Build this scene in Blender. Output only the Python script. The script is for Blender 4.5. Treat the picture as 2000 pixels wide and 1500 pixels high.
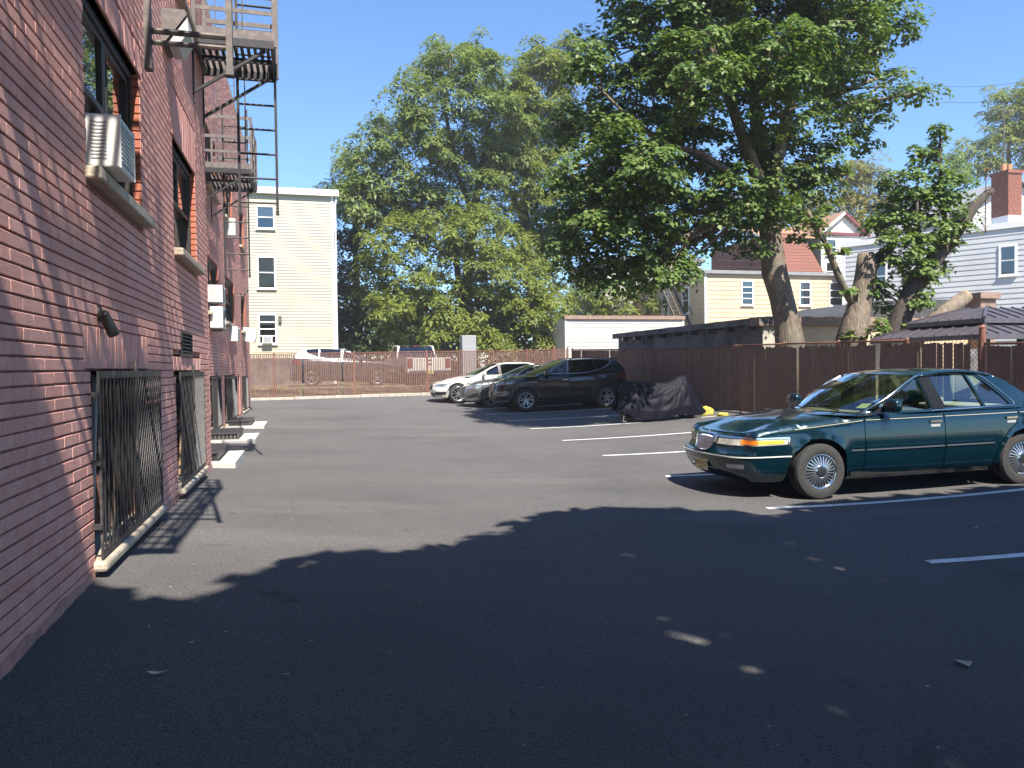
import bpy, bmesh, math, random
import numpy as np
from mathutils import Vector, Matrix
from mathutils.geometry import delaunay_2d_cdt
random.seed(7); RNG = np.random.default_rng(7)
sc = bpy.context.scene
for o in list(bpy.data.objects): bpy.data.objects.remove(o)
COL = sc.collection
R = math.radians
# ------------------------------------------------------------------ camera
EYE = Vector((0, 0, 1.65))
def cam_axes(th, p, r):
    fwd = Vector((math.sin(th)*math.cos(p), math.cos(th)*math.cos(p), -math.sin(p)))
    right = Vector((math.cos(th), -math.sin(th), 0)); up = right.cross(fwd)
    return right*math.cos(r)-up*math.sin(r), right*math.sin(r)+up*math.cos(r), fwd
CR, CU, CF = cam_axes(R(15.02), R(1.309), R(0.75))
cd = bpy.data.cameras.new('camera'); cam = bpy.data.objects.new('camera', cd); COL.objects.link(cam)
cd.sensor_width = 36; cd.lens = 27.0; cd.clip_start = 0.05; cd.clip_end = 3000
cam.matrix_world = Matrix(((CR.x, CU.x, -CF.x, EYE.x), (CR.y, CU.y, -CF.y, EYE.y), (CR.z, CU.z, -CF.z, EYE.z), (0, 0, 0, 1)))
sc.camera = cam
# ------------------------------------------------------------------ light
LDIR = Vector((-0.118, 0.77, -1.0)).normalized()      # the way the sunlight travels
w = bpy.data.worlds.new('World'); sc.world = w; w.use_nodes = True
nt = w.node_tree; nt.nodes.clear()
sky = nt.nodes.new('ShaderNodeTexSky'); sky.sky_type = 'NISHITA'; sky.sun_disc = False
sky.sun_elevation = math.asin(-LDIR.z); sky.sun_rotation = math.atan2(-LDIR.x, -LDIR.y)
sky.altitude = 30; sky.air_density = 1.1; sky.dust_density = 0.1; sky.ozone_density = 10.0
bg = nt.nodes.new('ShaderNodeBackground'); bg.inputs[1].default_value = 0.1
wo = nt.nodes.new('ShaderNodeOutputWorld')
nt.links.new(sky.outputs[0], bg.inputs[0]); nt.links.new(bg.outputs[0], wo.inputs[0])
sd = bpy.data.lights.new('sun', 'SUN'); so = bpy.data.objects.new('sun', sd); COL.objects.link(so)
sd.energy = 4.6; sd.angle = R(0.53); sd.color = (1.0, 0.93, 0.82)
so.rotation_euler = LDIR.to_track_quat('-Z', 'Y').to_euler(); so.location = (5, -20, 30)
sc.view_settings.view_transform = 'Standard'; sc.view_settings.look = 'None'
sc.view_settings.exposure = 1.3; sc.view_settings.gamma = 1.0; sc.view_settings.use_curve_mapping = False
sc.cycles.use_denoising = True
sc.cycles.max_bounces = 8; sc.cycles.transparent_max_bounces = 16; sc.cycles.diffuse_bounces = 3
sc.cycles.glossy_bounces = 3; sc.cycles.transmission_bounces = 6; sc.cycles.caustics_reflective = False; sc.cycles.caustics_refractive = False
# ------------------------------------------------------------------ places read off the picture
FPX = 1500.0
def ray(u, v): return CR*((u-1000)/FPX) + CU*((750-v)/FPX) + CF
def onX(u, v, X): d = ray(u, v); return EYE + d*(X/d.x)
def onY(u, v, Y): d = ray(u, v); return EYE + d*(Y/d.y)
def proj(P):
    d = Vector(P)-EYE; z = d.dot(CF)
    return (1000+FPX*d.dot(CR)/z, 750-FPX*d.dot(CU)/z, z)
CP = [(-1.2,3.5,1.21),(-1.2,5,1.19),(-1.2,8,1.23),(-1.2,10.7,1.28),(-1.85,15,1.34),(-1.85,19,1.36),(-1.85,24,1.33),(-1.85,28,1.29),(-2,32,1.2),(4.5,32,1.14),(11.2,32,1.08),
(11.3,24.8,1.26),(11.3,18.3,1.32),(11.3,10.8,1.42),(11.3,3,1.5),(11.3,-5,1.55),(5.98,8,1.64),(8.9,7.9,1.59),(6.8,23.6,1.47),(9.5,23.6,1.41),(5,5.2,1.65),(5,15.5,1.57),(8.2,15.5,1.50),(5,-5,1.66),(0.5,0,1.5),(-1.2,-5,1.25),(1.5,5,1.46),(2,12,1.5),(2,22,1.45),(1.8,28,1.3),(5.5,28,1.36)]
_p = np.array([c[:2] for c in CP], float); _d = np.array([c[2] for c in CP])
def _k(r2): return np.where(r2 > 1e-9, 0.5*r2*np.log(r2+1e-12), 0)
_n = len(_p); _A = np.zeros((_n+3, _n+3)); _A[:_n, :_n] = _k(((_p[:, None]-_p[None])**2).sum(-1))+np.eye(_n)*1.5
_A[:_n, _n] = 1; _A[:_n, _n+1:] = _p; _A[_n, :_n] = 1; _A[_n+1:, :_n] = _p.T
_w = np.linalg.solve(_A, np.r_[_d, 0, 0, 0])
def gz(X, Y):
    q = np.array([min(max(X, -4), 14), min(max(Y, -6), 34)], float)
    return 1.65-float(_k(((_p-q)**2).sum(-1))@_w[:_n]+_w[_n]+_w[_n+1:]@q)
def onG(u, v):
    z = 0.2
    for i in range(30):
        d = ray(u, v); P = EYE + d*((z-EYE.z)/d.z); z = gz(P.x, P.y)
    return P
# ------------------------------------------------------------------ materials
def _noise(nt, scale, detail=4, rough=0.55, coord='pos', stretch=None):
    n = nt.nodes.new('ShaderNodeTexNoise'); n.inputs['Scale'].default_value = scale; n.inputs['Detail'].default_value = detail; n.inputs['Roughness'].default_value = rough
    if coord == 'pos':
        g = nt.nodes.new('ShaderNodeNewGeometry'); out = g.outputs['Position']
    else:
        g = nt.nodes.new('ShaderNodeTexCoord'); out = g.outputs['Object']
    if stretch:
        m = nt.nodes.new('ShaderNodeMapping'); m.inputs['Scale'].default_value = stretch; nt.links.new(out, m.inputs[0]); out = m.outputs[0]
    nt.links.new(out, n.inputs['Vector']); return n
def _ramp(nt, fac, lo, hi, c0, c1):
    r = nt.nodes.new('ShaderNodeMapRange'); r.inputs[1].default_value = lo; r.inputs[2].default_value = hi; r.clamp = True
    nt.links.new(fac, r.inputs[0])
    m = nt.nodes.new('ShaderNodeMix'); m.data_type = 'RGBA'
    nt.links.new(r.outputs[0], m.inputs[0])
    for k, c in ((6, c0), (7, c1)):
        if isinstance(c, tuple): m.inputs[k].default_value = (*c[:3], 1)
        else: nt.links.new(c, m.inputs[k])
    return m.outputs[2]
MATS = {}
def mat(name, col, rough=0.6, metal=0.0, var=(), bump=(), spec=0.5, coat=0.0, coord='pos', transl=0.0, rvar=None, flake=None):
    """var: list of (scale, colour, lo, hi[, stretch]); bump: list of (scale, strength, distance[, stretch])"""
    m = bpy.data.materials.new(name); m.use_nodes = True; nt = m.node_tree; b = nt.nodes['Principled BSDF']
    b.inputs['Roughness'].default_value = rough; b.inputs['Metallic'].default_value = metal
    b.inputs['Specular IOR Level'].default_value = spec; b.inputs['Coat Weight'].default_value = coat; b.inputs['Coat Roughness'].default_value = 0.03
    b.inputs['Base Color'].default_value = (*col, 1); cur = tuple(col)
    for v in var:
        n = _noise(nt, v[0], coord=coord, stretch=v[4] if len(v) > 4 else None)
        cur = _ramp(nt, n.outputs[0], v[2], v[3], cur, tuple(v[1]))
    if not isinstance(cur, tuple): nt.links.new(cur, b.inputs['Base Color'])
    if rvar:
        n = _noise(nt, rvar[0], coord=coord); r = nt.nodes.new('ShaderNodeMapRange'); r.inputs[1].default_value = 0.35; r.inputs[2].default_value = 0.65
        r.inputs[3].default_value = rvar[1]; r.inputs[4].default_value = rvar[2]; nt.links.new(n.outputs[0], r.inputs[0]); nt.links.new(r.outputs[0], b.inputs['Roughness'])
    prev = None
    for q in bump:
        n = _noise(nt, q[0], coord=coord, detail=5, stretch=q[3] if len(q) > 3 else None); bp = nt.nodes.new('ShaderNodeBump')
        bp.inputs['Strength'].default_value = q[1]; bp.inputs['Distance'].default_value = q[2]
        nt.links.new(n.outputs[0], bp.inputs['Height'])
        if prev: nt.links.new(prev, bp.inputs['Normal'])
        prev = bp.outputs[0]
    if prev: nt.links.new(prev, b.inputs['Normal'])
    MATS[name] = m; return m
def leaf_mat(name, c0, c1, c2, transl=0.35, rough=0.45):
    m = bpy.data.materials.new(name); m.use_nodes = True; nt = m.node_tree; b = nt.nodes['Principled BSDF']; out = nt.nodes['Material Output']
    a = nt.nodes.new('ShaderNodeAttribute'); a.attribute_name = 'tint'
    c = _ramp(nt, a.outputs['Fac'], 0.0, 0.75, c0, c1); c = _ramp(nt, a.outputs['Fac'], 0.86, 1.0, c, c2)
    nt.links.new(c, b.inputs['Base Color']); b.inputs['Roughness'].default_value = rough; b.inputs['Specular IOR Level'].default_value = 0.35
    t = nt.nodes.new('ShaderNodeBsdfTranslucent'); mul = nt.nodes.new('ShaderNodeMix'); mul.data_type = 'RGBA'; mul.blend_type = 'MULTIPLY'; mul.inputs[0].default_value = 1
    nt.links.new(c, mul.inputs[6]); mul.inputs[7].default_value = (1.0, 1.0, 0.45, 1); nt.links.new(mul.outputs[2], t.inputs[0])
    mx = nt.nodes.new('ShaderNodeMixShader'); mx.inputs[0].default_value = transl
    nt.links.new(b.outputs[0], mx.inputs[1]); nt.links.new(t.outputs[0], mx.inputs[2]); nt.links.new(mx.outputs[0], out.inputs[0])
    MATS[name] = m; return m
def glass_mat(name, tint, refl=1.0, rough=0.0):
    """clear pane: tinted see-through plus a mirror reflection that grows at grazing angles"""
    m = bpy.data.materials.new(name); m.use_nodes = True; nt = m.node_tree; nt.nodes.remove(nt.nodes['Principled BSDF']); out = nt.nodes['Material Output']
    t = nt.nodes.new('ShaderNodeBsdfTransparent'); t.inputs[0].default_value = (*tint, 1)
    g = nt.nodes.new('ShaderNodeBsdfGlossy'); g.inputs['Roughness'].default_value = rough; g.inputs[0].default_value = (0.95, 0.98, 1, 1)
    f = nt.nodes.new('ShaderNodeFresnel'); ge = nt.nodes.new('ShaderNodeNewGeometry'); io = nt.nodes.new('ShaderNodeMapRange'); io.inputs[3].default_value = 1.52; io.inputs[4].default_value = 1/1.52
    nt.links.new(ge.outputs['Backfacing'], io.inputs[0]); nt.links.new(io.outputs[0], f.inputs[0])
    k = nt.nodes.new('ShaderNodeMath'); k.operation = 'MULTIPLY_ADD'; k.inputs[1].default_value = refl; k.inputs[2].default_value = 0.03*refl; k.use_clamp = True; nt.links.new(f.outputs[0], k.inputs[0])
    mx = nt.nodes.new('ShaderNodeMixShader'); nt.links.new(k.outputs[0], mx.inputs[0]); nt.links.new(t.outputs[0], mx.inputs[1]); nt.links.new(g.outputs[0], mx.inputs[2]); nt.links.new(mx.outputs[0], out.inputs[0])
    MATS[name] = m; return m
# ------------------------------------------------------------------ mesh helpers
class MB:
    def __init__(s): s.v = []; s.f = []
    def box(s, a, b):
        (x0, y0, z0), (x1, y1, z1) = a, b; n = len(s.v)
        s.v += [(x0,y0,z0),(x1,y0,z0),(x1,y1,z0),(x0,y1,z0),(x0,y0,z1),(x1,y0,z1),(x1,y1,z1),(x0,y1,z1)]
        s.f += [tuple(n+i for i in q) for q in ((0,3,2,1),(4,5,6,7),(0,1,5,4),(1,2,6,5),(2,3,7,6),(3,0,4,7))]; return s
    def cbox(s, c, d): return s.box([c[i]-d[i]/2 for i in range(3)], [c[i]+d[i]/2 for i in range(3)])
    def bbox(s, a, b, r=0.01):
        """box with chamfered edges"""
        n = len(s.v); lo = [min(a[i], b[i]) for i in range(3)]; hi = [max(a[i], b[i]) for i in range(3)]
        bm = bmesh.new(); M = Matrix.Translation([(lo[i]+hi[i])/2 for i in range(3)]) @ Matrix.Diagonal([hi[i]-lo[i] for i in range(3)]+[1])
        bmesh.ops.create_cube(bm, size=1, matrix=M); bmesh.ops.bevel(bm, geom=bm.edges[:], offset=r, segments=2, affect='EDGES', profile=0.5)
        bm.verts.index_update(); s.v += [tuple(v.co) for v in bm.verts]; s.f += [tuple(n+v.index for v in f.verts) for f in bm.faces]; bm.free(); return s
    def quad(s, *p): n = len(s.v); s.v += [tuple(q) for q in p]; s.f.append(tuple(range(n, n+len(p)))); return s
    def tube(s, pts, rad, n=8, cap=True, flat=None):
        pts = [Vector(p) for p in pts]; k = len(pts); base = len(s.v)
        if not isinstance(rad, (list, tuple)): rad = [rad]*k
        prevu = None
        for i, p in enumerate(pts):
            d = (pts[min(i+1, k-1)]-pts[max(i-1, 0)]).normalized()
            u = (Vector((0, 0, 1)) if abs(d.z) < 0.9 else Vector((1, 0, 0))) if prevu is None else prevu
            u = (u-d*u.dot(d)).normalized(); prevu = u; v = d.cross(u)
            for j in range(n):
                a = 2*math.pi*(j+0.5)/n; q = p+(u*math.cos(a)+v*math.sin(a))*rad[i]; s.v.append(tuple(q))
        for i in range(k-1):
            for j in range(n):
                a = base+i*n+j; b = base+i*n+(j+1) % n; s.f.append((a, b, b+n, a+n))
        if cap: s.f.append(tuple(base+j for j in range(n-1, -1, -1))); s.f.append(tuple(base+(k-1)*n+j for j in range(n)))
        return s
    def bar(s, p0, p1, w, t=None, up=(0, 0, 1)):
        """rectangular bar from p0 to p1, w across 'side', t along 'up'"""
        p0, p1 = Vector(p0), Vector(p1); d = (p1-p0).normalized(); up = Vector(up)
        if abs(d.dot(up)) > 0.98: up = Vector((1, 0, 0))
        sd_ = d.cross(up).normalized(); u = sd_.cross(d); t = t or w; n = len(s.v)
        for p in (p0, p1):
            for a, b in ((-1,-1),(1,-1),(1,1),(-1,1)): s.v.append(tuple(p+sd_*a*w/2+u*b*t/2))
        s.f += [tuple(n+i for i in q) for q in ((0,3,2,1),(4,5,6,7),(0,1,5,4),(1,2,6,5),(2,3,7,6),(3,0,4,7))]; return s
    def lathe(s, prof, n=24, axis='y', c=(0, 0, 0), closed=False):
        base = len(s.v); m = len(prof)
        for i in range(n):
            a = 2*math.pi*i/n
            for r, h in prof:
                q = {'y': (r*math.cos(a), h, r*math.sin(a)), 'z': (r*math.cos(a), r*math.sin(a), h), 'x': (h, r*math.cos(a), r*math.sin(a))}[axis]
                s.v.append(tuple(q[k]+c[k] for k in range(3)))
        for i in range(n):
            for j in range(m if closed else m-1):
                a = base+i*m+j; b = base+i*m+(j+1) % m; i2 = (i+1) % n; c2 = base+i2*m+(j+1) % m; d2 = base+i2*m+j; s.f.append((a, b, c2, d2))
        return s
    def grid(s, fn, nu, nv):
        base = len(s.v)
        for i in range(nu+1):
            for j in range(nv+1): s.v.append(tuple(fn(i/nu, j/nv)))
        for i in range(nu):
            for j in range(nv):
                a = base+i*(nv+1)+j; s.f.append((a, a+1, a+nv+2, a+nv+1))
        return s
    def prism(s, poly, axis, h0, h1):
        """extrude a 2-D polygon; axis 'y': poly=(x,z), 'x': poly=(y,z), 'z': poly=(x,y)"""
        def P(p, h): return {'y': (p[0], h, p[1]), 'x': (h, p[0], p[1]), 'z': (p[0], p[1], h)}[axis]
        n = len(s.v); k = len(poly); s.v += [P(p, h0) for p in poly]+[P(p, h1) for p in poly]
        s.f.append(tuple(range(n, n+k))); s.f.append(tuple(range(n+2*k-1, n+k-1, -1)))
        for i in range(k): j = (i+1) % k; s.f.append((n+j, n+i, n+k+i, n+k+j))
        return s
    def add(s, o, M=None):
        n = len(s.v); s.v += [tuple(M @ Vector(p)) if M else p for p in o.v]; s.f += [tuple(n+i for i in f) for f in o.f]; return s
    def mesh(s, name, m, smooth=False, off=None, sharp=None):
        me = bpy.data.meshes.new(name); v = s.v if off is None else [(p[0]-off[0], p[1]-off[1], p[2]-off[2]) for p in s.v]
        me.from_pydata(v, [], s.f); me.materials.append(MATS[m] if isinstance(m, str) else m)
        if smooth:
            me.polygons.foreach_set('use_smooth', [True]*len(me.polygons))
            if sharp: me.set_sharp_from_angle(angle=R(sharp))
        me.update(); return me
    def build(s, name, m, parent=None, smooth=False, world=True, sharp=None, kind=None):
        off = parent.get('_o') if (parent is not None and world) else None
        me = s.mesh(name, m, smooth, off, sharp); return link(name, me, parent, kind)
def link(name, me, parent=None, kind=None):
    o = bpy.data.objects.new(name, me); COL.objects.link(o)
    if parent is not None:
        o.parent = parent
        if parent.get('_o') is not None: o['_o'] = parent['_o']
    if kind: o['kind'] = kind
    return o
def tag(o, label, cat, group=None, kind=None):
    if label: o['label'] = label
    if cat: o['category'] = cat
    if group: o['group'] = group
    if kind: o['kind'] = kind
    return o
def thing(name, loc, label, cat, group=None, rz=0.0, local=False):
    o = bpy.data.objects.new(name, None); COL.objects.link(o); o.location = loc; o.rotation_euler = (0, 0, rz); o.empty_display_size = 0.2
    if not local: o['_o'] = tuple(loc)        # children given in world coordinates
    return tag(o, label, cat, group)
def struct(name, mb, m, **k):
    o = mb.build(name, m, **k); o['kind'] = 'structure'; return o
def cleanup():
    for o in bpy.data.objects:
        if '_o' in o: del o['_o']
# ------------------------------------------------------------------ materials of the place
mat('asphalt', (0.135,0.130,0.128), 0.88, var=((1.1,(0.158,0.151,0.146),0.35,0.75),(0.35,(0.105,0.102,0.102),0.5,0.7),(0.8,(0.175,0.167,0.16),0.58,0.68,(0.2,1,1)),(2.2,(0.085,0.083,0.083),0.66,0.74),(110,(0.045,0.045,0.047),0.50,0.66),(260,(0.22,0.215,0.21),0.62,0.76)), bump=((130,1.0,0.014),(40,0.7,0.025)), spec=0.3)
mat('line_paint', (0.74,0.76,0.75), 0.6, var=((9,(0.5,0.51,0.5),0.52,0.70),(45,(0.22,0.22,0.22),0.60,0.70)), bump=((130,0.5,0.008),))
mat('dirt', (0.22,0.17,0.11), 0.95, var=((2,(0.12,0.11,0.05),0.4,0.6),(18,(0.33,0.27,0.18),0.5,0.7)), bump=((14,0.8,0.04),))
mat('concrete', (0.46,0.43,0.37), 0.85, var=((5,(0.33,0.30,0.25),0.4,0.65),(40,(0.56,0.53,0.46),0.55,0.7)), bump=((60,0.5,0.01),))
mat('concrete_new', (0.47,0.45,0.41), 0.85, var=((9,(0.45,0.43,0.40),0.45,0.7),), bump=((70,0.5,0.01),))
mat('slat', (0.205,0.112,0.085), 0.6, var=((6,(0.15,0.085,0.065),0.35,0.65),(25,(0.27,0.165,0.13),0.58,0.75)))
mat('fence_paint', (0.21,0.085,0.055), 0.6, var=((8,(0.30,0.14,0.09),0.5,0.7),(30,(0.12,0.06,0.05),0.55,0.7)))
mat('fence_wire', (0.12,0.065,0.05), 0.6, metal=0.2)
mat('dark_iron', (0.035,0.036,0.04), 0.45, metal=0.35, var=((20,(0.06,0.05,0.045),0.5,0.7),), bump=((60,0.2,0.004),))
mat('grey_iron', (0.115,0.10,0.097), 0.6, metal=0.2, var=((14,(0.17,0.145,0.135),0.45,0.65),(40,(0.12,0.09,0.08),0.6,0.75)), bump=((60,0.3,0.004),))
mat('guard_iron', (0.05,0.048,0.048), 0.55, metal=0.2, var=((18,(0.13,0.115,0.105),0.5,0.7),), bump=((60,0.3,0.004),))
mat('black', (0.008,0.008,0.009), 0.9)
mat('rubber', (0.032,0.031,0.030), 0.85, var=((40,(0.05,0.047,0.043),0.5,0.7),))
mat('chrome', (0.78,0.79,0.80), 0.12, metal=1.0)
mat('alloy', (0.60,0.61,0.62), 0.28, metal=0.9)
mat('white_plastic', (0.74,0.74,0.71), 0.45, var=((6,(0.64,0.63,0.58),0.45,0.7),))
mat('grey_plastic', (0.30,0.31,0.32), 0.5)
mat('dark_plastic', (0.02,0.02,0.021), 0.45)
# ------------------------------------------------------------------ ground
g = MB()
N = 12
g.grid(lambda a, b: ((a-0.5)*1600, (b-0.5)*1600+200, -0.75), N, N); struct('ground', g, 'dirt')
xs0, xs1, ys0, ys1 = -2.6, 11.7, -9.0, 32.15
lot = MB(); lot.grid(lambda a, b: (xs0+(xs1-xs0)*a, ys0+(ys1-ys0)*b, gz(xs0+(xs1-xs0)*a, ys0+(ys1-ys0)*b)), 60, 150)
struct('parking_lot', lot, 'asphalt', smooth=True)
yd = MB(); yd.grid(lambda a, b: (11.72+60*a, -9+41.2*b, 0.2+0.08*math.sin(9*a+5*b)), 20, 20); struct('yard_ground', yd, 'dirt', smooth=True)
def bank(a, b):
    x = -14+80*a; y = 32.18+60*b**2
    base = gz(min(max(x, -2), 11), 32)+0.02; t = min(1, max(0, (y-32.18)/1.3)); t = t*t*(3-2*t)
    return (x, y, base*(1-t)+0.90*t+0.03*math.sin(3*x+7*y))
bk = MB(); bk.grid(bank, 120, 60); struct('back_lot_ground', bk, 'dirt', smooth=True)
# parking stripes
STR = [(4.87,5.15),(4.94,7.52),(4.93,10.0),(4.98,12.53),(5.16,15.25),(5.28,18.05),(5.33,20.62),(5.36,23.25),(5.3,25.6),(5.25,28.1)]
for i, (x0, y) in enumerate(STR):
    s = MB(); n = 40; x1 = 10.35; wd = 0.052
    def P(a, b): x = x0+(x1-x0)*a+0.02*b; yy = y+wd*(b*2-1)-0.006*(x-x0); return (x, yy, gz(x, yy)+0.006)
    s.grid(P, n, 2); o = struct('parking_stripe', s, 'line_paint')
# fences -----------------------------------------------------------------
def fence(name, label, along, c, a0, a1, posts, H, slats, pitch=0.075, sw=0.05, single=None, slat_top=None, rail_drop=0.0):
    """along 'x': runs in x at y=c; 'y': runs in y at x=c"""
    def P(a, off, z): return (a, c+off, z) if along == 'x' else (c+off, a, z)
    def G(a): return gz(a, c) if along == 'x' else gz(c, a)
    base = thing(name, P((a0+a1)/2, 0, G((a0+a1)/2)), label, 'fence')
    for pa, hh, r in posts:
        m = MB(); m.tube([P(pa, 0.02, G(pa)-0.1), P(pa, 0.02, G(pa)+H+hh)], r, 10); m.tube([P(pa, 0.02, G(pa)+H+hh), P(pa, 0.02, G(pa)+H+hh+r*0.9)], [r*1.15, r*0.35], 10)
        m.build('post', 'fence_paint', base, smooth=True, sharp=40)
    pa = sorted([p[0] for p in posts])
    for q0, q1 in zip(pa[:-1], pa[1:]):
        MB().tube([P(q0, 0.02, G(q0)+H-0.02-rail_drop), P(q1, 0.02, G(q1)+H-0.02-rail_drop)], 0.021, 8).build('top_rail', 'fence_paint', base, smooth=True)
    w = MB(); st = 0.085
    k0, k1 = a0-H, a1
    for d in (1, -1):
        a = a0-H if d == 1 else a0
        while a < (a1 if d == 1 else a1+H):
            s0 = max(0, (a0-a)/d if d == 1 else (a-a1)); s1 = min(H, (a1-a) if d == 1 else (a-a0))
            if s1 > s0+0.02:
                w.bar(P(a+d*s0, 0.006*d, G(a+d*s0)+0.03+s0), P(a+d*s1, 0.006*d, G(a+d*s1)+0.0+s1-0.02-rail_drop), 0.0045)
            a += st
    o = w.build('chain_link_mesh', 'fence_wire', base, kind='stuff')
    S = MB(); unit = None; rnd = random.Random(len(name)); a = a0+0.04
    while a < a1:
        if slats(a, rnd):
            top = H-0.05-rail_drop-(slat_top(a, rnd) if slat_top else rnd.random()*0.02); zb = G(a)+0.03+rnd.random()*0.02; lean = rnd.uniform(-0.008, 0.008); t = 0.006
            q = MB(); e = rnd.uniform(-0.006, 0.006)
            b = [P(a-sw/2, e-t, zb), P(a+sw/2, -e-t, zb), P(a+sw/2, -e+t, zb), P(a-sw/2, e+t, zb)]
            u = [(x+(lean if along == 'x' else 0), yv+(lean if along == 'y' else 0), G(a)+top) for x, yv, z in b]
            n = 0; q.v = b+u; q.f = [(0,3,2,1),(4,5,6,7),(0,1,5,4),(1,2,6,5),(2,3,7,6),(3,0,4,7)]
            if single and single(a): q.build('slat', 'slat', base)
            else: S.add(q)
        a += pitch
    if S.v: S.build('slats', 'slat', base, kind='stuff')
    return base
def Xb(u): return onY(u, 730, 32.0).x
def Yr(u): return onX(u, 700, 11.3).y
fence('back_fence', 'sunlit brown slatted chain link fence across the far end of the lot', 'x', 32.0, -2.35, 11.15, [(-2.3,0,0.03)]+[(Xb(u),0.02,0.035) for u in (536,692,834,964,1031)]+[(Xb(1083),0.1,0.05),(11.15,0.06,0.04)], 1.83, lambda a, r: r.random() < 0.985, pitch=0.0735, sw=0.041)
gaps = [Yr(u) for u in (1476, 1558, 1714, 1904)]
def rslat(a, r):
    if any(abs(a-q) < 0.06 for q in gaps): return False
    return r.random() < 0.992
fence('side_fence', 'shaded dark brown slatted chain link fence along the right side', 'y', 11.3, Yr(1917), 31.9, [(Yr(u),0.0,0.035) for u in (1220,1271,1340,1446,1530,1637,1770)]+[(31.9,0,0.04)], 1.83, rslat, pitch=0.075, sw=0.066,
      single=lambda a: a < 19.2, slat_top=lambda a, r: (0.02+0.06*r.random() if a < 18 else 0.02*r.random()))
fence('fence_gate', 'dark brown slatted gate panel beside the rust brown round capped post', 'y', 11.3, 5.6, Yr(1921), [(Yr(1917)+0.0,0.16,0.055),(8.2,-0.1,0.035),(5.6,-0.1,0.035)], 1.83, rslat, pitch=0.07, sw=0.066, single=lambda a: a > 8.5, rail_drop=0.1)
# kerb under the back fence
kb = thing('concrete_kerb', (4.4, 31.8, gz(4.4, 31.8)), 'pale concrete block kerb along the foot of the back fence', 'kerb')
x = -2.2; rk = random.Random(3)
while x < 10.9:
    L = rk.uniform(0.75, 1.05); z = gz(x+L/2, 31.8); m = MB(); dy = rk.uniform(-0.015, 0.015)
    m.bbox((x+0.006, 31.72+dy, z-0.12), (x+L-0.006, 31.93+dy, z+0.10+rk.uniform(-0.012, 0.012)), 0.015); m.build('kerb_block', 'concrete', kb); x += L
# ------------------------------------------------------------------ brick apartment building on the left
mat('brick_paint', (0.67,0.345,0.285), 0.75, var=((1.3,(0.61,0.29,0.235),0.4,0.65),(9,(0.71,0.39,0.325),0.45,0.7),(45,(0.54,0.25,0.205),0.56,0.72),(0.9,(0.67,0.38,0.33),0.55,0.7),(4,(0.40,0.22,0.20),0.70,0.80)), bump=((90,0.25,0.004),(28,0.2,0.005)), spec=0.25)
mat('mortar', (0.36,0.165,0.135), 0.9, var=((20,(0.15,0.07,0.06),0.4,0.65),), bump=((80,0.5,0.006),))
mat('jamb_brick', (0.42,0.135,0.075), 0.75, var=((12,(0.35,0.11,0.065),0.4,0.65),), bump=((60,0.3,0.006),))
mat('stone_sill', (0.43,0.37,0.29), 0.85, var=((9,(0.30,0.25,0.19),0.45,0.65),(50,(0.52,0.46,0.37),0.55,0.7)), bump=((50,0.6,0.01),))
mat('window_frame', (0.045,0.035,0.032), 0.4)
mat('curtain', (0.32,0.31,0.29), 0.9)
glass_mat('window_glass', (0.45,0.50,0.50), 1.9)
mat('unlit_dark', (0.012,0.012,0.014), 0.9)  # near black: the gloom of unlit interiors put into the colour
mat('plywood', (0.34,0.22,0.13), 0.8, var=((30,(0.22,0.14,0.08),0.4,0.7,(1,1,0.1)),))
mat('parging', (0.50,0.25,0.20), 0.9, var=((12,(0.36,0.18,0.15),0.45,0.65),(30,(0.30,0.24,0.22),0.6,0.7)), bump=((40,0.7,0.015),))
XA, XB, YC, YE, ZR = -1.2, -1.85, 10.62, 28.0, 9.2
bld = thing('apartment_building', (XA, YC, gz(XA, YC)), 'red painted brick apartment building filling the left side', 'building')
CH, BL = 0.0663, 0.274
Z0 = 1.66-CH*30
opA = [(4.92,6.52,0.50,1.66),(4.80,6.62,1.66,1.92),(4.95,6.52,2.76,3.94),(7.92,9.62,0.48,1.645),(7.80,9.74,1.645,1.81),(8.27,9.03,1.79,2.06),(8.03,9.60,2.76,3.93),(7.98,9.65,3.93,4.42),(8.4,9.5,5.45,6.7),(4.9,6.6,3.94,4.16)]
opB = [(16.4,18.1,0.3,1.53),(19.2,22.1,0.25,1.5),(23.0,23.55,0.4,1.48),(24.4,26.3,0.25,1.47),(16.35,18.3,2.76,3.95),(19.8,22.2,2.76,3.97),(19.8,22.2,5.35,6.6),(16.4,18.3,5.35,6.6),(24.5,26.2,2.76,3.95),(24.5,26.2,5.35,6.6)]
def wall_cells(y0, y1, z0, z1, ops):
    ys = sorted({y0, y1, *[o[0] for o in ops], *[o[1] for o in ops]}); zs = sorted({z0, z1, *[o[2] for o in ops], *[o[3] for o in ops]})
    for a, b in zip(ys[:-1], ys[1:]):
        for c, d in zip(zs[:-1], zs[1:]):
            my, mz = (a+b)/2, (c+d)/2
            if not any(o[0] < my < o[1] and o[2] < mz < o[3] for o in ops): yield a, b, c, d
def core(X, y0, y1, ops):
    m = MB()
    for a, b, c, d in wall_cells(y0, y1, -0.3, ZR, ops): m.quad((X-0.014, a, c), (X-0.014, b, c), (X-0.014, b, d), (X-0.014, a, d))
    for o in ops:
        a, b, c, d = o; x0, x1 = X-0.35, X-0.0142
        m.quad((x0,a,c),(x1,a,c),(x1,a,d),(x0,a,d)); m.quad((x0,b,c),(x1,b,c),(x1,b,d),(x0,b,d)); m.quad((x0,a,c),(x1,a,c),(x1,b,c),(x0,b,c)); m.quad((x0,a,d),(x1,a,d),(x1,b,d),(x0,b,d))
    return m
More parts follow.
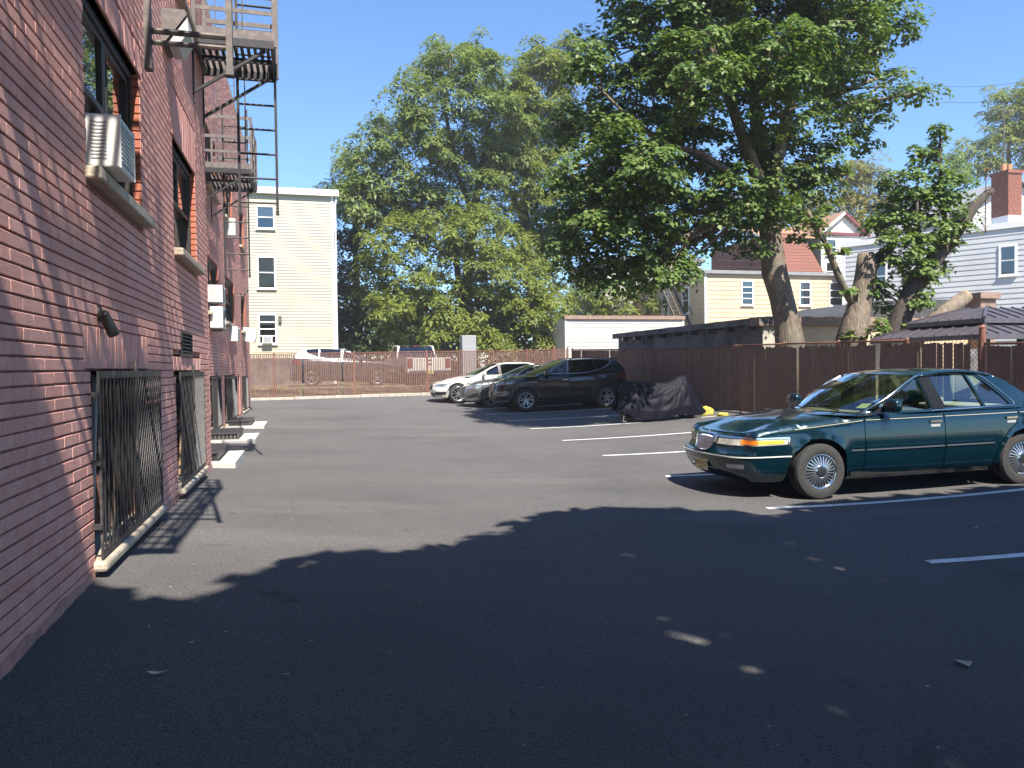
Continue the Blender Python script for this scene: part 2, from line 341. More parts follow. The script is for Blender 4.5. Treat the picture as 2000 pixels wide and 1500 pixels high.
mw = core(XA, -2.0, YC, opA); mw.quad((XA-0.0142,YC,-0.3),(-9,YC,-0.3),(-9,YC,ZR),(XA-0.0142,YC,ZR)); mw.quad((XA-0.0142,-2,-0.3),(-9,-2,-0.3),(-9,-2,ZR),(XA-0.0142,-2,ZR))
mw.build('wall', 'mortar', bld)
mb_ = core(XB, YC, YE, opB); mb_.quad((XB-0.0142,YE,-0.3),(-9,YE,-0.3),(-9,YE,ZR),(XB-0.0142,YE,ZR)); mb_.build('wall', 'mortar', bld)
MB().box((-9, -2, ZR), (XA-0.02, YC-0.02, ZR+0.25)).box((-9, YC-0.02, ZR), (XB-0.02, YE, ZR+0.25)).build('roof', 'concrete', bld)
# bricks: one bevelled block per brick
def brick_mesh(hy, hz, r, tilt):
    m = MB(); e = 0.0035; d = 0.03
    dx = lambda y, z: r+tilt[0]*y/hy*0.0006+tilt[1]*z/hz*0.0006
    F = [(y*(hy-e)/hy, z*(hz-e)/hz) for y, z in ((-hy,-hz),(hy,-hz),(hy,hz),(-hy,hz))]; O = [(-hy,-hz),(hy,-hz),(hy,hz),(-hy,hz)]
    m.v = [(dx(y, z), y, z) for y, z in F]+[(dx(y, z)-e, y, z) for y, z in O]+[(-d, y, z) for y, z in O]
    m.f = [(0,1,2,3)]+[(j, 4+j, 4+(j+1) % 4, (j+1) % 4) for j in range(4)]+[(4+j, 8+j, 8+(j+1) % 4, 4+(j+1) % 4) for j in range(4)]
    return m
rb = random.Random(11); allb = []
row = 0; z = Z0
ZTOP = 7.4
while z < ZTOP:
    ivs = [(0.4, YC)]
    for o in opA:
        if o[2] < z+CH-0.012 and o[3] > z+0.012:
            nv = []
            for a, b in ivs:
                if o[1] <= a or o[0] >= b: nv.append((a, b)); continue
                if o[0]-a > 0.03: nv.append((a, o[0]))
                if b-o[1] > 0.03: nv.append((o[1], b))
            ivs = nv
    for a, b in ivs:
        s = math.floor(a/BL)*BL+(0.5*BL if row % 2 else 0)-BL
        while s < b:
            c, d = max(a, s), min(b, s+BL)
            if d-c > 0.035 and z+CH > gz(XA, (c+d)/2)+0.05: allb.append(((c+d)/2, z+CH/2-0.004, (d-c)/2-0.0022, CH/2-0.0048))
            s += BL
    z += CH; row += 1
def area(b):
    u, v, zc = proj((XA, b[0], b[1]))
    if zc < 0.3 or not (-5 < u < 2005 and -5 < v < 1500): return 0
    u1 = proj((XA, b[0]-b[2], b[1]))[0]; u2 = proj((XA, b[0]+b[2], b[1]))[0]; return abs(u2-u1)*b[3]*2*FPX/zc
full = sorted([i for i, b in enumerate(allb) if b[2] > 0.13], key=lambda i: -area(allb[i]))[:300]; fs = set(full)
variants = []
for k in range(9):
    variants.append(brick_mesh(BL/2-0.0022, CH/2-0.0048, rb.uniform(-0.0008, 0.0010), (rb.uniform(-1, 1), rb.uniform(-1, 1))).mesh('brick', 'brick_paint'))
rest = MB()
for i, (y, zz, hy, hz) in enumerate(allb):
    if i in fs:
        o = link('brick', variants[rb.randrange(9)], bld); o.location = (0, y-YC, zz-bld.location.z+rb.uniform(-0.0012, 0.0012))
    else:
        q = brick_mesh(hy, hz, rb.uniform(-0.0008, 0.0010), (rb.uniform(-1, 1), rb.uniform(-1, 1))); rest.add(q, Matrix.Translation((XA, y, zz+rb.uniform(-0.0012, 0.0012))))
rest.build('bricks', 'brick_paint', bld, kind='stuff')
# soldier lintels
def soldiers(y0, y1, z0, z1, X, w=0.0663, m='brick_paint'):
    s = MB(); y = y0; k = 0
    while y < y1-0.02:
        q = brick_mesh((min(w, y1-y))/2-0.0022, (z1-z0)/2-0.004, rb.uniform(-0.003, 0.003), (rb.uniform(-1, 1), 0)); s.add(q, Matrix.Translation((X, y+min(w, y1-y)/2, (z0+z1)/2))); y += w
    s.build('soldier_course', m, bld, kind='stuff')
soldiers(4.80, 6.62, 1.665, 1.92, XA); soldiers(7.80, 9.74, 1.65, 1.79, XA); soldiers(7.98, 9.65, 3.935, 4.42, XA); soldiers(4.9, 6.6, 3.945, 4.16, XA)
# wall B: every course is a strip of its own
cs = MB(); z = Z0
while z < ZR-0.02:
    ivs = [(YC+0.01, YE)]
    for o in opB:
        if o[2] < z+CH-0.012 and o[3] > z+0.012:
            nv = []
            for a, b in ivs:
                if o[1] <= a or o[0] >= b: nv.append((a, b)); continue
                if o[0]-a > 0.03: nv.append((a, o[0]))
                if b-o[1] > 0.03: nv.append((o[1], b))
            ivs = nv
    for a, b in ivs:
        cuts = [a]; y = a+rb.uniform(0.1, 0.274)
        while y < b-0.05: cuts.append(y); y += BL
        cuts.append(b)
        for c, d in zip(cuts[:-1], cuts[1:]):
            r = rb.uniform(-0.002, 0.003); n = len(cs.v); c2, d2 = c+0.002, d-0.002
            cs.v += [(XB+r,c2,z+0.008),(XB+r,d2,z+0.008),(XB+r,d2,z+CH-0.004),(XB+r,c2,z+CH-0.004),(XB-0.02,c2,z+0.004),(XB-0.02,d2,z+0.004),(XB-0.02,d2,z+CH),(XB-0.02,c2,z+CH)]
            cs.f += [tuple(n+i for i in q) for q in ((0,1,2,3),(0,1,5,4),(1,2,6,5),(2,3,7,6),(3,0,4,7))]
    z += CH
cs.build('bricks', 'brick_paint', bld, kind='stuff')
# parging at the foot of the wall
pg = MB(); n = 120
for i in range(n):
    a, b = 0.5+(YC-0.5)*i/n, 0.5+(YC-0.5)*(i+1)/n
    if any(o[0]-0.02 < (a+b)/2 < o[1]+0.02 and o[2] < 0.6 for o in opA): continue
    h = lambda y: gz(XA, y)+0.05+0.02*math.sin(7*y)*math.sin(17*y+1)
    t = lambda y: 0.004+0.004*math.sin(11*y)+0.005*math.sin(29*y)
    pg.quad((XA+t(a)+0.008,a,gz(XA,a)-0.05),(XA+t(b)+0.008,b,gz(XA,b)-0.05),(XA+0.004,b,h(b)),(XA+0.004,a,h(a)))
pg.build('parging', 'parging', bld, smooth=True, kind='stuff')
# windows -----------------------------------------------------------------
def side_window(X, y0, y1, z0, z1, units=2, rec=0.075, sill=True, blind=False):
    f = MB(); t = 0.045; xi = X-rec
    def fr(a, b, c, d, tt=t, dx=0.0, dep=0.06):
        f.box((xi-dep+dx,a,c),(xi+dx,a+tt,d)); f.box((xi-dep+dx,b-tt,c),(xi+dx,b,d)); f.box((xi-dep+dx,a+tt,c),(xi+dx,b-tt,c+tt)); f.box((xi-dep+dx,a+tt,d-tt),(xi+dx,b-tt,d))
    fr(y0, y1, z0, z1, 0.06, 0.02, 0.09); w = (y1-y0-0.12)/units; panes = []
    for k in range(units):
        a, b = y0+0.06+k*w+0.004, y0+0.06+(k+1)*w-0.004; zm = z0+0.06+(z1-z0-0.12)*0.5
        fr(a, b, zm-0.02, z1-0.062, 0.04, 0.0, 0.035); fr(a, b, z0+0.062, zm+0.02, 0.04, -0.04, 0.035)
        panes += [(a+0.03, b-0.03, zm+0.01, z1-0.09, xi-0.02), (a+0.03, b-0.03, z0+0.09, zm-0.01, xi-0.06)]
    o = f.build('window', 'window_frame', bld)
    for a, b, c, d, x in panes:
        MB().box((x-0.004,a,c),(x,b,d)).build('pane', 'window_glass', o)
    MB().box((X-1.3,y0+0.01,z0),(X-0.34,y1-0.01,z1)).build('dark_backing', 'unlit_dark', o)
    if blind:
        c = MB(); c.grid(lambda a, b: (X-0.30+0.012*math.sin(a*40), y0+0.1+(y1-y0-0.2)*a, z0+0.5*(z1-z0)+(z1-z0)*0.45*b), 60, 2); c.build('blind', 'curtain', o)
    if sill:
        s = MB(); s.bbox((X-0.3,y0-0.04,z0-0.075),(X+0.085,y1+0.05,z0-0.002),0.012); s.build('sill', 'stone_sill', o)
    # reveal bricks at the far side of the opening
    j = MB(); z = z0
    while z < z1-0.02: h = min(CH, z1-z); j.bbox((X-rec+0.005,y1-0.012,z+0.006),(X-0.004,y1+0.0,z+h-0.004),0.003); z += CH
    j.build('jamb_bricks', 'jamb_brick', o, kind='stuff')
side_window(XA, 4.95, 6.52, 2.84, 3.94); side_window(XA, 8.03, 9.60, 2.84, 3.93, blind=True); side_window(XA, 8.4, 9.5, 5.5, 6.7)
for a, b, c, d in ((16.35,18.3,2.84,3.95),(19.8,22.2,2.84,3.97),(24.5,26.2,2.84,3.95),(19.8,22.2,5.42,6.6),(16.4,18.3,5.42,6.6),(24.5,26.2,5.42,6.6)): side_window(XB, a, b, c, d)
# basement openings with iron guards
def guard(X, y0, y1, ya, z0, z1, oy1, mesh_from, name='window_guard', sill=True):
    """frame y0..y1; wall opening ends at oy1; bars before mesh_from, diamond mesh after it"""
    xo = X+0.035; f = MB(); t = 0.03
    f.box((xo,y0,z0),(xo+0.012,y0+t,z1)).box((xo,y1-t,z0),(xo+0.012,y1,z1)).box((xo+0.001,y0+t,z0),(xo+0.011,y1-t,z0+0.04)).box((xo+0.001,y0+t,z1-0.045),(xo+0.011,y1-t,z1)).box((xo-0.003,mesh_from-0.02,z0),(xo+0.016,mesh_from+0.02,z1+0.07))
    for q in (0.16, 0.5, 0.86): f.box((X+0.006,y0-0.025,z0+(z1-z0)*q),(xo+0.014,y0+0.004,z0+(z1-z0)*q+0.03))
    for y in (mesh_from+(y1-mesh_from)*0.36, mesh_from+(y1-mesh_from)*0.7): f.box((xo-0.012,y-0.012,z0+0.02),(xo-0.001,y+0.012,z1-0.02))
    o = f.build(name, 'guard_iron', bld)
    n = max(3, int((mesh_from-y0)/0.085)); 
    for k in range(1, n):
        y = y0+(mesh_from-y0)*k/n; MB().box((xo+0.001,y-0.008,z0+0.03),(xo+0.011,y+0.008,z1-0.03)).build('bar', 'dark_iron', o)
    d = MB(); st = 0.085; L = y1-mesh_from-0.04; h = z1-z0-0.06; a0 = mesh_from+0.02; sl = 1.55
    for sgn in (1, -1):
        s = -h/sl if sgn == 1 else 0.0
        while s < (L if sgn == 1 else L+h/sl):
            p = []
            t0 = max(0, -s*sl) if sgn == 1 else max(0, (s-L)*sl); t1 = min(h, (L-s)*sl) if sgn == 1 else min(h, s*sl)
            if t1 > t0+0.02: d.bar((xo+0.004+0.003*sgn, a0+s+sgn*t0/sl, z0+0.03+t0), (xo+0.004+0.003*sgn, a0+s+sgn*t1/sl, z0+0.03+t1), 0.009, up=(1, 0, 0))
            s += st
    d.build('diamond_mesh', 'dark_iron', o, kind='stuff')
    # what is behind: near-black block for the unlit interior, old sash, leaning boards
    MB().box((X-0.9,y0+0.02,z0-0.03),(X-0.34,oy1-0.01,z1)).build('dark_backing', 'unlit_dark', o)
    s = MB(); zm = z0+(z1-z0)*0.48
    for q in (z0+0.02, zm, z1-0.08): s.box((X-0.24,y0+0.03,q),(X-0.19,oy1-0.03,q+0.05))
    for y in (y0+0.03, (y0+oy1)/2, oy1-0.09): s.box((X-0.245,y,z0+0.02),(X-0.185,y+0.05,z1-0.02))
    s.build('sash', 'window_frame', o); MB().box((X-0.222,y0+0.05,z0+0.03),(X-0.217,oy1-0.05,z1-0.04)).build('pane', 'window_glass', o)
    MB().bar((X-0.1,mesh_from-0.10,z0+0.02),(X-0.06,mesh_from-0.07,z1-0.1),0.07,0.02).build('leaning_board', 'plywood', o)
    for k, (yy, ln) in enumerate(((y0+0.18, 0.05), (y0+0.33, -0.06), (y0+0.47, 0.03))): MB().bar((X-0.13,yy,z0+0.02),(X-0.09,yy+ln,z1-0.05),0.05,0.02).build('leaning_board', 'grey_plastic', o)
    if sill:
        q = MB(); q.bbox((X-0.3,y0-0.02,z0-0.075),(X+0.075,y1+0.02,z0-0.012),0.02); q.build('sill', 'stone_sill', o, smooth=False)
guard(XA, 4.90, 6.86, 0, 0.565, 1.655, 6.50, 5.92)
guard(XA, 7.90, 9.68, 0, 0.54, 1.64, 9.60, 8.80)
for a, b, c, d in ((16.4,18.1,0.42,1.52),(19.2,22.1,0.40,1.49),(24.4,26.3,0.42,1.46)): guard(XB, a+0.02, b-0.02, 0, c, d, b, (a+b)/2)
MB().box((XB-0.2,23.02,0.42),(XB-0.1,23.53,1.47)).build('door', 'window_frame', bld)
# louvred vent
v = MB(); v.box((XA-0.05,8.27,1.79),(XA+0.012,8.31,2.06)).box((XA-0.05,8.99,1.79),(XA+0.012,9.03,2.06)).box((XA-0.05,8.31,1.79),(XA+0.011,8.99,1.83)).box((XA-0.05,8.31,2.03),(XA+0.011,8.99,2.06))
vo = v.build('vent', 'dark_iron', bld); MB().box((XA-0.3,8.29,1.8),(XA-0.045,9.01,2.05)).build('dark_backing', 'black', vo)
for k in range(5):
    zz = 1.845+k*0.038; MB().quad((XA-0.03,8.31,zz+0.03),(XA+0.012,8.31,zz),(XA+0.012,8.99,zz),(XA-0.03,8.99,zz+0.03)).build('louvre', 'grey_iron', vo)
# ------------------------------------------------------------------ fire escapes
def fire_escape(label, X, ya, yb, zf, yl, zfeet, xl0, xl1, rung=0.31, up=True, lm='dark_iron'):
    D_ = 0.91; xo = X+D_; t = thing('fire_escape', (X, (ya+yb)/2, zf), label, 'fire escape', 'fire escapes on the brick building')
    f = MB()
    for y in (ya, yb): f.bar((X, y, zf-0.03), (xo, y, zf-0.03), 0.045, 0.09)
    f.bar((xo-0.02, ya+0.023, zf-0.03), (xo-0.02, yb-0.023, zf-0.03), 0.045, 0.09); f.bar((X+0.03, ya+0.023, zf-0.03), (X+0.03, yb-0.023, zf-0.03), 0.045, 0.08)
    f.bar((X, (ya+yb)/2, zf-0.04), (xo-0.045, (ya+yb)/2, zf-0.04), 0.04, 0.05); f.build('platform_frame', 'dark_iron', t)
    n = 11
    for k in range(n):
        x = X+0.08+(D_-0.16)*k/(n-1); MB().box((x-0.019,ya+0.023,zf+0.0),(x+0.019,yb-0.023,zf+0.02)).build('platform_slat', 'dark_iron', t)
    for y in (ya+0.05, yb-0.05): MB().bar((X+0.01,y,zf-0.62),(xo-0.1,y,zf-0.08),0.045,0.03).bar((X+0.008,y,zf-0.75),(X+0.008,y,zf-0.08),0.05,0.02).build('bracket', 'dark_iron', t)
    top = zf+1.0
    for x, y in ((X+0.03,ya),(xo,ya),(xo,(ya+yb)/2),(xo,yb),(X+0.03,yb)): MB().box((x-0.022,y-0.022,zf-0.05),(x+0.022,y+0.022,top+0.02)).build('rail_post', 'grey_iron', t)
    for hz, hw in ((0.05, 0.11), (0.32, 0.05), (0.6, 0.06), (0.97, 0.06)):
        MB().box((X+0.052,ya-0.006,zf+hz-hw/2+0.02),(xo-0.022,ya+0.006,zf+hz+hw/2+0.02)).build('rail', 'grey_iron', t)
        MB().box((X+0.052,yb-0.006,zf+hz-hw/2+0.02),(xo-0.022,yb+0.006,zf+hz+hw/2+0.02)).build('rail', 'grey_iron', t)
        MB().box((xo-0.006,ya+0.022,zf+hz-hw/2+0.02),(xo+0.006,yb-0.022,zf+hz+hw/2+0.02)).build('rail', 'dark_iron', t)
    lad = MB()
    for x in (xl0, xl1): lad.box((x-0.016,yl-0.028,zfeet),(x+0.016,yl+0.028,zf+1.25)); lad.box((x-0.02,yl-0.03,zfeet-0.03),(x+0.02,yl+0.03,zfeet+0.02))
    lo = lad.build('ladder', lm, t); zz = zfeet+0.12
    while zz < zf+1.2: MB().tube([(xl0,yl,zz),(xl1,yl,zz)],0.014,6).build('rung', lm, lo); zz += rung
    if up:                                   # thin gooseneck ladder that goes on to the roof
        g2 = MB(); yu = yb-0.25
        for x in (X+0.18, X+0.52): g2.tube([(x,yu,zf),(x,yu,ZR+0.9)],0.012,6)
        go = g2.build('roof_ladder', 'grey_iron', t); zz = zf+0.2
        while zz < ZR+0.8: MB().tube([(X+0.18,yu,zz),(X+0.52,yu,zz)],0.008,6).build('rung', 'grey_iron', go); zz += 0.31
    # weight and chain
    MB().tube([(xl0+0.08,yl-0.06,zf+0.9),(xl0+0.075,yl-0.065,zf+0.3),(xl0+0.09,yl-0.06,zf-0.4),(xl0+0.08,yl-0.06,zf-1.1)],0.008,6).build('chain', 'grey_iron', t)
    return t
fire_escape('nearest fire escape, only the foot of its ladder below the top edge', XA, 1.7, 4.75, 5.5, 4.5, 3.29, -0.78, -0.37, up=False, lm='grey_iron')
MB().tube([(-0.78,4.5,3.47),(-0.37,4.5,3.47)],0.016,6).build('rung', 'grey_iron', [o for o in bpy.data.objects if o.name == 'ladder'][0])
fire_escape('black iron fire escape platform at the top, its ladder hanging below', XA, 9.56, 11.0-0.42, 5.5, 10.35, 3.66, -0.765, -0.31, up=False)
fire_escape('farther fire escape, lower in the picture, behind the hanging ladder', XB, 15.7, 17.3, 5.5, 16.0, 3.5, -1.48, -1.03)
# ------------------------------------------------------------------ things on the wall
def window_ac(label, X, y0, y1, z0, z1, out, group='window air conditioners'):
    t = thing('air_conditioner', (X, (y0+y1)/2, z0), label, 'air conditioner', group); xo = X+out
    MB().bbox((X-0.12,y0,z0),(xo,y1,z1),0.012).build('housing', 'white_plastic', t)
    n = 11
    for k in range(n):
        zz = z0+0.05+(z1-z0-0.1)*k/(n-1); MB().box((X+0.015,y0-0.004,zz-0.004),(xo-0.07,y0+0.001,zz+0.004)).build('louvre', 'grey_plastic', t)
    MB().box((xo-0.001,y0+0.025,z0+0.03),(xo+0.003,y1-0.025,z1-0.03)).build('grille', 'grey_plastic', t)
    for k in range(9):
        zz = z0+0.05+(z1-z0-0.1)*k/8; MB().box((xo+0.002,y0+0.03,zz-0.003),(xo+0.008,y1-0.03,zz+0.003)).build('fin', 'white_plastic', t)
    [MB().box((xo-0.002,q,z0),(xo+0.006,q+0.02,z1)).build('edge_trim', 'white_plastic', t) for q in (y0, y1-0.02)]
    return t
window_ac('large white air conditioner in the nearest window, over its stone sill', XA, 4.98, 5.37, 2.85, 3.16, 0.17)
window_ac('small white air conditioner above the round fan condenser on the wall', XB, 16.42, 17.0, 3.02, 3.36, 0.26)
window_ac('grey white air conditioner under the second far window', XB, 20.6, 21.2, 2.38, 2.75, 0.2)
window_ac('upper air conditioner behind the far fire escape ladder', XB, 20.3, 20.9, 5.0, 5.42, 0.22)
t = thing('condenser_unit', (XB, 16.7, 2.5), 'grey condenser with round fan hung on the brick wall', 'condenser'); MB().bbox((XB+0.02,16.42,2.5),(XB+0.26,17.05,2.93),0.015).build('housing', 'white_plastic', t)
fr = MB(); fr.lathe([(0.155,0.0),(0.17,0.0),(0.17,0.02),(0.155,0.02)], 24, 'x', (XB+0.26,16.75,2.71), closed=True); fr.build('fan_guard', 'grey_plastic', t)
MB().lathe([(0.001,0.004),(0.15,0.004)], 20, 'x', (XB+0.26,16.75,2.71)).build('fan', 'dark_plastic', t); MB().bar((XB,16.5,2.47),(XB+0.28,16.5,2.47),0.03).bar((XB,16.95,2.47),(XB+0.28,16.95,2.47),0.03).build('bracket', 'grey_iron', t)
# spot lamp over the first guard
t = thing('wall_spotlight', (XA, 5.2, 1.95), 'dark metal spotlight tilted down above the first barred window', 'lamp'); a, b = Vector((XA+0.035,5.09,2.0)), Vector((XA+0.075,5.16,1.875))
MB().tube([a-(b-a)*0.08, a, b], [0.018,0.030,0.034], 14).build('lamp_body', 'dark_iron', t, smooth=True, sharp=40); MB().tube([a+Vector((0.0,0.02,-0.02)), (XA-0.01,5.13,2.0)], 0.014, 8).lathe([(0.001,0.012),(0.05,0.012),(0.05,0)], 16, 'x', (XA,5.13,2.0)).build('mount', 'dark_iron', t)
# flood light
mat('lamp_glass', (0.45,0.47,0.48), 0.25, spec=0.6)
t = thing('flood_light', (XA, 8.3, 4.8), 'bronze wall flood light with angled glass under the fire escape', 'lamp')
MB().prism([(XA,4.92),(XA+0.20,4.92),(XA+0.22,4.88),(XA+0.03,4.62),(XA,4.62)], 'y', 7.55, 7.95).build('housing', 'grey_iron', t)
MB().prism([(XA+0.05,4.61),(XA+0.22,4.865),(XA+0.23,4.74),(XA+0.14,4.60)], 'y', 7.57, 7.93).build('lens', 'lamp_glass', t)
FLP = MB().prism([(XB,2.56),(XB+0.3,2.5),(XB+0.36,2.62),(XB+0.36,2.94),(XB,2.98)], 'y', 25.2, 25.7).build('wall_lamp', 'white_plastic', None); tag(FLP, 'pale grey boxy lamp near the far end of the brick wall', 'lamp')
t = thing('satellite_dish', (XB+0.3, 23.0, 3.9), 'small grey satellite dish high on the far brick wall', 'dish'); d = MB(); d.lathe([(0.001,0.0),(0.05,0.006),(0.10,0.02),(0.13,0.036)], 24, 'x', (XB+0.22,22.9,3.90)); d.build('dish', 'grey_plastic', t, smooth=True)
MB().tube([(XB,23.05,3.75),(XB+0.2,23.05,3.75),(XB+0.33,22.95,3.93)], 0.016, 6).build('arm', 'grey_iron', t)
# cellar hatches along the far wall
for lab, ya, yb, xi, xo, xd in (('nearest cellar hatch, short black box in an L-shaped pale concrete kerb',10.75,12.3,XB,-0.92,-1.17),('middle cellar hatch, long black lid with pale concrete end',15.2,16.8,XB,-0.95,-1.28),('farthest cellar hatch, thin black grate with pale concrete end',19.0,20.7,XB,-0.97,-1.30)):
    z = gz(-1.3, ya); t = thing('cellar_hatch', (-1.4, (ya+yb)/2, z), lab, 'hatch', 'cellar hatches'); c = MB()
    c.bbox((xi,ya,z-0.1),(xo,ya+0.22,z+0.06),0.012); c.bbox((xd+0.02,ya+0.222,z-0.1),(xo,yb,z+0.058),0.012); c.build('concrete_kerb', 'concrete_new', t)
    m = MB(); m.box((xi,ya+0.225,z-0.05),(xd,yb-0.05,z+0.15)); m.build('box', 'dark_iron', t); l = MB(); l.bbox((xi,ya+0.20,z+0.152),(xd+0.02,yb-0.03,z+0.178),0.005); l.build('lid', 'dark_iron', t)
    for k in range(8): MB().box((xi+0.03+0.07*k,ya+0.215,z+0.063),(xi+0.05+0.07*k,ya+0.224,z+0.15)).build('bar', 'grey_iron', t)
# ------------------------------------------------------------------ houses beyond the fences
mat('siding_yellow', (0.48,0.455,0.335), 0.6, var=((0.8,(0.44,0.415,0.30),0.4,0.65),))
mat('siding_beige', (0.58,0.45,0.30), 0.6, var=((1.2,(0.53,0.41,0.265),0.4,0.65),(3,(0.52,0.40,0.26),0.6,0.75,(1,1,0.15))))
mat('siding_grey', (0.56,0.57,0.575), 0.6, var=((1.0,(0.50,0.51,0.515),0.4,0.65),))
mat('siding_white', (0.58,0.56,0.51), 0.6, var=((1.5,(0.52,0.50,0.45),0.4,0.65),))
mat('white_trim', (0.78,0.78,0.77), 0.5)
mat('roof_red', (0.21,0.085,0.06), 0.85, var=((3,(0.17,0.07,0.05),0.4,0.65,(0.3,0.3,4)),(20,(0.26,0.11,0.08),0.5,0.7)), bump=((30,0.4,0.01),))
mat('roof_tan', (0.34,0.20,0.115), 0.85, var=((4,(0.26,0.15,0.09),0.4,0.65),(26,(0.40,0.26,0.16),0.5,0.7)), bump=((30,0.4,0.01),))
mat('roof_grey', (0.26,0.27,0.28), 0.85, var=((5,(0.20,0.21,0.22),0.4,0.65),))
mat('tar', (0.045,0.045,0.05), 0.8, var=((4,(0.08,0.078,0.078),0.45,0.7),), bump=((12,0.4,0.02),))
mat('stucco_dark', (0.21,0.195,0.185), 0.9, var=((1.5,(0.07,0.068,0.07),0.4,0.65),(9,(0.15,0.14,0.13),0.58,0.72)), bump=((25,0.4,0.01),))
mat('stucco_tan', (0.60,0.48,0.32), 0.9, var=((1.2,(0.53,0.42,0.27),0.4,0.65),(8,(0.66,0.55,0.40),0.55,0.7)), bump=((30,0.3,0.01),))
mat('coping', (0.30,0.20,0.155), 0.9, var=((6,(0.22,0.15,0.12),0.4,0.65),(22,(0.42,0.31,0.25),0.55,0.7)), bump=((20,0.6,0.02),))
mat('red_brick', (0.26,0.095,0.062), 0.85, var=((9,(0.16,0.065,0.05),0.4,0.65),)); mat('light_mortar', (0.48,0.43,0.38), 0.9)
mat('clay', (0.50,0.27,0.14), 0.8); mat('maroon_trim', (0.16,0.045,0.05), 0.6)
mat('gazebo_metal', (0.115,0.105,0.125), 0.4, metal=0.4, var=((6,(0.15,0.13,0.14),0.45,0.65),))
glass_mat('far_glass', (0.55,0.60,0.62), 1.5); mat('shade', (0.50,0.52,0.52), 0.9)
class Wall:
    """a wall from P0 to P1 in plan; s runs along it, o outwards (to the left of P0->P1 is inside)"""
    def __init__(s, P0, P1): s.p = Vector((P0[0], P0[1], 0)); d = Vector((P1[0]-P0[0], P1[1]-P0[1], 0)); s.L = d.length; s.d = d.normalized(); s.n = Vector((s.d.y, -s.d.x, 0))
    def at(s, a, o, z): q = s.p+s.d*a+s.n*o; return (q.x, q.y, z)
    def box(s, m, a0, a1, o0, o1, z0, z1):
        n = len(m.v); m.v += [s.at(a0,o0,z0),s.at(a1,o0,z0),s.at(a1,o1,z0),s.at(a0,o1,z0),s.at(a0,o0,z1),s.at(a1,o0,z1),s.at(a1,o1,z1),s.at(a0,o1,z1)]
        m.f += [tuple(n+i for i in q) for q in ((0,3,2,1),(4,5,6,7),(0,1,5,4),(1,2,6,5),(2,3,7,6),(3,0,4,7))]; return m
def siding(par, W, z0, z1, bh, m, single=False, ext=lambda z: None):
    S = MB(); z = z0
    while z < z1-0.01:
        h = min(bh, z1-z); e = ext(z+h*0.5) or (0, W.L); q = MB()
        q.v = [W.at(e[0],0.026,z),W.at(e[1],0.026,z),W.at(e[1],0.004,z+h),W.at(e[0],0.004,z+h),W.at(e[0],-0.02,z),W.at(e[1],-0.02,z),W.at(e[1],-0.02,z+h),W.at(e[0],-0.02,z+h)]
        q.f = [(0,1,2,3),(4,5,1,0),(3,2,6,7),(0,3,7,4),(1,5,6,2)]
        if single: q.build('clapboard', m, par)
        else: S.add(q)
        z += h
    if S.v: S.build('clapboards', m, par, kind='stuff')
def win(par, W, a, z0, z1, wd, rails=1, frame='white_trim', sill=True, shade=0.0, ac=False, t=0.07):
    f = MB(); a0, a1 = a, a+wd
    W.box(f,a0-t,a0,0.0,0.07,z0-t,z1+t); W.box(f,a1,a1+t,0.0,0.07,z0-t,z1+t); W.box(f,a0,a1,0.0,0.068,z1,z1+t); W.box(f,a0,a1,0.0,0.068,z0-t,z0)
    for k in range(rails): zz = z0+(z1-z0)*(k+1)/(rails+1); W.box(f,a0,a1,0.03,0.058,zz-0.025,zz+0.025)
    o = f.build('window', frame, par)
    for k in range(rails+1):
        za, zb = z0+(z1-z0)*k/(rails+1)+0.02, z0+(z1-z0)*(k+1)/(rails+1)-0.02
        W.box(MB(),a0+0.01,a1-0.01,0.034,0.038,za,zb).build('pane', 'far_glass', o)
    W.box(MB(),a0+0.005,a1-0.005,0.027,0.029,z0+0.01,z1-0.01).build('dark_backing', 'unlit_dark', o)  # dark sheet behind the glass in place of an unlit interior
    if shade: W.box(MB(),a0+0.02,a1-0.02,0.0295,0.032,z1-(z1-z0)*shade,z1-0.01).build('blind', 'shade', o)
    if sill: W.box(MB(),a0-t-0.03,a1+t+0.03,0.0,0.12,z0-t-0.05,z0-t-0.002).build('sill', frame, o)
    return o
def box_house(name, loc, label, corners, z0, z1, wallmat, trim=None):
    t = thing(name, loc, label, 'house'); m = MB(); m.prism(corners, 'z', z0, z1); m.build('wall', wallmat, t); return t
# pale yellow three storey house
Y = 39.0; t = box_house('yellow_house', (-1, 39, 0.9), 'pale yellow three storey house with white trimmed windows behind the fence', [(-7,Y+0.02),(1.43,Y+0.02),(1.43,Y+11),(-7,Y+11)], 0.3, 10.25, 'siding_yellow')
W = Wall((-7, Y), (1.35, Y)); siding(t, W, 2.2, 10.1, 0.142, 'siding_yellow')
W.box(MB(),-0.0,W.L,-0.02,0.05,0.3,2.2).build('foundation', 'stucco_dark', t)
W.box(MB(),W.L-0.0,W.L+0.12,0.0,0.045,0.3,10.12).build('corner_board', 'white_trim', t)
W.box(MB(),-0.2,W.L+0.38,-0.3,0.22,10.12,10.42).build('cornice', 'white_trim', t)
for za, zb, r, s in ((8.5,9.48,1,0.55),(5.62,7.05,1,0.95),(2.95,4.28,3,0.35)): win(t, W, 7-2.10, za, zb, 0.72, rails=r, shade=s)
o = thing('far_air_conditioner', (-1.72, 38.9, 2.9), 'small air conditioner in the lowest window of the yellow house', 'air conditioner', 'window air conditioners'); W.box(MB(),7-1.98,7-1.52,0.02,0.32,2.92,3.26).build('housing', 'white_plastic', o); W.box(MB(),7-1.94,7-1.56,0.32,0.325,2.95,3.23).build('grille', 'grey_plastic', o)
W.box(MB(),7-1.22,7-1.08,0.03,0.16,3.95,4.25).build('porch_lamp', 'grey_iron', t)
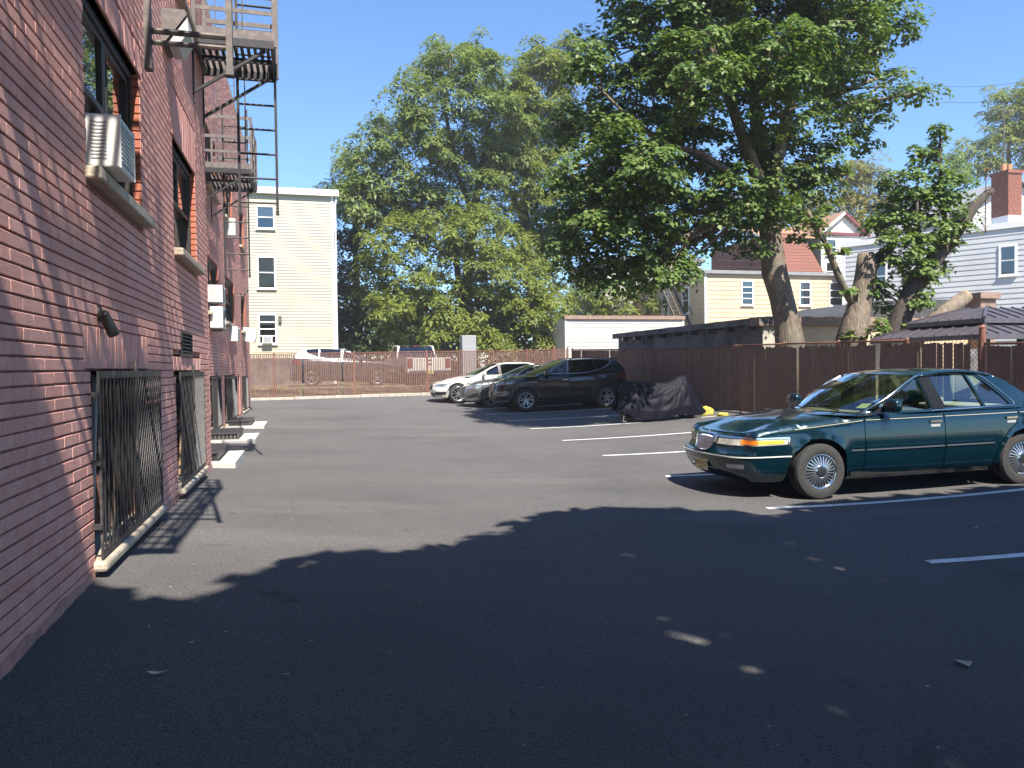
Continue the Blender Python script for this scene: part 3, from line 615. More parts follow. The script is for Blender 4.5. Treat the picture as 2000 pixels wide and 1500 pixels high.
dp = MB(); dp.tube([(1.62,Y-0.05,10.1),(1.55,Y-0.06,9.7),(1.53,Y-0.06,5.6),(1.53,Y-0.06,2.4)],0.045,8); dp.build('downspout', 'white_trim', t)
# white clapboard shed
t = box_house('white_shed', (15, 36, 0.9), 'low white clapboard shed behind the corner of the two fences', [(12.45,36.02),(18.8,36.02),(18.8,41),(12.45,41)], 0.3, 4.0, 'siding_white')
W = Wall((12.45, 36), (18.8, 36)); siding(t, W, 0.9, 3.95, 0.19, 'siding_white', single=True)
W.box(MB(),-0.1,W.L+0.1,-0.3,0.12,3.95,4.13).build('roof_edge', 'coping', t); W.box(MB(),-0.06,0.03,0.0,0.05,0.9,3.95).build('corner_board', 'white_trim', t); W.box(MB(),W.L-0.03,W.L+0.07,0,0.05,0.9,4.0).build('corner_board', 'white_trim', t)
# dark garage with the tan end wall
t = box_house('garage', (14, 19, 0.25), 'flat roofed garage with dark side wall and tan end wall beyond the fence', [(12.4,19.03),(19.5,19.03),(19.5,29.3),(12.4,29.3)], -0.2, 2.72, 'stucco_dark')
MB().box((12.42,19.0,-0.2),(19.5,19.028,2.70)).build('end_wall', 'stucco_tan', t)
MB().box((12.38,18.97,-0.2),(12.95,18.998,2.70)).build('pilaster', 'concrete', t)
rf = MB(); rf.v = []; 
for i in range(30):
    a = 12.2+(19.6-12.2)*i/30; b = 12.2+(19.6-12.2)*(i+1)/30; j = 0.02*math.sin(i*2.3); rf.box((a,18.86,2.70+j*0.3),(b-0.004,19.35,2.94+j))
rf.build('coping', 'coping', t, kind='stuff')
MB().box((12.22,18.85,2.74),(12.7,29.5,2.93)).build('roof_edge', 'stucco_dark', t); MB().box((12.7,19.35,2.73),(19.6,29.4,2.86)).build('roof', 'tar', t)
for k in range(9): MB().box((12.16,19.4+k*1.12,2.60),(12.4,19.5+k*1.12,2.72)).build('rafter_end', 'stucco_dark', t)
c = MB(); bh, bl = 0.085, 0.22
def brick_stack(name_, par, x0, x1, y0, y1, z0, z1, bh, bl, bm='red_brick', mm='light_mortar', single=True):
    MB().box((x0+0.012,y0+0.012,z0),(x1-0.012,y1-0.012,z1)).build('core', mm, par); z = z0; r = 0; S = MB()
    while z < z1-bh*0.4:
        for (a0, a1, side) in ((x0, x1, 'y'), (y0, y1, 'x')):
            a = a0-(bl/2 if r % 2 else 0)
            while a < a1-0.01:
                q0, q1 = max(a0, a)+0.006, min(a1, a+bl)-0.006
                if q1-q0 > 0.03:
                    q = MB()
                    if side == 'y': q.box((q0,y0-0.003*(r % 3),z+0.006),(q1,y0+0.03,z+bh-0.006))
                    else: q.box((x0-0.003*(r % 3)-0.002,q0,z+0.006),(x0+0.03,q1,z+bh-0.006))
                    if single: q.build('brick', bm, par)
                    else: S.add(q)
                a += bl
        z += bh; r += 1
    if S.v: S.build('bricks', bm, par, kind='stuff')
t = thing('stub_chimney', (19.8, 18.7, 2.7), 'short weathered stone chimney at the right end of the garage roof', 'chimney'); brick_stack('', t, 19.55, 20.1, 18.6, 19.2, 2.0, 3.5, 0.15, 0.28, bm='coping', mm='concrete'); MB().box((19.45,18.5,3.5),(20.2,19.3,3.68)).build('cap', 'coping', t)
t = thing('flat_roof_shed', (22, 26, 0.2), 'black tarred flat roof rising behind the tan garage wall', 'roof'); MB().prism([(17.3,2.86),(26.5,3.2),(26.5,4.1),(21.0,3.95)], 'y', 24.5, 29.2).build('roof', 'tar', t); MB().box((17.8,24.6,0),(26.4,29.1,2.85)).build('wall', 'stucco_dark', t)
# beige house with the red mansard
Y = 38.0; t = box_house('beige_house', (25, 38, 0.3), 'beige clapboard house with red mansard roof behind the maple trunk', [(21.19,Y+0.02),(30.2,Y+0.02),(30.2,Y+9),(21.19,Y+9)], 0, 6.62, 'siding_beige')
W = Wall((21.2, Y), (30.2, Y)); siding(t, W, 1.5, 6.6, 0.247, 'siding_beige', single=True); W.box(MB(),-0.03,0.1,0,0.05,1.5,6.6).build('corner_board', 'white_trim', t)
W2 = Wall((21.18, Y+9), (21.18, Y)); siding(t, W2, 1.5, 6.6, 0.247, 'siding_beige')
gm = MB(); gm.box((21.0,Y-0.2,6.60),(30.3,Y+0.05,6.78)); gm.build('gutter', 'roof_grey', t); MB().box((21.05,Y+0.05,6.62),(30.2,Y+9.1,6.72)).build('flat_roof', 'roof_grey', t)
for u, r in ((1449, 3), (1562, 2), (1620, 2)):
    a = onY(u, 570, Y).x-21.2; win(t, W, a, 4.95, 6.2, 0.62 if u < 1600 else 0.95, rails=r, shade=0.25)
for a in (1.6, 4.2, 6.6): win(t, W2, 9-a-0.8, 4.6, 6.0, 0.7, rails=1)
mr = MB(); mr.v = [(25.7,Y+0.4,6.72),(29.2,Y+0.4,6.72),(28.3,Y+1.2,9.05),(25.5,Y+1.2,9.0)]; mr.f = [(0,1,2,3)]; me = thing('mansard_base', (27, Y, 6.7), None, None)
bpy.data.objects.remove(me)
# shingle courses of the red mansard
z = 6.72; k = 0
while z < 9.02:
    f0 = (z-6.72)/2.3; f1 = min(1, (z+0.19-6.72)/2.3); xl0, xr0, y0 = 25.75-0.25*f0, 29.15-0.8*f0, Y+0.4+0.8*f0; xl1, xr1, y1 = 25.75-0.25*f1, 29.15-0.8*f1, Y+0.4+0.8*f1
    q = MB(); q.v = [(xl0,y0-0.02,z),(xr0,y0-0.02,z),(xr1,y1+0.0,z+0.2),(xl1,y1+0.0,z+0.2),(xl0,y0+0.05,z),(xr0,y0+0.05,z)]; q.f = [(0,1,2,3),(4,5,1,0)]; q.build('shingle_course', 'roof_red', t); z += 0.19
MB().prism([(Y+0.45,6.72),(Y+1.3,9.02),(Y+7,9.02),(Y+7,6.72)], 'x', 25.6, 28.4).build('mansard_core', 'roof_red', t)
s = MB(); s.quad((29.2,Y+0.42,6.72),(28.36,Y+1.22,9.02),(28.6,Y+4,9.02),(29.4,Y+4,6.72)); s.build('mansard_side', 'tar', t)
u = MB(); u.quad((25.3,Y+1.1,9.0),(30.2,Y+1.1,9.0),(30.2,Y+4.2,10.0),(25.9,Y+4.2,10.0)); u.quad((25.3,Y+1.1,8.93),(30.2,Y+1.1,8.93),(30.2,Y+1.1,9.0),(25.3,Y+1.1,9.0)); u.build('upper_roof', 'roof_tan', t)
MB().tube([(28.6,Y+2,9.2),(28.6,Y+2,10.0)],0.05,8).build('vent_pipe', 'tar', t)
# gabled dormer house
t = thing('gabled_house', (30.9, 39, 0.3), 'cream gabled house end with maroon trim next to the red mansard', 'house')
m = MB(); m.prism([(29.35,2.0),(32.3,2.0),(32.3,9.2),(29.35,9.2)], 'y', Y+1.02, Y+7); m.build('wall', 'siding_beige', t); W = Wall((29.35, Y+1), (32.3, Y+1)); siding(t, W, 5.5, 9.15, 0.25, 'siding_white', single=True)
siding(t, W, 9.3, 10.25, 0.2, 'siding_white', single=True, ext=lambda z: (1.475-(10.4-z)*1.35, 1.475+(10.4-z)*1.35))
W.box(MB(),-0.15,W.L+0.15,0.0,0.14,9.14,9.30).build('eave_trim', 'maroon_trim', t)
for sgn in (-1, 1):
    q = MB(); xa = 30.825; q.v = [(xa,Y+0.75,10.55),(xa+sgn*1.75,Y+0.75,9.22),(xa+sgn*1.75,Y+7,9.22),(xa,Y+7,10.55),(xa,Y+0.75,10.43),(xa+sgn*1.68,Y+0.75,9.14),(xa+sgn*1.68,Y+7,9.14),(xa,Y+7,10.43)]; q.f = [(0,1,2,3),(4,5,1,0),(4,5,6,7)]; q.build('roof_slope', 'roof_tan', t)
    MB().bar((xa+sgn*0.02,Y+0.72,10.42),(xa+sgn*1.72,Y+0.72,9.12),0.05,0.14).build('bargeboard', 'maroon_trim' if sgn > 0 else 'white_trim', t)
win(t, W, 0.35, 8.0, 8.85, 0.62, shade=0.3); win(t, W, 1.95, 8.0, 8.85, 0.62, shade=0.3); win(t, W, 0.35, 6.5, 7.5, 0.62)
# grey clapboard house, seen at an angle
A_, B_ = Vector((29.5, 37.2, 0)), Vector((35.6, 26.6, 0)); W = Wall(A_, B_); nrm = W.n
t = thing('grey_house', tuple(A_), 'light grey clapboard house with white parapet on the right', 'house'); back = [(A_-nrm*0.03), (B_-nrm*0.03), (B_-nrm*9), (A_-nrm*9)]
m = MB(); m.prism([(q.x, q.y) for q in back], 'z', 0, 8.2); m.build('wall', 'siding_grey', t); siding(t, W, 2.6, 8.12, 0.26, 'siding_grey', single=True)
W.box(MB(),-0.1,W.L,-0.3,0.09,8.12,8.42).build('parapet', 'white_trim', t); W.box(MB(),-0.08,0.06,-0.02,0.05,2.6,8.1).build('corner_board', 'white_trim', t)
def along(u, v):                       # where a picture column meets that wall
    d = ray(u, v); n = W.n; k = (W.p-EYE).dot(n)/d.dot(n); q = EYE+d*k; return (q-W.p).dot(W.d), q.z
a0, z1 = along(1951, 484); a1, z0 = along(1982, 534); win(t, W, a0+0.1, z0, z1, (a1-a0)*0.85, rails=1, shade=0.45, t=0.1)
a0, z1 = along(1700, 520); win(t, W, a0, z1-1.2, z1, 0.8, rails=1)
# chimney and antenna on that house
ca, cz = along(1942, 430); P = Vector(W.at(ca, -1.0, 8.2)); t = thing('brick_chimney', tuple(P), 'red brick chimney with clay pots on the grey house roof', 'chimney')
brick_stack('', t, P.x, P.x+0.85, P.y-0.5, P.y+0.5, 8.9, 11.0, 0.11, 0.26, single=True); MB().box((P.x-0.06,P.y-0.56,11.0),(P.x+0.91,P.y+0.56,11.16)).build('cap', 'red_brick', t); MB().box((P.x+0.01,P.y-0.49,8.3),(P.x+0.84,P.y+0.49,8.9)).build('base', 'white_trim', t)
for dx in (0.24, 0.6): MB().lathe([(0.13,11.16),(0.15,11.55),(0.11,11.55),(0.09,11.2)], 10, 'z', (P.x+dx,P.y,0)).build('clay_pot', 'clay', t)
t = thing('antenna', (P.x+0.6, P.y+0.3, 11.1), 'thin roof antenna mast standing on the brick chimney', 'antenna'); q = MB(); q.tube([(P.x+0.6,P.y+0.3,10.8),(P.x+0.6,P.y+0.3,14.6)],0.025,6); q.build('mast', 'grey_iron', t)
for k, L in enumerate((0.9, 0.75, 0.6, 0.5)): MB().tube([(P.x+0.6-0.9+k*0.5,P.y+0.3-L,14.4),(P.x+0.6-0.9+k*0.5,P.y+0.3+L,14.4)],0.014,5).build('element', 'grey_iron', t)
MB().tube([(P.x-0.5,P.y+0.3,14.4),(P.x+1.4,P.y+0.3,14.4)],0.016,5).build('boom', 'grey_iron', t)
# house behind the chimney
t = thing('gable_roof_house', (44, 41, 0), 'grey sided house with pale gable roof behind the chimney', 'house'); m = MB(); m.prism([(40.6,5),(51,5),(51,10.8),(45.8,13.6),(40.6,10.8)], 'y', 41, 52); m.build('wall', 'siding_grey', t)
for sgn in (-1, 1): q = MB(); q.v = [(45.8,40.6,13.75),(45.8+sgn*5.6,40.6,10.75),(45.8+sgn*5.6,52,10.75),(45.8,52,13.75),(45.8,40.6,13.6),(45.8+sgn*5.6,40.6,10.6)]; q.f = [(0,1,2,3),(4,5,1,0)]; q.build('roof_slope', 'roof_grey', t)
W3 = Wall((40.6, 41), (51, 41)); siding(t, W3, 8, 10.7, 0.28, 'siding_grey'); win(t, W3, 1.0, 8.4, 10.2, 1.0)
# railing by the mansard, roof clutter
t = thing('white_house', (23, 46, 0), 'white sided house half hidden behind the maple leaves', 'house'); MB().box((19,47,0),(26,54,8.6)).build('wall', 'siding_white', t); W4 = Wall((19, 47), (26, 47)); siding(t, W4, 6.5, 8.5, 0.26, 'siding_white'); win(t, W4, 2.2, 7.0, 8.3, 0.8); MB().box((18.8,46.8,8.5),(26.2,54,8.75)).build('roof', 'roof_grey', t)
t = thing('roof_railing', (23.5, 38.4, 6.72), 'thin black railing on the beige house flat roof', 'railing')
for k in range(6): MB().tube([(22.2+k*0.62,Y+0.3,6.72),(22.2+k*0.62,Y+0.3,7.75)],0.018,5).build('post', 'dark_iron', t)
for zz in (7.05,7.4,7.73): MB().tube([(22.2,Y+0.3,zz),(25.3,Y+0.3,zz)],0.014,5).build('rail', 'dark_iron', t)
t = thing('outside_stair', (20.7, 40, 3), 'rusty iron outside stair on the left side of the beige house', 'stair')
for k in range(9): MB().box((20.35,39.3+k*0.24,3.6+k*0.28),(21.1,39.52+k*0.24,3.63+k*0.28)).build('tread', 'grey_iron', t)
for xx in (20.35, 21.1): MB().bar((xx,39.2,3.5),(xx,41.5,6.1),0.05,0.14).build('stringer', 'grey_iron', t); MB().bar((xx,39.2,4.4),(xx,41.5,7.0),0.035).build('handrail', 'grey_iron', t)
for k in range(4): MB().bar((20.35,39.2,0.5),(20.35,39.2,3.6),0.05).build('post', 'fence_paint', t) if k == 0 else None
# gazebo with a two tier metal roof
gx0, gx1, gy0, gy1 = 12.95, 17.4, 12.2, 15.4; t = thing('gazebo', ((gx0+gx1)/2, (gy0+gy1)/2, 0.2), 'gazebo with two tier ribbed dark metal roof beyond the gate', 'gazebo')
def tier(x0, x1, y0, y1, z0, ix, iy, z1, par):
    a = [(x0,y0,z0),(x1,y0,z0),(x1,y1,z0),(x0,y1,z0)]; b = [(x0+ix,y0+iy,z1),(x1-ix,y0+iy,z1),(x1-ix,y1-iy,z1),(x0+ix,y1-iy,z1)]
    m = MB()
    for k in range(4): m.quad(a[k], a[(k+1) % 4], b[(k+1) % 4], b[k])
    m.quad(*b); m.box((x0-0.02,y0-0.02,z0-0.10),(x1+0.02,y0+0.01,z0-0.003)); m.box((x0-0.02,y0+0.01,z0-0.10),(x0+0.01,y1,z0-0.003)); o = m.build('roof_tier', 'gazebo_metal', par)
    for k in range(4):
        A, B, Cc, Dd = [Vector(q) for q in (a[k], a[(k+1) % 4], b[(k+1) % 4], b[k])]; n = max(4, int((B-A).length/0.3))
        for i in range(1, n):
            p = A.lerp(B, i/n); up = ((Dd-A)-(B-A).normalized()*(Dd-A).dot((B-A).normalized())); L = 1.0
            for f in (A-Dd, B-Cc): pass
            e0 = (p-A).dot((B-A).normalized()); lim = min(1, e0/max(1e-3, (Dd-A).dot((B-A).normalized())), ((B-A).length-e0)/max(1e-3, (B-Cc).dot((B-A).normalized())))
            MB().bar(p+Vector((0,0,0.012)), p+up*lim+Vector((0,0,0.012)), 0.022, 0.03).build('rib', 'gazebo_metal', o)
        MB().bar(A+Vector((0,0,0.015)), Dd+Vector((0,0,0.015)), 0.06, 0.05).build('hip', 'gazebo_metal', o)
tier(gx0, gx1, gy0, gy1, 2.17, 0.75, 0.75, 2.44, t); tier(gx0+0.55, gx1-0.55, gy0+0.55, gy1-0.55, 2.52, 0.85, 0.75, 2.80, t)
for x in (gx0+0.25, gx1-0.25):
    for y in (gy0+0.25, gy1-0.25): MB().box((x-0.06,y-0.06,0.15),(x+0.06,y+0.06,2.2)).build('post', 'dark_iron', t)
MB().box((gx0+0.8,gy0+0.8,2.40),(gx1-0.8,gy1-0.8,2.55)).build('vent_frame', 'dark_iron', t)

for lab, (u0, v0), (u1, v1) in (('upper overhead wire crossing the sky at far right', (1830, 168), (2060, 148)), ('lower overhead wire crossing the sky at far right', (1790, 196), (2060, 186))):
    a, b = onY(u0, v0, 47), onY(u1, v1, 40); t = thing('overhead_wire', tuple(b), lab, 'wire', 'overhead wires'); MB().tube([a.lerp(b, k/16)+Vector((0, 0, -1.2*(1-(2*k/16-1)**2)*0.25)) for k in range(17)], 0.011, 5).build('cable', 'dark_plastic', t)
# ------------------------------------------------------------------ trees
mat('bark', (0.20,0.155,0.115), 0.9, var=((4,(0.13,0.10,0.075),0.4,0.65,(1,1,0.2)),(16,(0.30,0.24,0.185),0.52,0.7,(1,1,0.35)),(1.5,(0.16,0.15,0.11),0.55,0.7)), bump=((22,1.0,0.05,(1,1,0.16)),(70,0.6,0.015,(1,1,0.4))))
mat('bark_dark', (0.06,0.048,0.04), 0.9, var=((12,(0.10,0.08,0.065),0.5,0.7,(1,1,0.3)),), bump=((25,0.8,0.03,(1,1,0.2)),))
mat('cut_wood', (0.36,0.27,0.17), 0.85, var=((14,(0.27,0.19,0.115),0.4,0.65),), bump=((40,0.4,0.01),))
leaf_mat('leaf_maple', (0.066,0.125,0.034), (0.165,0.245,0.062), (0.28,0.25,0.09), 0.38)
leaf_mat('leaf_locust', (0.14,0.185,0.036), (0.265,0.315,0.066), (0.33,0.31,0.09), 0.5)
leaf_mat('leaf_high', (0.125,0.180,0.050), (0.235,0.300,0.080), (0.29,0.29,0.11), 0.48)
leaf_mat('leaf_dark', (0.04,0.075,0.03), (0.08,0.125,0.045), (0.13,0.14,0.06), 0.35)  # darker green: shade among the back trees put into the leaf colour
leaf_mat('leaf_yellow', (0.14,0.15,0.028), (0.27,0.24,0.04), (0.30,0.23,0.05), 0.42)
leaf_mat('leaf_sprout', (0.09,0.16,0.038), (0.19,0.275,0.065), (0.20,0.24,0.06), 0.40)
leaf_mat('leaf_brown', (0.22,0.11,0.045), (0.34,0.18,0.08), (0.4,0.24,0.12), 0.25)
# leaf outlines: half widths along the midrib, as (t along, w across)
LEAF_MAPLE = [(0,0),(0.22,0.50),(0.55,0.34),(1.0,0.0)]
LEAF_WIDE = [(0,0),(0.35,0.42),(1.0,0.0)]
LEAF_LANCE = [(0,0),(0.3,0.17),(1.0,0.0)]
def leaf_cloud(name, pos, nrm, size, shape, m, parent, fold=0.18, kind=None, axis=None, rng=RNG):
    """pos Nx3, nrm Nx3: one folded leaf at every point"""
    N = len(pos); k = len(shape)
    nrm = nrm/np.maximum(1e-6, np.linalg.norm(nrm, axis=1))[:, None]
    if axis is None: axis = rng.normal(size=(N, 3)); axis[:, 2] -= 0.9
    a = axis-nrm*(axis*nrm).sum(1)[:, None]; a /= np.maximum(1e-6, np.linalg.norm(a, axis=1))[:, None]
    b = np.cross(nrm, a); sz = size*rng.uniform(0.6, 1.25, N)
    V = []
    for t, w in shape: V.append(pos+a*(t*sz)[:, None]-nrm*(0.10*t*t*sz)[:, None])                       # midrib
    for sgn in (1, -1):
        for t, w in shape[1:-1]: V.append(pos+a*(t*sz)[:, None]+b*(sgn*w*sz)[:, None]+nrm*((fold*w-0.10*t*t)*sz)[:, None])
    V = np.stack(V, 1); per = V.shape[1]; faces = []
    L = list(range(k)); A = [0]+list(range(k, k+k-2))+[k-1]; B = [0]+list(range(k+k-2, k+2*(k-2)))+[k-1]
    for j in range(k-1):
        for S, fl in ((A, 0), (B, 1)):
            q = [L[j], L[j+1], S[j+1], S[j]]; q = [x for i, x in enumerate(q) if x not in q[:i]]
            faces.append(q[::-1] if fl else q)
    fl = [f for f in faces]; cnt = np.array([len(f) for f in fl]); idx = np.concatenate([np.array(f) for f in fl])
    loops = (idx[None, :]+(np.arange(N)*per)[:, None]).ravel(); starts = np.concatenate([[0], np.cumsum(np.tile(cnt, N))[:-1]])
    me = bpy.data.meshes.new(name); off = np.array(parent['_o']) if (parent is not None and parent.get('_o') is not None) else 0
    me.vertices.add(N*per); me.vertices.foreach_set('co', (V.reshape(-1, 3)-off).astype(np.float32).ravel())
    me.loops.add(len(loops)); me.loops.foreach_set('vertex_index', loops.astype(np.int32))
    me.polygons.add(len(starts)); me.polygons.foreach_set('loop_start', starts.astype(np.int32))
    me.update(calc_edges=True); at = me.attributes.new('tint', 'FLOAT', 'FACE')
    at.data.foreach_set('value', np.repeat(np.clip(rng.random(N)*0.85+rng.normal(0, 0.12, N), 0, 1), len(cnt)).astype(np.float32))
    me.materials.append(MATS[m]); return link(name, me, parent, kind)
def clump_leaves(C, rad, per, centre, droop=0.35, flat=0.55, rng=RNG):
    """C: clump centres (Nx3), rad: radii; leaves lie on the domed outside of every clump"""
    N = len(C); n = N*per; ci = np.repeat(np.arange(N), per)
    d = rng.normal(size=(n, 3)); d /= np.linalg.norm(d, axis=1)[:, None]; d[:, 2] = np.where(d[:, 2] < -0.25, -d[:, 2], d[:, 2])
    r = rad[ci]*rng.uniform(0.45, 1.05, n)**0.6
    P = C[ci]+d*r[:, None]*np.array([1, 1, flat]); P[:, 2] -= droop*(r/rad[ci])**2*rad[ci]*np.hypot(d[:, 0], d[:, 1])
    out = C[ci]-centre[ci]; out /= np.maximum(0.1, np.linalg.norm(out, axis=1))[:, None]
    nr = d*0.55+out*0.45+np.array([0, 0, 0.55])-0.45*np.array(LDIR)+rng.normal(0, 0.38, (n, 3)); return P, nr
def lobes_from_px(spec, Ybase, jitter=1.2):
    """(u, v, radius px[, dY]) -> centre, radius in metres"""
    out = []
    for s in spec:
        u, v, r = s[:3]; Y = Ybase+(s[3] if len(s) > 3 else random.uniform(-jitter, jitter)); P = onY(u, v, Y); zc = (P-EYE).dot(CF); out.append((P, r*zc/FPX))
    return out
def make_tree(name, loc, label, lobes, trunk, m, shape, leaf, per_area, clump_r, group=None, bark='bark', limbs=True, per=26, branch_r=0.012, droop=0.35, seed=1, inner=0.25, kind=None, minz=-9):
    rng = np.random.default_rng(seed); t = thing(name, loc, label, 'tree', group); tk = MB()
    for pts, rr in trunk: tk.tube(pts, rr, 14)
    if trunk: tk.build('trunk', bark, t, smooth=True)
    nodes = [Vector(p) for pts, rr in trunk for p in pts[1:]]
    nodes = [a.lerp(b, f) for pts, rr in trunk for a, b in zip(map(Vector, pts[:-1]), map(Vector, pts[1:])) for f in (0.35, 0.7, 1.0)]
    nodes = [q for q in nodes if q.z > minz]; C = []; Rr = []; CE = []; br = MB()
    for P, r in lobes:
        n = max(3, int(per_area*r*r)); d = rng.normal(size=(n, 3)); d /= np.linalg.norm(d, axis=1)[:, None]
        rr = r*np.where(rng.random(n) < inner, rng.uniform(0.3, 0.8, n), rng.uniform(0.82, 1.06, n))
        c = np.array(P)+d*rr[:, None]*np.array([1, 1, 0.9]); C.append(c); Rr.append(clump_r*rng.uniform(0.6, 1.35, n)); CE.append(np.tile(np.array(P)-np.array([0, 0, 0.25*r]), (n, 1)))
        if limbs and nodes:
            b = min(nodes, key=lambda q: (q-P).length+max(0, q.z-P.z)*1.5); mid = b.lerp(P, 0.5)+Vector((rng.normal(), rng.normal(), rng.normal()))*0.12*r
            L = (P-b).length; r0 = min(0.085, 0.02+0.012*L); br.tube([b, mid, P], [r0, r0*0.7, r0*0.4], 7)
            for q in c[:max(3, n//3)]:
                q = Vector(q); s = mid.lerp(P, rng.uniform(0.1, 1.0)); e = s.lerp(q, 0.55)+Vector((rng.normal(), rng.normal(), rng.normal()))*0.08*r; br.tube([s, e, q], [branch_r*2.0, branch_r*1.3, branch_r*0.5], 5, cap=False)
    if br.v: br.build('branches', bark, t, smooth=True, kind='stuff')
    C = np.concatenate(C); Rr = np.concatenate(Rr); CE = np.concatenate(CE)
    P, nr = clump_leaves(C, Rr, per, CE, droop, rng=rng); leaf_cloud('crown', P, nr, leaf, shape, m, t, rng=rng, kind='stuff')
    return t
def pxpath(pts, Y0, Y1=None):
    Y1 = Y0 if Y1 is None else Y1; n = len(pts); out = []
    for i, (u, v) in enumerate(pts): out.append(onY(u, v, Y0+(Y1-Y0)*i/max(1, n-1)))
    return out
# the big maple beyond the side fence
YM = 17.4
base = onY(1545, 690, YM)
trunk = [([(base.x+0.03,YM,0.1)]+pxpath([(1543,672),(1537,630),(1526,580),(1512,530),(1506,470),(1497,400),(1490,330),(1478,250),(1470,150)], YM, YM+0.3), [0.42,0.37,0.32,0.30,0.32,0.27,0.25,0.22,0.17,0.12,0.07]),
         (pxpath([(1500,420),(1520,300),(1545,200),(1570,100),(1590,-20)], YM, YM-0.6), [0.2,0.16,0.13,0.10,0.06]),
         (pxpath([(1497,400),(1455,280),(1420,180),(1380,60)], YM, YM-1.2), [0.2,0.15,0.11,0.06]),
         (pxpath([(1500,420),(1440,350),(1370,300),(1290,280)], YM, YM-0.8), [0.15,0.11,0.08,0.05]),
         (pxpath([(1490,330),(1530,260),(1620,190),(1720,150)], YM, YM+0.8), [0.15,0.12,0.08,0.05])]
ML = [(1215,95,80),(1330,50,120),(1470,30,130),(1610,45,120),(1715,55,78),(1745,170,42),(1790,182,26),(1150,235,72),(1130,130,45),(1270,210,105),(1400,180,105),(1530,210,80),(1640,180,75),(1690,245,50),(1120,330,55),(1200,340,88),(1320,320,88),(1430,300,60),(1530,310,62),(1600,310,52),(1130,440,66),(1225,440,84),(1325,410,66),(1130,520,44),(1215,520,58),(1290,500,62),(1330,520,36),(1420,430,52),(1490,400,52),(1560,380,55),(1610,350,40),(1450,480,34),(1560,440,36),(1300,-90,140),(1440,-140,150),(1590,-110,140),(1700,-60,90),(1280,430,70,1.5),(1190,430,70,-1.5),(1160,380,60,1.0),(1270,380,70,-1.8),(1400,400,45,-1.0),(1450,360,50,-1.5),(1370,470,36,0.5),(1250,540,40,0.8),(1180,540,36,-0.8),(1100,480,36),(1520,380,40,-1.2),(1510,110,90,-2.2),(1350,140,90,-2.4),(1250,300,80,-2.2),(1420,90,90,2.5),(1600,100,90,2.2),(1210,220,80,2.2)]
make_tree('maple_tree', (base.x, YM, 0.15), 'big dark green maple tree standing behind the side fence', lobes_from_px(ML, YM, 1.3), trunk, 'leaf_maple', LEAF_WIDE, 0.125, 31, 0.38, per=84, minz=5.6, seed=3, branch_r=0.012, droop=0.45)
# pollarded tree with cut limbs, and its leafy neighbour
YP = 16.4; b2 = onY(1665, 690, YP)
t = thing('pollarded_tree', (b2.x, YP, 0.15), 'pollarded pale trunk with one bare limb and a sawn top', 'tree')
MB().tube([(b2.x,YP,0.1)]+pxpath([(1662,660),(1676,610),(1690,550),(1692,520),(1691,494)], YP), [0.40,0.36,0.30,0.27,0.24,0.19], 14).build('trunk', 'bark', t, smooth=True)
MB().tube(pxpath([(1676,606),(1655,575),(1636,535),(1610,470),(1590,440),(1578,412)], YP, YP-0.3), [0.12,0.10,0.085,0.07,0.06,0.045], 10).build('limb', 'bark', t, smooth=True)
MB().tube(pxpath([(1692,530),(1715,505),(1735,488),(1750,470)], YP, YP+0.3), [0.2,0.15,0.13,0.10], 10).build('limb', 'bark_dark', t, smooth=True)
MB().tube(pxpath([(1700,560),(1712,553)], YP-0.2), [0.06,0.05], 8).build('limb_stub', 'bark', t, smooth=True)
rng = np.random.default_rng(5)
C = np.array([list(onY(u, v, YP-0.2)) for u, v in ((1662,570),(1600,480),(1640,490),(1610,410),(1586,430),(1660,655),(1600,440))]); Pp, nr = clump_leaves(C, np.full(len(C), 0.22), 26, C-np.array([0, 0, 0.2]), rng=rng); leaf_cloud('sprouts', Pp, nr, 0.2, LEAF_MAPLE, 'leaf_sprout', t, rng=rng, kind='stuff')
YQ = 16.0; b3 = onY(1745, 690, YQ)
SL = [(1790,500,42),(1835,490,40),(1800,540,34),(1760,480,40),(1750,420,42),(1790,410,45),(1850,440,40),(1830,370,40),(1760,360,34),(1880,420,26),(1720,440,30),(1780,580,30),(1740,600,22),(1715,640,20),(1760,640,18),(1700,560,18),(1870,370,26),(1820,310,26),(1790,330,20),(1840,270,14),(1833,290,12),(1790,295,12),(1735,560,24),(1835,250,8)]
make_tree('sprouting_tree', (b3.x, YQ, 0.15), 'leafy sprouting tree leaning right in front of the grey house', lobes_from_px(SL, YQ, 0.5), [([(b3.x-0.05,YQ,0.1)]+pxpath([(1745,660),(1760,620),(1785,560),(1830,500),(1870,450),(1905,400),(1928,378),(1938,372)], YQ, YQ-0.2), [0.34,0.28,0.25,0.23,0.2,0.16,0.12,0.1,0.08]), (pxpath([(1800,540),(1795,470),(1790,380)], YQ), [0.10,0.07,0.03]), (pxpath([(1850,475),(1838,360),(1836,250)], YQ), [0.08,0.05,0.02])], 'leaf_sprout', LEAF_WIDE, 0.115, 80, 0.22, per=44, seed=9, bark='bark_dark', branch_r=0.008, droop=0.5)
t = thing('cut_limb', tuple(onY(1790, 660, 15.6)), 'sawn off pale tree limb slanting up over the fence', 'limb'); MB().tube(pxpath([(1770,690),(1800,650),(1840,612),(1885,580)], 15.5, 15.3), [0.2,0.19,0.175,0.165], 12).build('limb', 'bark', t, smooth=True)
e0, e1 = onY(1883, 581, 15.31), onY(1889, 577, 15.30); MB().tube([e0, e1], [0.166, 0.160], 12).build('sawn_end', 'cut_wood', t)
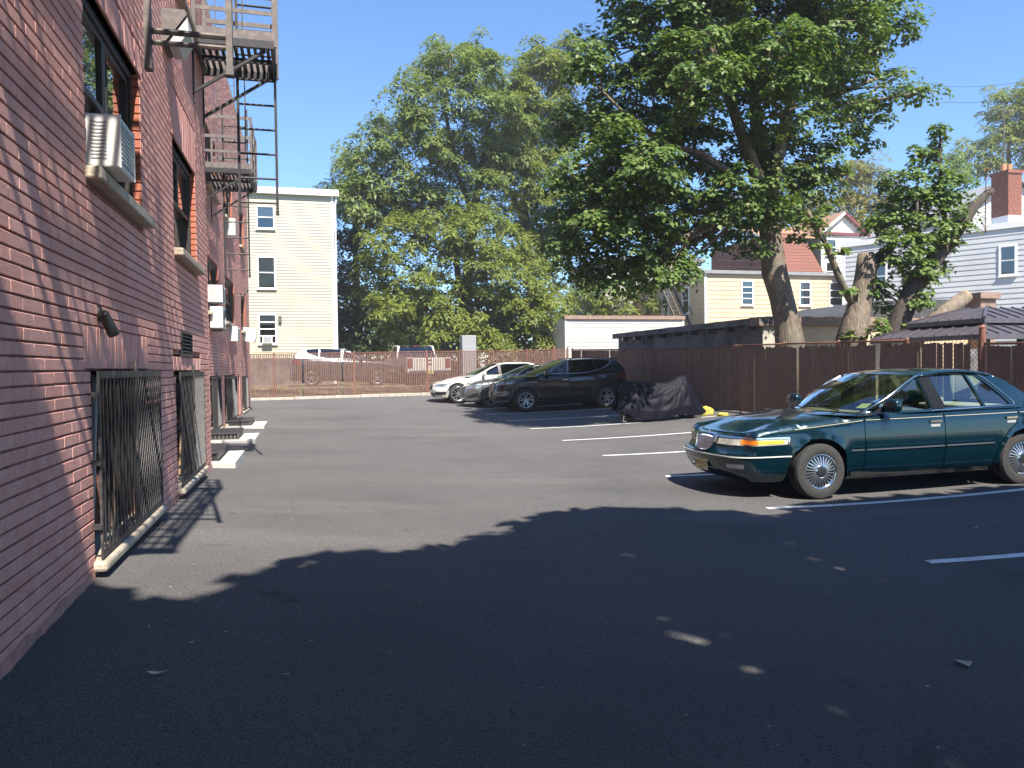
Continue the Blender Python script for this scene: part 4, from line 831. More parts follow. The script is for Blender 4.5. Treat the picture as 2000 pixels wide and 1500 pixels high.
q = onY(1925, 350, YQ); t = thing('dead_leaf_sprig', tuple(q), 'sprig of dry orange brown leaves at the leaning branch tip', 'branch'); C = np.array([list(onY(1925+random.uniform(-6, 6), v, YQ-0.2)) for v in range(330, 450, 9)]); Pp, nr = clump_leaves(C, np.full(len(C), 0.09), 9, C-np.array([0, 0, 0.2]), rng=rng); leaf_cloud('leaves', Pp, nr, 0.10, LEAF_LANCE, 'leaf_brown', t, rng=rng, kind='stuff'); MB().tube([onY(1924, 455, YQ-0.2), onY(1926, 325, YQ-0.2)], 0.012, 5).build('twig', 'bark_dark', t)
# tall trees behind the back fence
YT = 43.0
L1 = [(880,110,48),(835,150,52),(930,135,52),(985,150,42),(795,190,42),(870,215,72),(955,220,62),(790,245,52),(735,262,44),(830,290,66),(720,330,52),(905,310,66),(1000,215,40),(770,340,62),(860,380,66),(690,300,34),(930,90,34),(850,100,26),(700,385,46),(960,300,52),(1000,290,44),(810,390,60),(740,400,50),(940,380,56)]
b = onY(905, 680, YT)
make_tree('tall_tree', (b.x, YT, 0.9), 'tallest feathery green tree behind the back fence', lobes_from_px(L1, YT, 2.2), [([(b.x,YT,0.8)]+pxpath([(905,640),(915,520),(925,420),(940,330),(955,240),(985,150)], YT, YT+0.5), [0.4,0.36,0.3,0.24,0.18,0.12,0.05]), (pxpath([(925,420),(890,330),(870,220),(880,120)], YT, YT-1), [0.2,0.15,0.09,0.04]), (pxpath([(915,500),(850,400),(790,320),(740,270)], YT, YT-1), [0.2,0.14,0.09,0.04])], 'leaf_high', LEAF_LANCE, 0.30, 12, 0.66, per=95, seed=21, branch_r=0.016, droop=0.75, bark='bark_dark')
L2 = [(1060,110,40),(1045,180,48),(1080,220,46),(1030,240,36),(1055,290,50),(1090,320,44),(1000,330,50),(1040,380,52),(1085,130,34),(985,410,50),(1060,440,52),(1020,480,48),(1110,90,34),(1115,160,40),(1110,250,44),(1100,400,46),(1030,120,34),(1000,250,40),(1010,190,36),(1090,480,44)]
b = onY(1050, 690, YT+1.5)
make_tree('tall_tree', (b.x, YT+1.5, 0.9), 'second tall tree, right of the tallest, half behind the maple', lobes_from_px(L2, YT+1.5, 1.6), [([(b.x,YT+1.5,0.8)]+pxpath([(1050,640),(1030,520),(1025,400),(1040,260),(1055,150)], YT+1.5), [0.35,0.3,0.25,0.2,0.12,0.04]), (pxpath([(1025,420),(965,330),(940,260)], YT+1.5), [0.15,0.1,0.05])], 'leaf_locust', LEAF_LANCE, 0.30, 12, 0.64, per=120, seed=23, branch_r=0.016, droop=0.75, bark='bark_dark')
L3 = [(860,450,62),(790,460,58),(935,450,62),(870,520,66),(960,520,58),(800,540,52),(1020,540,46),(890,590,62),(965,590,52),(760,590,40),(1030,600,40),(860,640,46),(930,645,44),(745,480,46),(1005,650,30),(735,545,36),(770,650,26),(1060,640,38),(1065,590,40),(1000,690,26),(1085,670,28),(960,660,36),(1040,500,44),(980,470,50),(830,600,46),(1070,530,40)]
b = onY(900, 700, YT-3.5)
make_tree('locust_tree', (b.x, YT-3.5, 0.9), 'bright yellow green drooping tree just behind the back fence', lobes_from_px(L3, YT-3.5, 1.4), [([(b.x,YT-3.5,0.8)]+pxpath([(905,650),(900,580),(890,500),(870,430)], YT-3.5), [0.28,0.24,0.2,0.14,0.06])], 'leaf_locust', LEAF_LANCE, 0.28, 12, 0.56, per=90, seed=27, branch_r=0.012, droop=0.9, bark='bark_dark')
L4 = [(690,380,46),(670,440,42),(730,410,52),(690,490,52),(720,560,56),(680,580,40),(750,620,52),(700,640,46),(670,520,36),(790,640,46),(690,690,36),(770,690,40),(650,370,20),(850,690,40)]
b = onY(700, 700, YT+4)
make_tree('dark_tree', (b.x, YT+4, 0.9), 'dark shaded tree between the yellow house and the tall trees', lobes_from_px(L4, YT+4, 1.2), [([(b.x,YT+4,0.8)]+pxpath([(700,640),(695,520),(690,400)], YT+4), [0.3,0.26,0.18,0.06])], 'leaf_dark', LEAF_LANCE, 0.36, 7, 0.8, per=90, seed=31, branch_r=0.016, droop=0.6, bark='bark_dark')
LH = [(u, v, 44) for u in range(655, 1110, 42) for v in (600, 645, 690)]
make_tree('shadow_foliage', (2.5, 51, 0.9), 'dark foliage added for the shadow below the tall trees', lobes_from_px(LH, 52, 1.0), [], 'leaf_dark', LEAF_WIDE, 0.5, 2.4, 1.0, per=60, seed=41, branch_r=0.02, limbs=False)  # added dark leaves stand for the shadow under the trees
L5 = [(1090,600,34),(1130,570,42),(1190,580,42),(1250,560,42),(1290,580,30),(1100,640,26),(1070,580,30),(1085,660,22),(1220,600,34),(1160,610,30),(1310,520,30),(1280,530,30)]
b = onY(1180, 700, 45)
make_tree('low_tree', (b.x, 45, 0.9), 'low light green tree seen between maple and white shed', lobes_from_px(L5, 44, 1.0), [([(b.x,45,0.5)]+pxpath([(1180,640),(1185,590)], 45), [0.2,0.16,0.08])], 'leaf_locust', LEAF_LANCE, 0.32, 9, 0.6, per=70, seed=33, branch_r=0.012, droop=0.6)
b = onY(1680, 600, 56)
make_tree('far_tree', (b.x, 56, 0), 'yellow green tree rising behind the gabled house', lobes_from_px([(1650,360,46),(1700,370,52),(1690,330,36),(1640,410,50),(1700,430,50),(1590,430,46),(1740,400,46),(1560,400,50),(1500,430,50),(1440,420,46),(1400,410,40),(1760,440,40)], 56, 1.5), [([(b.x,56,0)]+pxpath([(1680,500),(1680,400)], 56), [0.35,0.3,0.1])], 'leaf_yellow', LEAF_LANCE, 0.42, 5.5, 0.9, per=75, seed=35, branch_r=0.016, droop=0.5, group='trees behind the houses')
b = onY(1830, 500, 52)
make_tree('far_tree', (b.x, 52, 0), 'green tree crown between sprouting tree and chimney', lobes_from_px([(1800,400,40),(1850,380,44),(1760,440,36),(1830,440,46),(1880,400,36),(1870,330,30)], 52, 1.2), [([(b.x,52,0)]+pxpath([(1830,500),(1830,400)], 52), [0.3,0.25,0.1])], 'leaf_sprout', LEAF_LANCE, 0.42, 6.5, 0.85, per=75, seed=36, branch_r=0.016, group='trees behind the houses')
b = onY(1970, 400, 58)
make_tree('far_tree', (b.x, 58, 0), 'tall tree behind chimney and antenna at the right edge', lobes_from_px([(1960,230,50),(2010,210,60),(1910,290,46),(1975,290,52),(2040,280,60),(1890,330,30),(1940,180,14),(1990,185,30)], 58, 1.5), [([(b.x,58,0)]+pxpath([(1970,400),(1970,250)], 58), [0.35,0.3,0.12])], 'leaf_locust', LEAF_LANCE, 0.42, 5.5, 0.9, per=80, seed=37, branch_r=0.016, droop=0.5, group='trees behind the houses')
# two trees behind the viewer: they shade the near part of the lot
SH = [(-1.5,4.85),(-0.9,4.55),(-0.4,4.25),(0.0,5.5),(0.55,5.75),(1.05,5.8),(1.7,6.5),(2.15,7.1),(2.8,7.8),(3.5,7.75),(4.3,7.45),(4.7,7.05),(5.2,7.5),(5.8,7.75),(7,7.8),(9,7.7),(12,7.7)]
def shade_edge(x): return float(np.interp(x, [s[0] for s in SH], [s[1] for s in SH]))
rng = np.random.default_rng(77)
def shade_tree(label, x0, x1, trunkxy, n, seed):
    t = thing('shade_tree', (*trunkxy, gz(*trunkxy)), label, 'tree', 'trees behind the viewer'); C = []; Rr = []
    while len(C) < n:
        xs = rng.uniform(x0, x1); e = shade_edge(xs); depth = rng.random()**1.6*13; r = rng.uniform(0.22, 0.55)
        ys = e-r*0.85-depth; z = rng.uniform(5.6, 9.5); g_ = gz(xs, min(max(ys, -5), 8)); k = z-g_
        P = (xs-LDIR.x/-LDIR.z*k, ys-LDIR.y/-LDIR.z*k, z)
        C.append(P); Rr.append(r)
    C = np.array(C); Rr = np.array(Rr); ce = np.tile(np.array([(x0+x1)/2, -6, 5.0]), (n, 1)); P, nr = clump_leaves(C, Rr, 44, ce, 0.3, rng=rng); leaf_cloud('crown', P, nr, 0.26, LEAF_WIDE, 'leaf_maple', t, rng=rng, kind='stuff')
    m = MB(); tx, ty = trunkxy; cx = (x0+x1)/2; m.tube([(tx,ty,-0.1),(tx+0.05,ty+0.1,2.5),(tx-0.1,ty+0.3,5),(cx,ty+1.5,7.5)], [0.36,0.3,0.25,0.1], 12)
    for q in C[::14]: m.tube([(tx-0.1,ty+0.3,5), ((tx+q[0])/2,(ty+0.3+q[1])/2,6+0.2*q[2]), tuple(q)], [0.09,0.05,0.015], 6)
    m.build('trunk', 'bark', t, smooth=True)
shade_tree('maple behind the viewer on the left whose shadow lies by the wall', -4.2, 0.0, (-2.6, -6.5), 420, 1)
shade_tree('maple behind the viewer on the right whose shadow covers the near lot', 0.0, 13.0, (6.5, -6.0), 1700, 2)
# ------------------------------------------------------------------ vehicles
def paint(name, col, metal=0.0, rough=0.3, spec=0.5):
    return mat(name, col, rough, metal=metal, coat=1.0, spec=spec, var=((3.0, tuple(c*0.92 for c in col), 0.45, 0.6),), coord='obj')
paint('paint_teal', (0.0015,0.022,0.034), 0.45, 0.25); paint('paint_black', (0.006,0.007,0.009), 0.2, 0.3); paint('paint_white', (0.66,0.65,0.60), 0.0, 0.35); paint('paint_grey', (0.20,0.20,0.205), 0.7, 0.3); paint('paint_slate', (0.10,0.105,0.115), 0.6, 0.3)
mat('pillar_black', (0.01,0.01,0.012), 0.35, spec=0.2); mat('trim_dark', (0.015,0.015,0.016), 0.5); mat('under', (0.006,0.006,0.006), 0.95)
mat('seat_tan', (0.52,0.46,0.33), 0.8); mat('seat_black', (0.03,0.03,0.032), 0.7); mat('dash', (0.26,0.23,0.16), 0.7)
mat('lens_clear', (0.52,0.50,0.43), 0.12, spec=0.6, coat=1.0, var=((14,(0.36,0.35,0.32),0.45,0.65),)); mat('lens_amber', (0.85,0.22,0.015), 0.15, coat=1.0); mat('lens_yellow', (0.85,0.55,0.02), 0.15, coat=1.0); mat('lens_red', (0.16,0.006,0.008), 0.15, coat=1.0); mat('lens_lamp', (0.34,0.36,0.38), 0.08, metal=0.6, coat=1.0)
mat('plate', (0.62,0.52,0.16), 0.5, var=((6,(0.66,0.60,0.32),0.4,0.6),)); mat('pinstripe', (0.45,0.42,0.30), 0.4); mat('plate_ink', (0.02,0.02,0.03), 0.6); mat('plate_rim', (0.70,0.70,0.66), 0.4)
glass_mat('car_glass', (0.66,0.78,0.77), 1.9); glass_mat('car_glass_clear', (0.8,0.86,0.85), 0.6); glass_mat('car_glass_dark', (0.10,0.11,0.11), 1.1); glass_mat('windscreen', (0.72,0.80,0.68), 2.0)
mat('sticker_green', (0.30,0.36,0.14), 0.6); mat('sticker_blue', (0.05,0.16,0.50), 0.6)
def interp(x, tab):
    return float(np.interp(x, [q[0] for q in tab], [q[1] for q in tab]))
def sm(x, tab):
    """smooth (cosine-free Hermite) interpolation through a table"""
    xs = [q[0] for q in tab]; ys = [q[1] for q in tab]
    if x <= xs[0]: return ys[0]
    if x >= xs[-1]: return ys[-1]
    i = max(k for k in range(len(xs)-1) if xs[k] <= x); h = xs[i+1]-xs[i]; t = (x-xs[i])/h
    def sl(k):
        if k == 0: return (ys[1]-ys[0])/(xs[1]-xs[0])
        if k == len(xs)-1: return (ys[-1]-ys[-2])/(xs[-1]-xs[-2])
        a, b = (ys[k]-ys[k-1])/(xs[k]-xs[k-1]), (ys[k+1]-ys[k])/(xs[k+1]-xs[k]); return 0.0 if a*b <= 0 else 2*a*b/(a+b)
    a, b = sl(i)*h, sl(i+1)*h; return (2*t**3-3*t*t+1)*ys[i]+(t**3-2*t*t+t)*a+(-2*t**3+3*t*t)*ys[i+1]+(t**3-t*t)*b
class Car:
    """nose at x=0, tail at x=L, seen side y<0. The body band is wrapped round a plan outline (u runs from the middle of the nose round the side to the middle of the tail)."""
    def __init__(s, S): 
        s.S = S; L, w = S['L'], S['W']/2; rc, rr = S.get('rcf', 0.42), S.get('rcr', 0.35); bow, bowr = S.get('bow', 0.22), S.get('bowr', 0.12); pts = []
        wf, wr = S.get('wf', 0.90)*w, S.get('wr', 0.93)*w
        n = 40
        for i in range(n+1): y = (wf-rc)*i/n; pts.append((S.get('nose', 0.0)+bow*(y/wf)**2, y))
        x0 = pts[-1][0]; sl = math.atan(2*bow*(wf-rc)/wf**2)
        for i in range(1, 21):
            a = sl+(math.pi/2-sl)*i/20; pts.append((x0+rc*(math.sin(a)-math.sin(sl))*0+rc*(-math.cos(a)+math.cos(sl)), wf-rc+rc*(math.sin(a)-math.sin(sl))))
        y1 = pts[-1][1]; x1 = pts[-1][0]; xm = L*0.45
        pr = []
        for i in range(n+1): y = (wr-rr)*i/n; pr.append((L-bowr*(y/wr)**2, y))
        sr = math.atan(2*bowr*(wr-rr)/wr**2); xr0 = pr[-1][0]
        for i in range(1, 21):
            a = sr+(math.pi/2-sr)*i/20; pr.append((xr0-rr*(-math.cos(a)+math.cos(sr)), wr-rr+rr*(math.sin(a)-math.sin(sr))))
        x2, y2 = pr[-1]
        for i in range(1, 60):
            t = i/60; x = x1+(x2-x1)*t; q = 1-abs(2*t-1)**2.4; yy = (y1+(y2-y1)*t); pts.append((x, yy+(w-max(y1, y2))*q if yy < w else yy))
        pts += pr[::-1]; s.pts = np.array(pts); d = np.r_[0, np.cumsum(np.hypot(*np.diff(s.pts, axis=0).T))]; s.u = d; s.U = d[-1]
        ys = s.pts[:, 1]; s.iw = int(np.argmax(ys))
    def P(s, u):
        sg = -1 if u >= 0 else 1; a = min(abs(u), s.U); x = np.interp(a, s.u, s.pts[:, 0]); y = np.interp(a, s.u, s.pts[:, 1]); return x, y, sg
    def N(s, u):
        a = min(max(abs(u), 0.004), s.U-0.004); e = 0.02; x0, y0, _ = s.P(max(0, a-e)); x1, y1, _ = s.P(min(s.U, a+e)); d = math.hypot(x1-x0, y1-y0); tx, ty = (x1-x0)/d, (y1-y0)/d; return -ty, tx     # outward
    def us(s, x):
        """u of a place on the side, by x"""
        k0 = int(np.searchsorted(s.pts[:s.iw, 0], 0)); m = (s.u > s.u[41]) & (s.u < s.u[-42]); return float(np.interp(x, s.pts[m, 0], s.u[m]))
    def uf(s, y): return float(np.interp(y, s.pts[:61, 1], s.u[:61]))
    def ur(s, y): return s.U-float(np.interp(y, s.pts[::-1][:61, 1], (s.U-s.u[::-1])[:61]))
    def zs(s, u): return sm(s.P(u)[0], s.S['zs'])
    def inset(s, u, z):
        S = s.S; nx, ny = s.N(u); zt = s.zs(u); r = S.get('rsh', 0.05); f = max(0, min(1, (abs(nx)-0.25)/0.5)); f = f*f*(3-2*f)
        zr = z if 'absz' in S else z
        side = sm(z, S['side']); fr = sm(z, S['front'] if nx < 0 else S['rear']); i = side*(1-f)+fr*f
        if z > zt-r: i += r-math.sqrt(max(0, r*r-(min(z, zt)-(zt-r))**2))
        for (xc, zc, rad, lip) in S.get('arch', ()):
            x = s.P(u)[0]; d = math.hypot(x-xc, z-zc)-rad
            if f < 0.5 and 0 <= d < 0.07: i -= lip*(1-d/0.07)
        return i
    def M(s, u, z, off=0.0):
        x, y, sg = s.P(u); nx, ny = s.N(u); k = -s.inset(u, z)+off; return Vector((x+nx*k, sg*(y+ny*k), z))
    def panel(s, name, poly, m, parent, du=0.09, dz=0.05, off=0.0, rim=0.014, holes=(), smooth=True, build=True, dens=None):
        poly = densify(poly, dens or min(du, dz)*0.8); V = [Vector(p) for p in poly]; E = [(i, (i+1) % len(poly)) for i in range(len(poly))]
        for h in holes:
            h = densify(h, min(du, dz)*0.8); b = len(V); V += [Vector(p) for p in h]; E += [(b+i, b+(i+1) % len(h)) for i in range(len(h))]
        us_ = [p[0] for p in poly]; zs_ = [p[1] for p in poly]; nu = max(2, int((max(us_)-min(us_))/du)); nz = max(2, int((max(zs_)-min(zs_))/dz))
        for i in range(1, nu):
            for j in range(1, nz):
                q = (min(us_)+(max(us_)-min(us_))*i/nu, min(zs_)+(max(zs_)-min(zs_))*j/nz)
                if inside(q, poly) and not any(inside(q, h) for h in holes) and near_edge(q, poly) > 0.012: V.append(Vector(q))
        vv, ee, ff, ov, oe, of = delaunay_2d_cdt([Vector((v[0], v[1])) for v in V], E, [], 1 if not holes else 0, 1e-5)
        F = []
        for f in ff:
            c = (sum(vv[i][0] for i in f)/len(f), sum(vv[i][1] for i in f)/len(f))
            if inside(c, poly) and not any(inside(c, h) for h in holes): F.append(tuple(f))
        b = MB(); b.v = [tuple(s.M(v[0], v[1], off)) for v in vv]; b.f = F
        if rim:                                    # turn the edge inwards so that gaps have depth
            cnt = {}
            for f in F:
                for a, c in zip(f, f[1:]+f[:1]): cnt[tuple(sorted((a, c)))] = cnt.get(tuple(sorted((a, c))), 0)+1
            be = [e for e, k in cnt.items() if k == 1]; mp = {}
            for e in be:
                for i in e:
                    if i not in mp: mp[i] = len(b.v); b.v.append(tuple(s.M(vv[i][0], vv[i][1], off-rim)))
            for a, c in be: b.f.append((a, c, mp[c], mp[a]))
        return b.build(name, m, parent, smooth=smooth, sharp=50) if build else b
def densify(poly, d):
    out = []
    for a, b in zip(poly, poly[1:]+poly[:1]):
        n = max(1, int(math.hypot(b[0]-a[0], b[1]-a[1])/d)); out += [(a[0]+(b[0]-a[0])*i/n, a[1]+(b[1]-a[1])*i/n) for i in range(n)]
    return out
def inside(p, poly):
    x, y = p; c = False; n = len(poly); j = n-1
    for i in range(n):
        xi, yi = poly[i][0], poly[i][1]; xj, yj = poly[j][0], poly[j][1]
        if (yi > y) != (yj > y) and x < (xj-xi)*(y-yi)/(yj-yi)+xi: c = not c
        j = i
    return c
def near_edge(p, poly):
    m = 9
    for a, b in zip(poly, poly[1:]+poly[:1]):
        dx, dy = b[0]-a[0], b[1]-a[1]; L = dx*dx+dy*dy; t = 0 if L == 0 else max(0, min(1, ((p[0]-a[0])*dx+(p[1]-a[1])*dy)/L)); m = min(m, math.hypot(p[0]-a[0]-t*dx, p[1]-a[1]-t*dy))
    return m
def arc(cx, cz, r, a0, a1, n=18): return [(cx+r*math.cos(R(a0+(a1-a0)*i/n)), cz+r*math.sin(R(a0+(a1-a0)*i/n))) for i in range(n+1)]
def roundpoly(P, r, n=5):
    """round the corners of a polygon; r may be a list"""
    out = []; k = len(P)
    for i in range(k):
        a, b, c = Vector(P[i-1][:2]), Vector(P[i][:2]), Vector(P[(i+1) % k][:2]); rr = r[i] if isinstance(r, (list, tuple)) else r
        d0, d1 = (a-b), (c-b); q = min(rr, d0.length*0.45, d1.length*0.45)
        p0, p1 = b+d0.normalized()*q, b+d1.normalized()*q
        for j in range(n+1): t = j/n; out.append(tuple((p0*(1-t)**2+b*2*t*(1-t)+p1*t*t)))
    return out
# ---- wheels -------------------------------------------------------------
def wheel(par, x, y, sg, R_, wd, rim_r, style, m_rim='alloy'):
    """sg -1: outer face towards -y"""
    t = bpy.data.objects.new('wheel', None); COL.objects.link(t); t.parent = par; t.location = (x, y, R_-0.008); t.rotation_euler = (0, 0, 0 if sg < 0 else math.pi); t.empty_display_size = 0.1
    b = MB(); h = wd/2; pr = [(rim_r*0.93,-h*0.80),(rim_r*1.02,-h*0.93),(rim_r*1.10,-h*1.0),((R_+rim_r)/2,-h*1.05),(R_*0.945,-h*0.92),(R_*0.985,-h*0.74),(R_,-h*0.5),(R_,-h*0.30),(R_-0.008,-h*0.29),(R_-0.008,-h*0.22),(R_,-h*0.21),(R_,h*0.5),(R_*0.96,h*0.9),((R_+rim_r)/2,h),(rim_r,h*0.9)]
    b.lathe(pr, 48, 'y'); b.build('tyre', 'rubber', t, smooth=True, world=False, sharp=35)
    # tread blocks
    tb = MB()
    for i in range(60):
        a = 2*math.pi*i/60; c, s_ = math.cos(a), math.sin(a); 
        for yy, w2 in ((-h*0.62, h*0.10),):
            q = MB().cbox((0, yy, 0), (0.006, w2*2, 0.016)); M_ = Matrix.Rotation(-a, 4, 'Y') @ Matrix.Translation((R_*0.99, 0, 0)); tb.add(q, M_)
    tb.build('tread', 'rubber', t, world=False, kind='stuff')
    MB().lathe([(rim_r*1.0,h*0.6),(rim_r*0.9,-h*0.45),(0.001,-h*0.3)], 32, 'y').build('inner_rim', 'under', t, smooth=True, world=False)
    MB().lathe([(rim_r*0.9,-h*0.70),(rim_r*0.95,-h*0.86),(rim_r*1.015,-h*0.95),(rim_r*1.03,-h*0.86)], 48, 'y').build('rim', m_rim, t, smooth=True, world=False)
    if style == 'wire':
        n = 26
        for i in range(n):
            a = 2*math.pi*i/n; q = MB(); y0, y1 = -h*0.86, -h*0.62; r0, r1 = rim_r*0.36, rim_r*0.90; tw = R(5)
            q.bar((r0*math.cos(a), y0, r0*math.sin(a)), (r1*math.cos(a+tw), y1, r1*math.sin(a+tw)), 0.012, 0.02, up=(0, 1, 0)); q.build('spoke', 'alloy', t, world=False)
        MB().lathe([(rim_r*0.30,-h*0.98),(rim_r*0.38,-h*0.93),(rim_r*0.41,-h*0.80)], 32, 'y').build('hub_ring', 'chrome', t, smooth=True, world=False)
        MB().lathe([(0.001,-h*1.0),(rim_r*0.24,-h*1.0),(rim_r*0.30,-h*0.97)], 32, 'y').build('hub_cap', 'trim_dark', t, smooth=True, world=False)
        MB().lathe([(rim_r*0.93,-h*0.5),(rim_r*0.35,-h*0.55)], 32, 'y').build('backing', 'trim_dark', t, smooth=True, world=False)
    else:
        n = 5
        for i in range(n):
            for d in (-1, 1):
                a = 2*math.pi*i/n+math.pi/2; a0, a1 = a+d*R(9), a+d*R(style if isinstance(style, (int, float)) else 13); q = MB(); y0, y1 = -h*0.66, -h*0.80; r0, r1 = rim_r*0.14, rim_r*0.94
                q.bar((r0*math.cos(a0), y0, r0*math.sin(a0)), (r1*math.cos(a1), y1, r1*math.sin(a1)), 0.03, 0.032, up=(0, 1, 0)); q.build('spoke', m_rim, t, world=False)
        MB().lathe([(0.001,-h*0.80),(rim_r*0.17,-h*0.78),(rim_r*0.24,-h*0.60)], 24, 'y').build('hub_cap', m_rim, t, smooth=True, world=False)
        MB().lathe([(0.001,-h*0.1),(rim_r*0.72,-h*0.1)], 24, 'y').build('brake_disc', 'grey_iron', t, smooth=True, world=False)
    return t
def wheel_set(par, S):
    for x in S['axles']:
        for sg in (-1, 1): wheel(par, x, sg*(S['track']/2), sg, S['tyre'], S.get('tw', 0.21), S['rim'], S['style'], S.get('rim_mat', 'alloy'))
        for sg in (-1, 1):                    # dark wheel housing
            b = MB(); w = S['W']/2; r = S['archr']+0.02
            b.grid(lambda a, c: (x+r*math.cos(math.pi*a), sg*(w-0.10-0.42*c), S['archz']+r*math.sin(math.pi*a)), 16, 2)
            b.quad(*[(x+dx, sg*(w-0.52), zz) for dx, zz in ((-r,0.15),(r,0.15),(r,S['archz']+r),(-r,S['archz']+r))]); b.build('wheel_housing', 'under', par, world=False)
# ---- whole car ----------------------------------------------------------
def greenhouse(c, car, S, glass, ws_glass, pm):
    """S['gh']: A0 (cowl x,z), A1 (top of screen), B1 (top of rear glass), B0 (its base), yb/yt half widths"""
    G = S['gh']; yb, yt = G['yb'], G['yt']; (ax0, az0), (ax1, az1), (bx1, bz1), (bx0, bz0) = G['A0'], G['A1'], G['B1'], G['B0']; zr = G['zr']
    def Y(x, z):                                # half width of the cabin at height z
        t = max(0, (z-G['zb'])/(zr-G['zb'])); k = 1-0.5*max(0, abs((x-(ax1+bx1)/2)/(bx1-ax1)*1.0)-0.6)**2; return (yb+(yt-yb)*(0.85*t+0.15*t*t))*k
    for sg in (-1, 1):
        out = G['side']; b = MB(); poly = densify(out, 0.06); V = [Vector(p) for p in poly]; E = [(i, (i+1) % len(poly)) for i in range(len(poly))]; H = []
        for wn in G['windows']:
            h = densify(wn, 0.05); H.append(h); k = len(V); V += [Vector(p) for p in h]; E += [(k+i, k+(i+1) % len(h)) for i in range(len(h))]
        vv, ee, ff, *_ = delaunay_2d_cdt(V, E, [], 0, 1e-5); F = []
        for f in ff:
            q = (sum(vv[i][0] for i in f)/len(f), sum(vv[i][1] for i in f)/len(f))
            if inside(q, poly) and not any(inside(q, h) for h in H): F.append(tuple(f))
        b.v = [(v[0], sg*Y(v[0], v[1]), v[1]) for v in vv]+[(v[0], sg*(Y(v[0], v[1])-0.045), v[1]) for v in vv]; n = len(vv); b.f = F+[tuple(i+n for i in f[::-1]) for f in F]; cnt = {}
        for f in F:
            for p, q in zip(f, f[1:]+f[:1]): cnt[tuple(sorted((p, q)))] = cnt.get(tuple(sorted((p, q))), 0)+1
        for (p, q), k in cnt.items():
            if k == 1: b.f.append((p, q, q+n, p+n))
        b.build('pillars', pm, car, smooth=True, sharp=40, world=False)
        for j, wn in enumerate(G['windows']):
            if G.get('skip') and sg < 0 and j in G['skip']: continue
            h = densify(wn, 0.08); q = MB(); k = len(h); gx = [(p[0], sg*(Y(p[0], p[1])-0.016), p[1]) for p in h]; q.v = gx; q.f = [tuple(range(k))]
            q.build('side_window', glass[j] if isinstance(glass, list) else glass, car, world=False)
        for tr in G.get('trim', ()):
            q = MB(); q.tube([(p[0], sg*(Y(p[0], p[1])+0.004), p[1]) for p in tr], 0.009, 6); q.build('window_trim', 'chrome', car, smooth=True, world=False)
        for pl in G.get('blackout', ()):
            a_, b_, c_, d_ = pl; q = MB(); q.grid(lambda i, j: (lambda x, z: (x, sg*(Y(x, z)+0.007), z))(*[(a_[k]*(1-j)+b_[k]*j)*(1-i)+(d_[k]*(1-j)+c_[k]*j)*i for k in (0, 1)]), 10, 3); q.build('pillar_cover', 'pillar_black', car, smooth=True, world=False)
    cb, ct = G.get('bow_b', 0.16), G.get('bow_t', 0.10)
    def screen(x0, z0, x1, z1, s0, s1, m, name, vmax, bulge=0.02):
        b = MB()
        def fn(a, v):
            vv = (v*2-1)*vmax; x = x0+(x1-x0)*a; z = z0+(z1-z0)*a; bw = s0+(s1-s0)*a; yy = Y(x, z)
            return (x-bw*(1-vv*vv)+math.sin(math.pi*a)*bulge*(-1 if s0 > 0 else 1), vv*yy, z+0.02*(1-vv*vv)*a+math.sin(math.pi*a)*bulge*0.8)
        b.grid(fn, 8, 16); return b.build(name, m, car, smooth=True, world=False)
    screen(ax0+0.01, az0+0.005, ax1, az1, cb, ct, ws_glass, 'windscreen', 0.965)
    screen(bx0-0.01, bz0+0.005, bx1, bz1, -G.get('bow_rb', 0.10), -G.get('bow_rt', 0.08), glass[-1] if isinstance(glass, list) else glass, 'rear_window', 0.955)
    r = MB()
    def roof(a, v):
        vv = v*2-1; fx = ax1-ct*(1-vv*vv); rx = bx1+G.get('bow_rt', 0.08)*(1-vv*vv); x = fx+(rx-fx)*a
        z = az1+(bz1-az1)*a+G.get('crown', 0.05)*math.sin(math.pi*a)**0.8+0.02*(1-abs(vv)**2.2)+0.0; e = max(0, abs(vv)-0.86)/0.14
        return (x, vv*(Y(x, zr-0.01)+0.006), z-0.022*e*e*1.2)
    r.grid(roof, 20, 28); r.build('roof', S.get('roofmat', pm), car, smooth=True, world=False)
    for sg in (-1, 1):
        q = MB(); P = []
        for k in range(9): a = k/8*0.985; x = ax0+(ax1-ax0)*a; z = az0+(az1-az0)*a; P.append((x+0.0, sg*(Y(x, z)*0.982), z-0.004))
        q.tube(P, 0.02, 8); P = [roof(k/14, 0.002 if sg < 0 else 0.998) for k in range(15)]; q.tube([(p[0], p[1], p[2]+0.0) for p in P], 0.022, 8)
        P = []
        for k in range(9): a = 0.03+k/8*0.95; x = bx1+(bx0-bx1)*a; z = bz1+(bz0-bz1)*a; P.append((x, sg*Y(x, z)*0.972, z-0.008))
        q.tube(P, 0.024, 8); q.build('roof_rail', pm, car, smooth=True, world=False)
    return Y
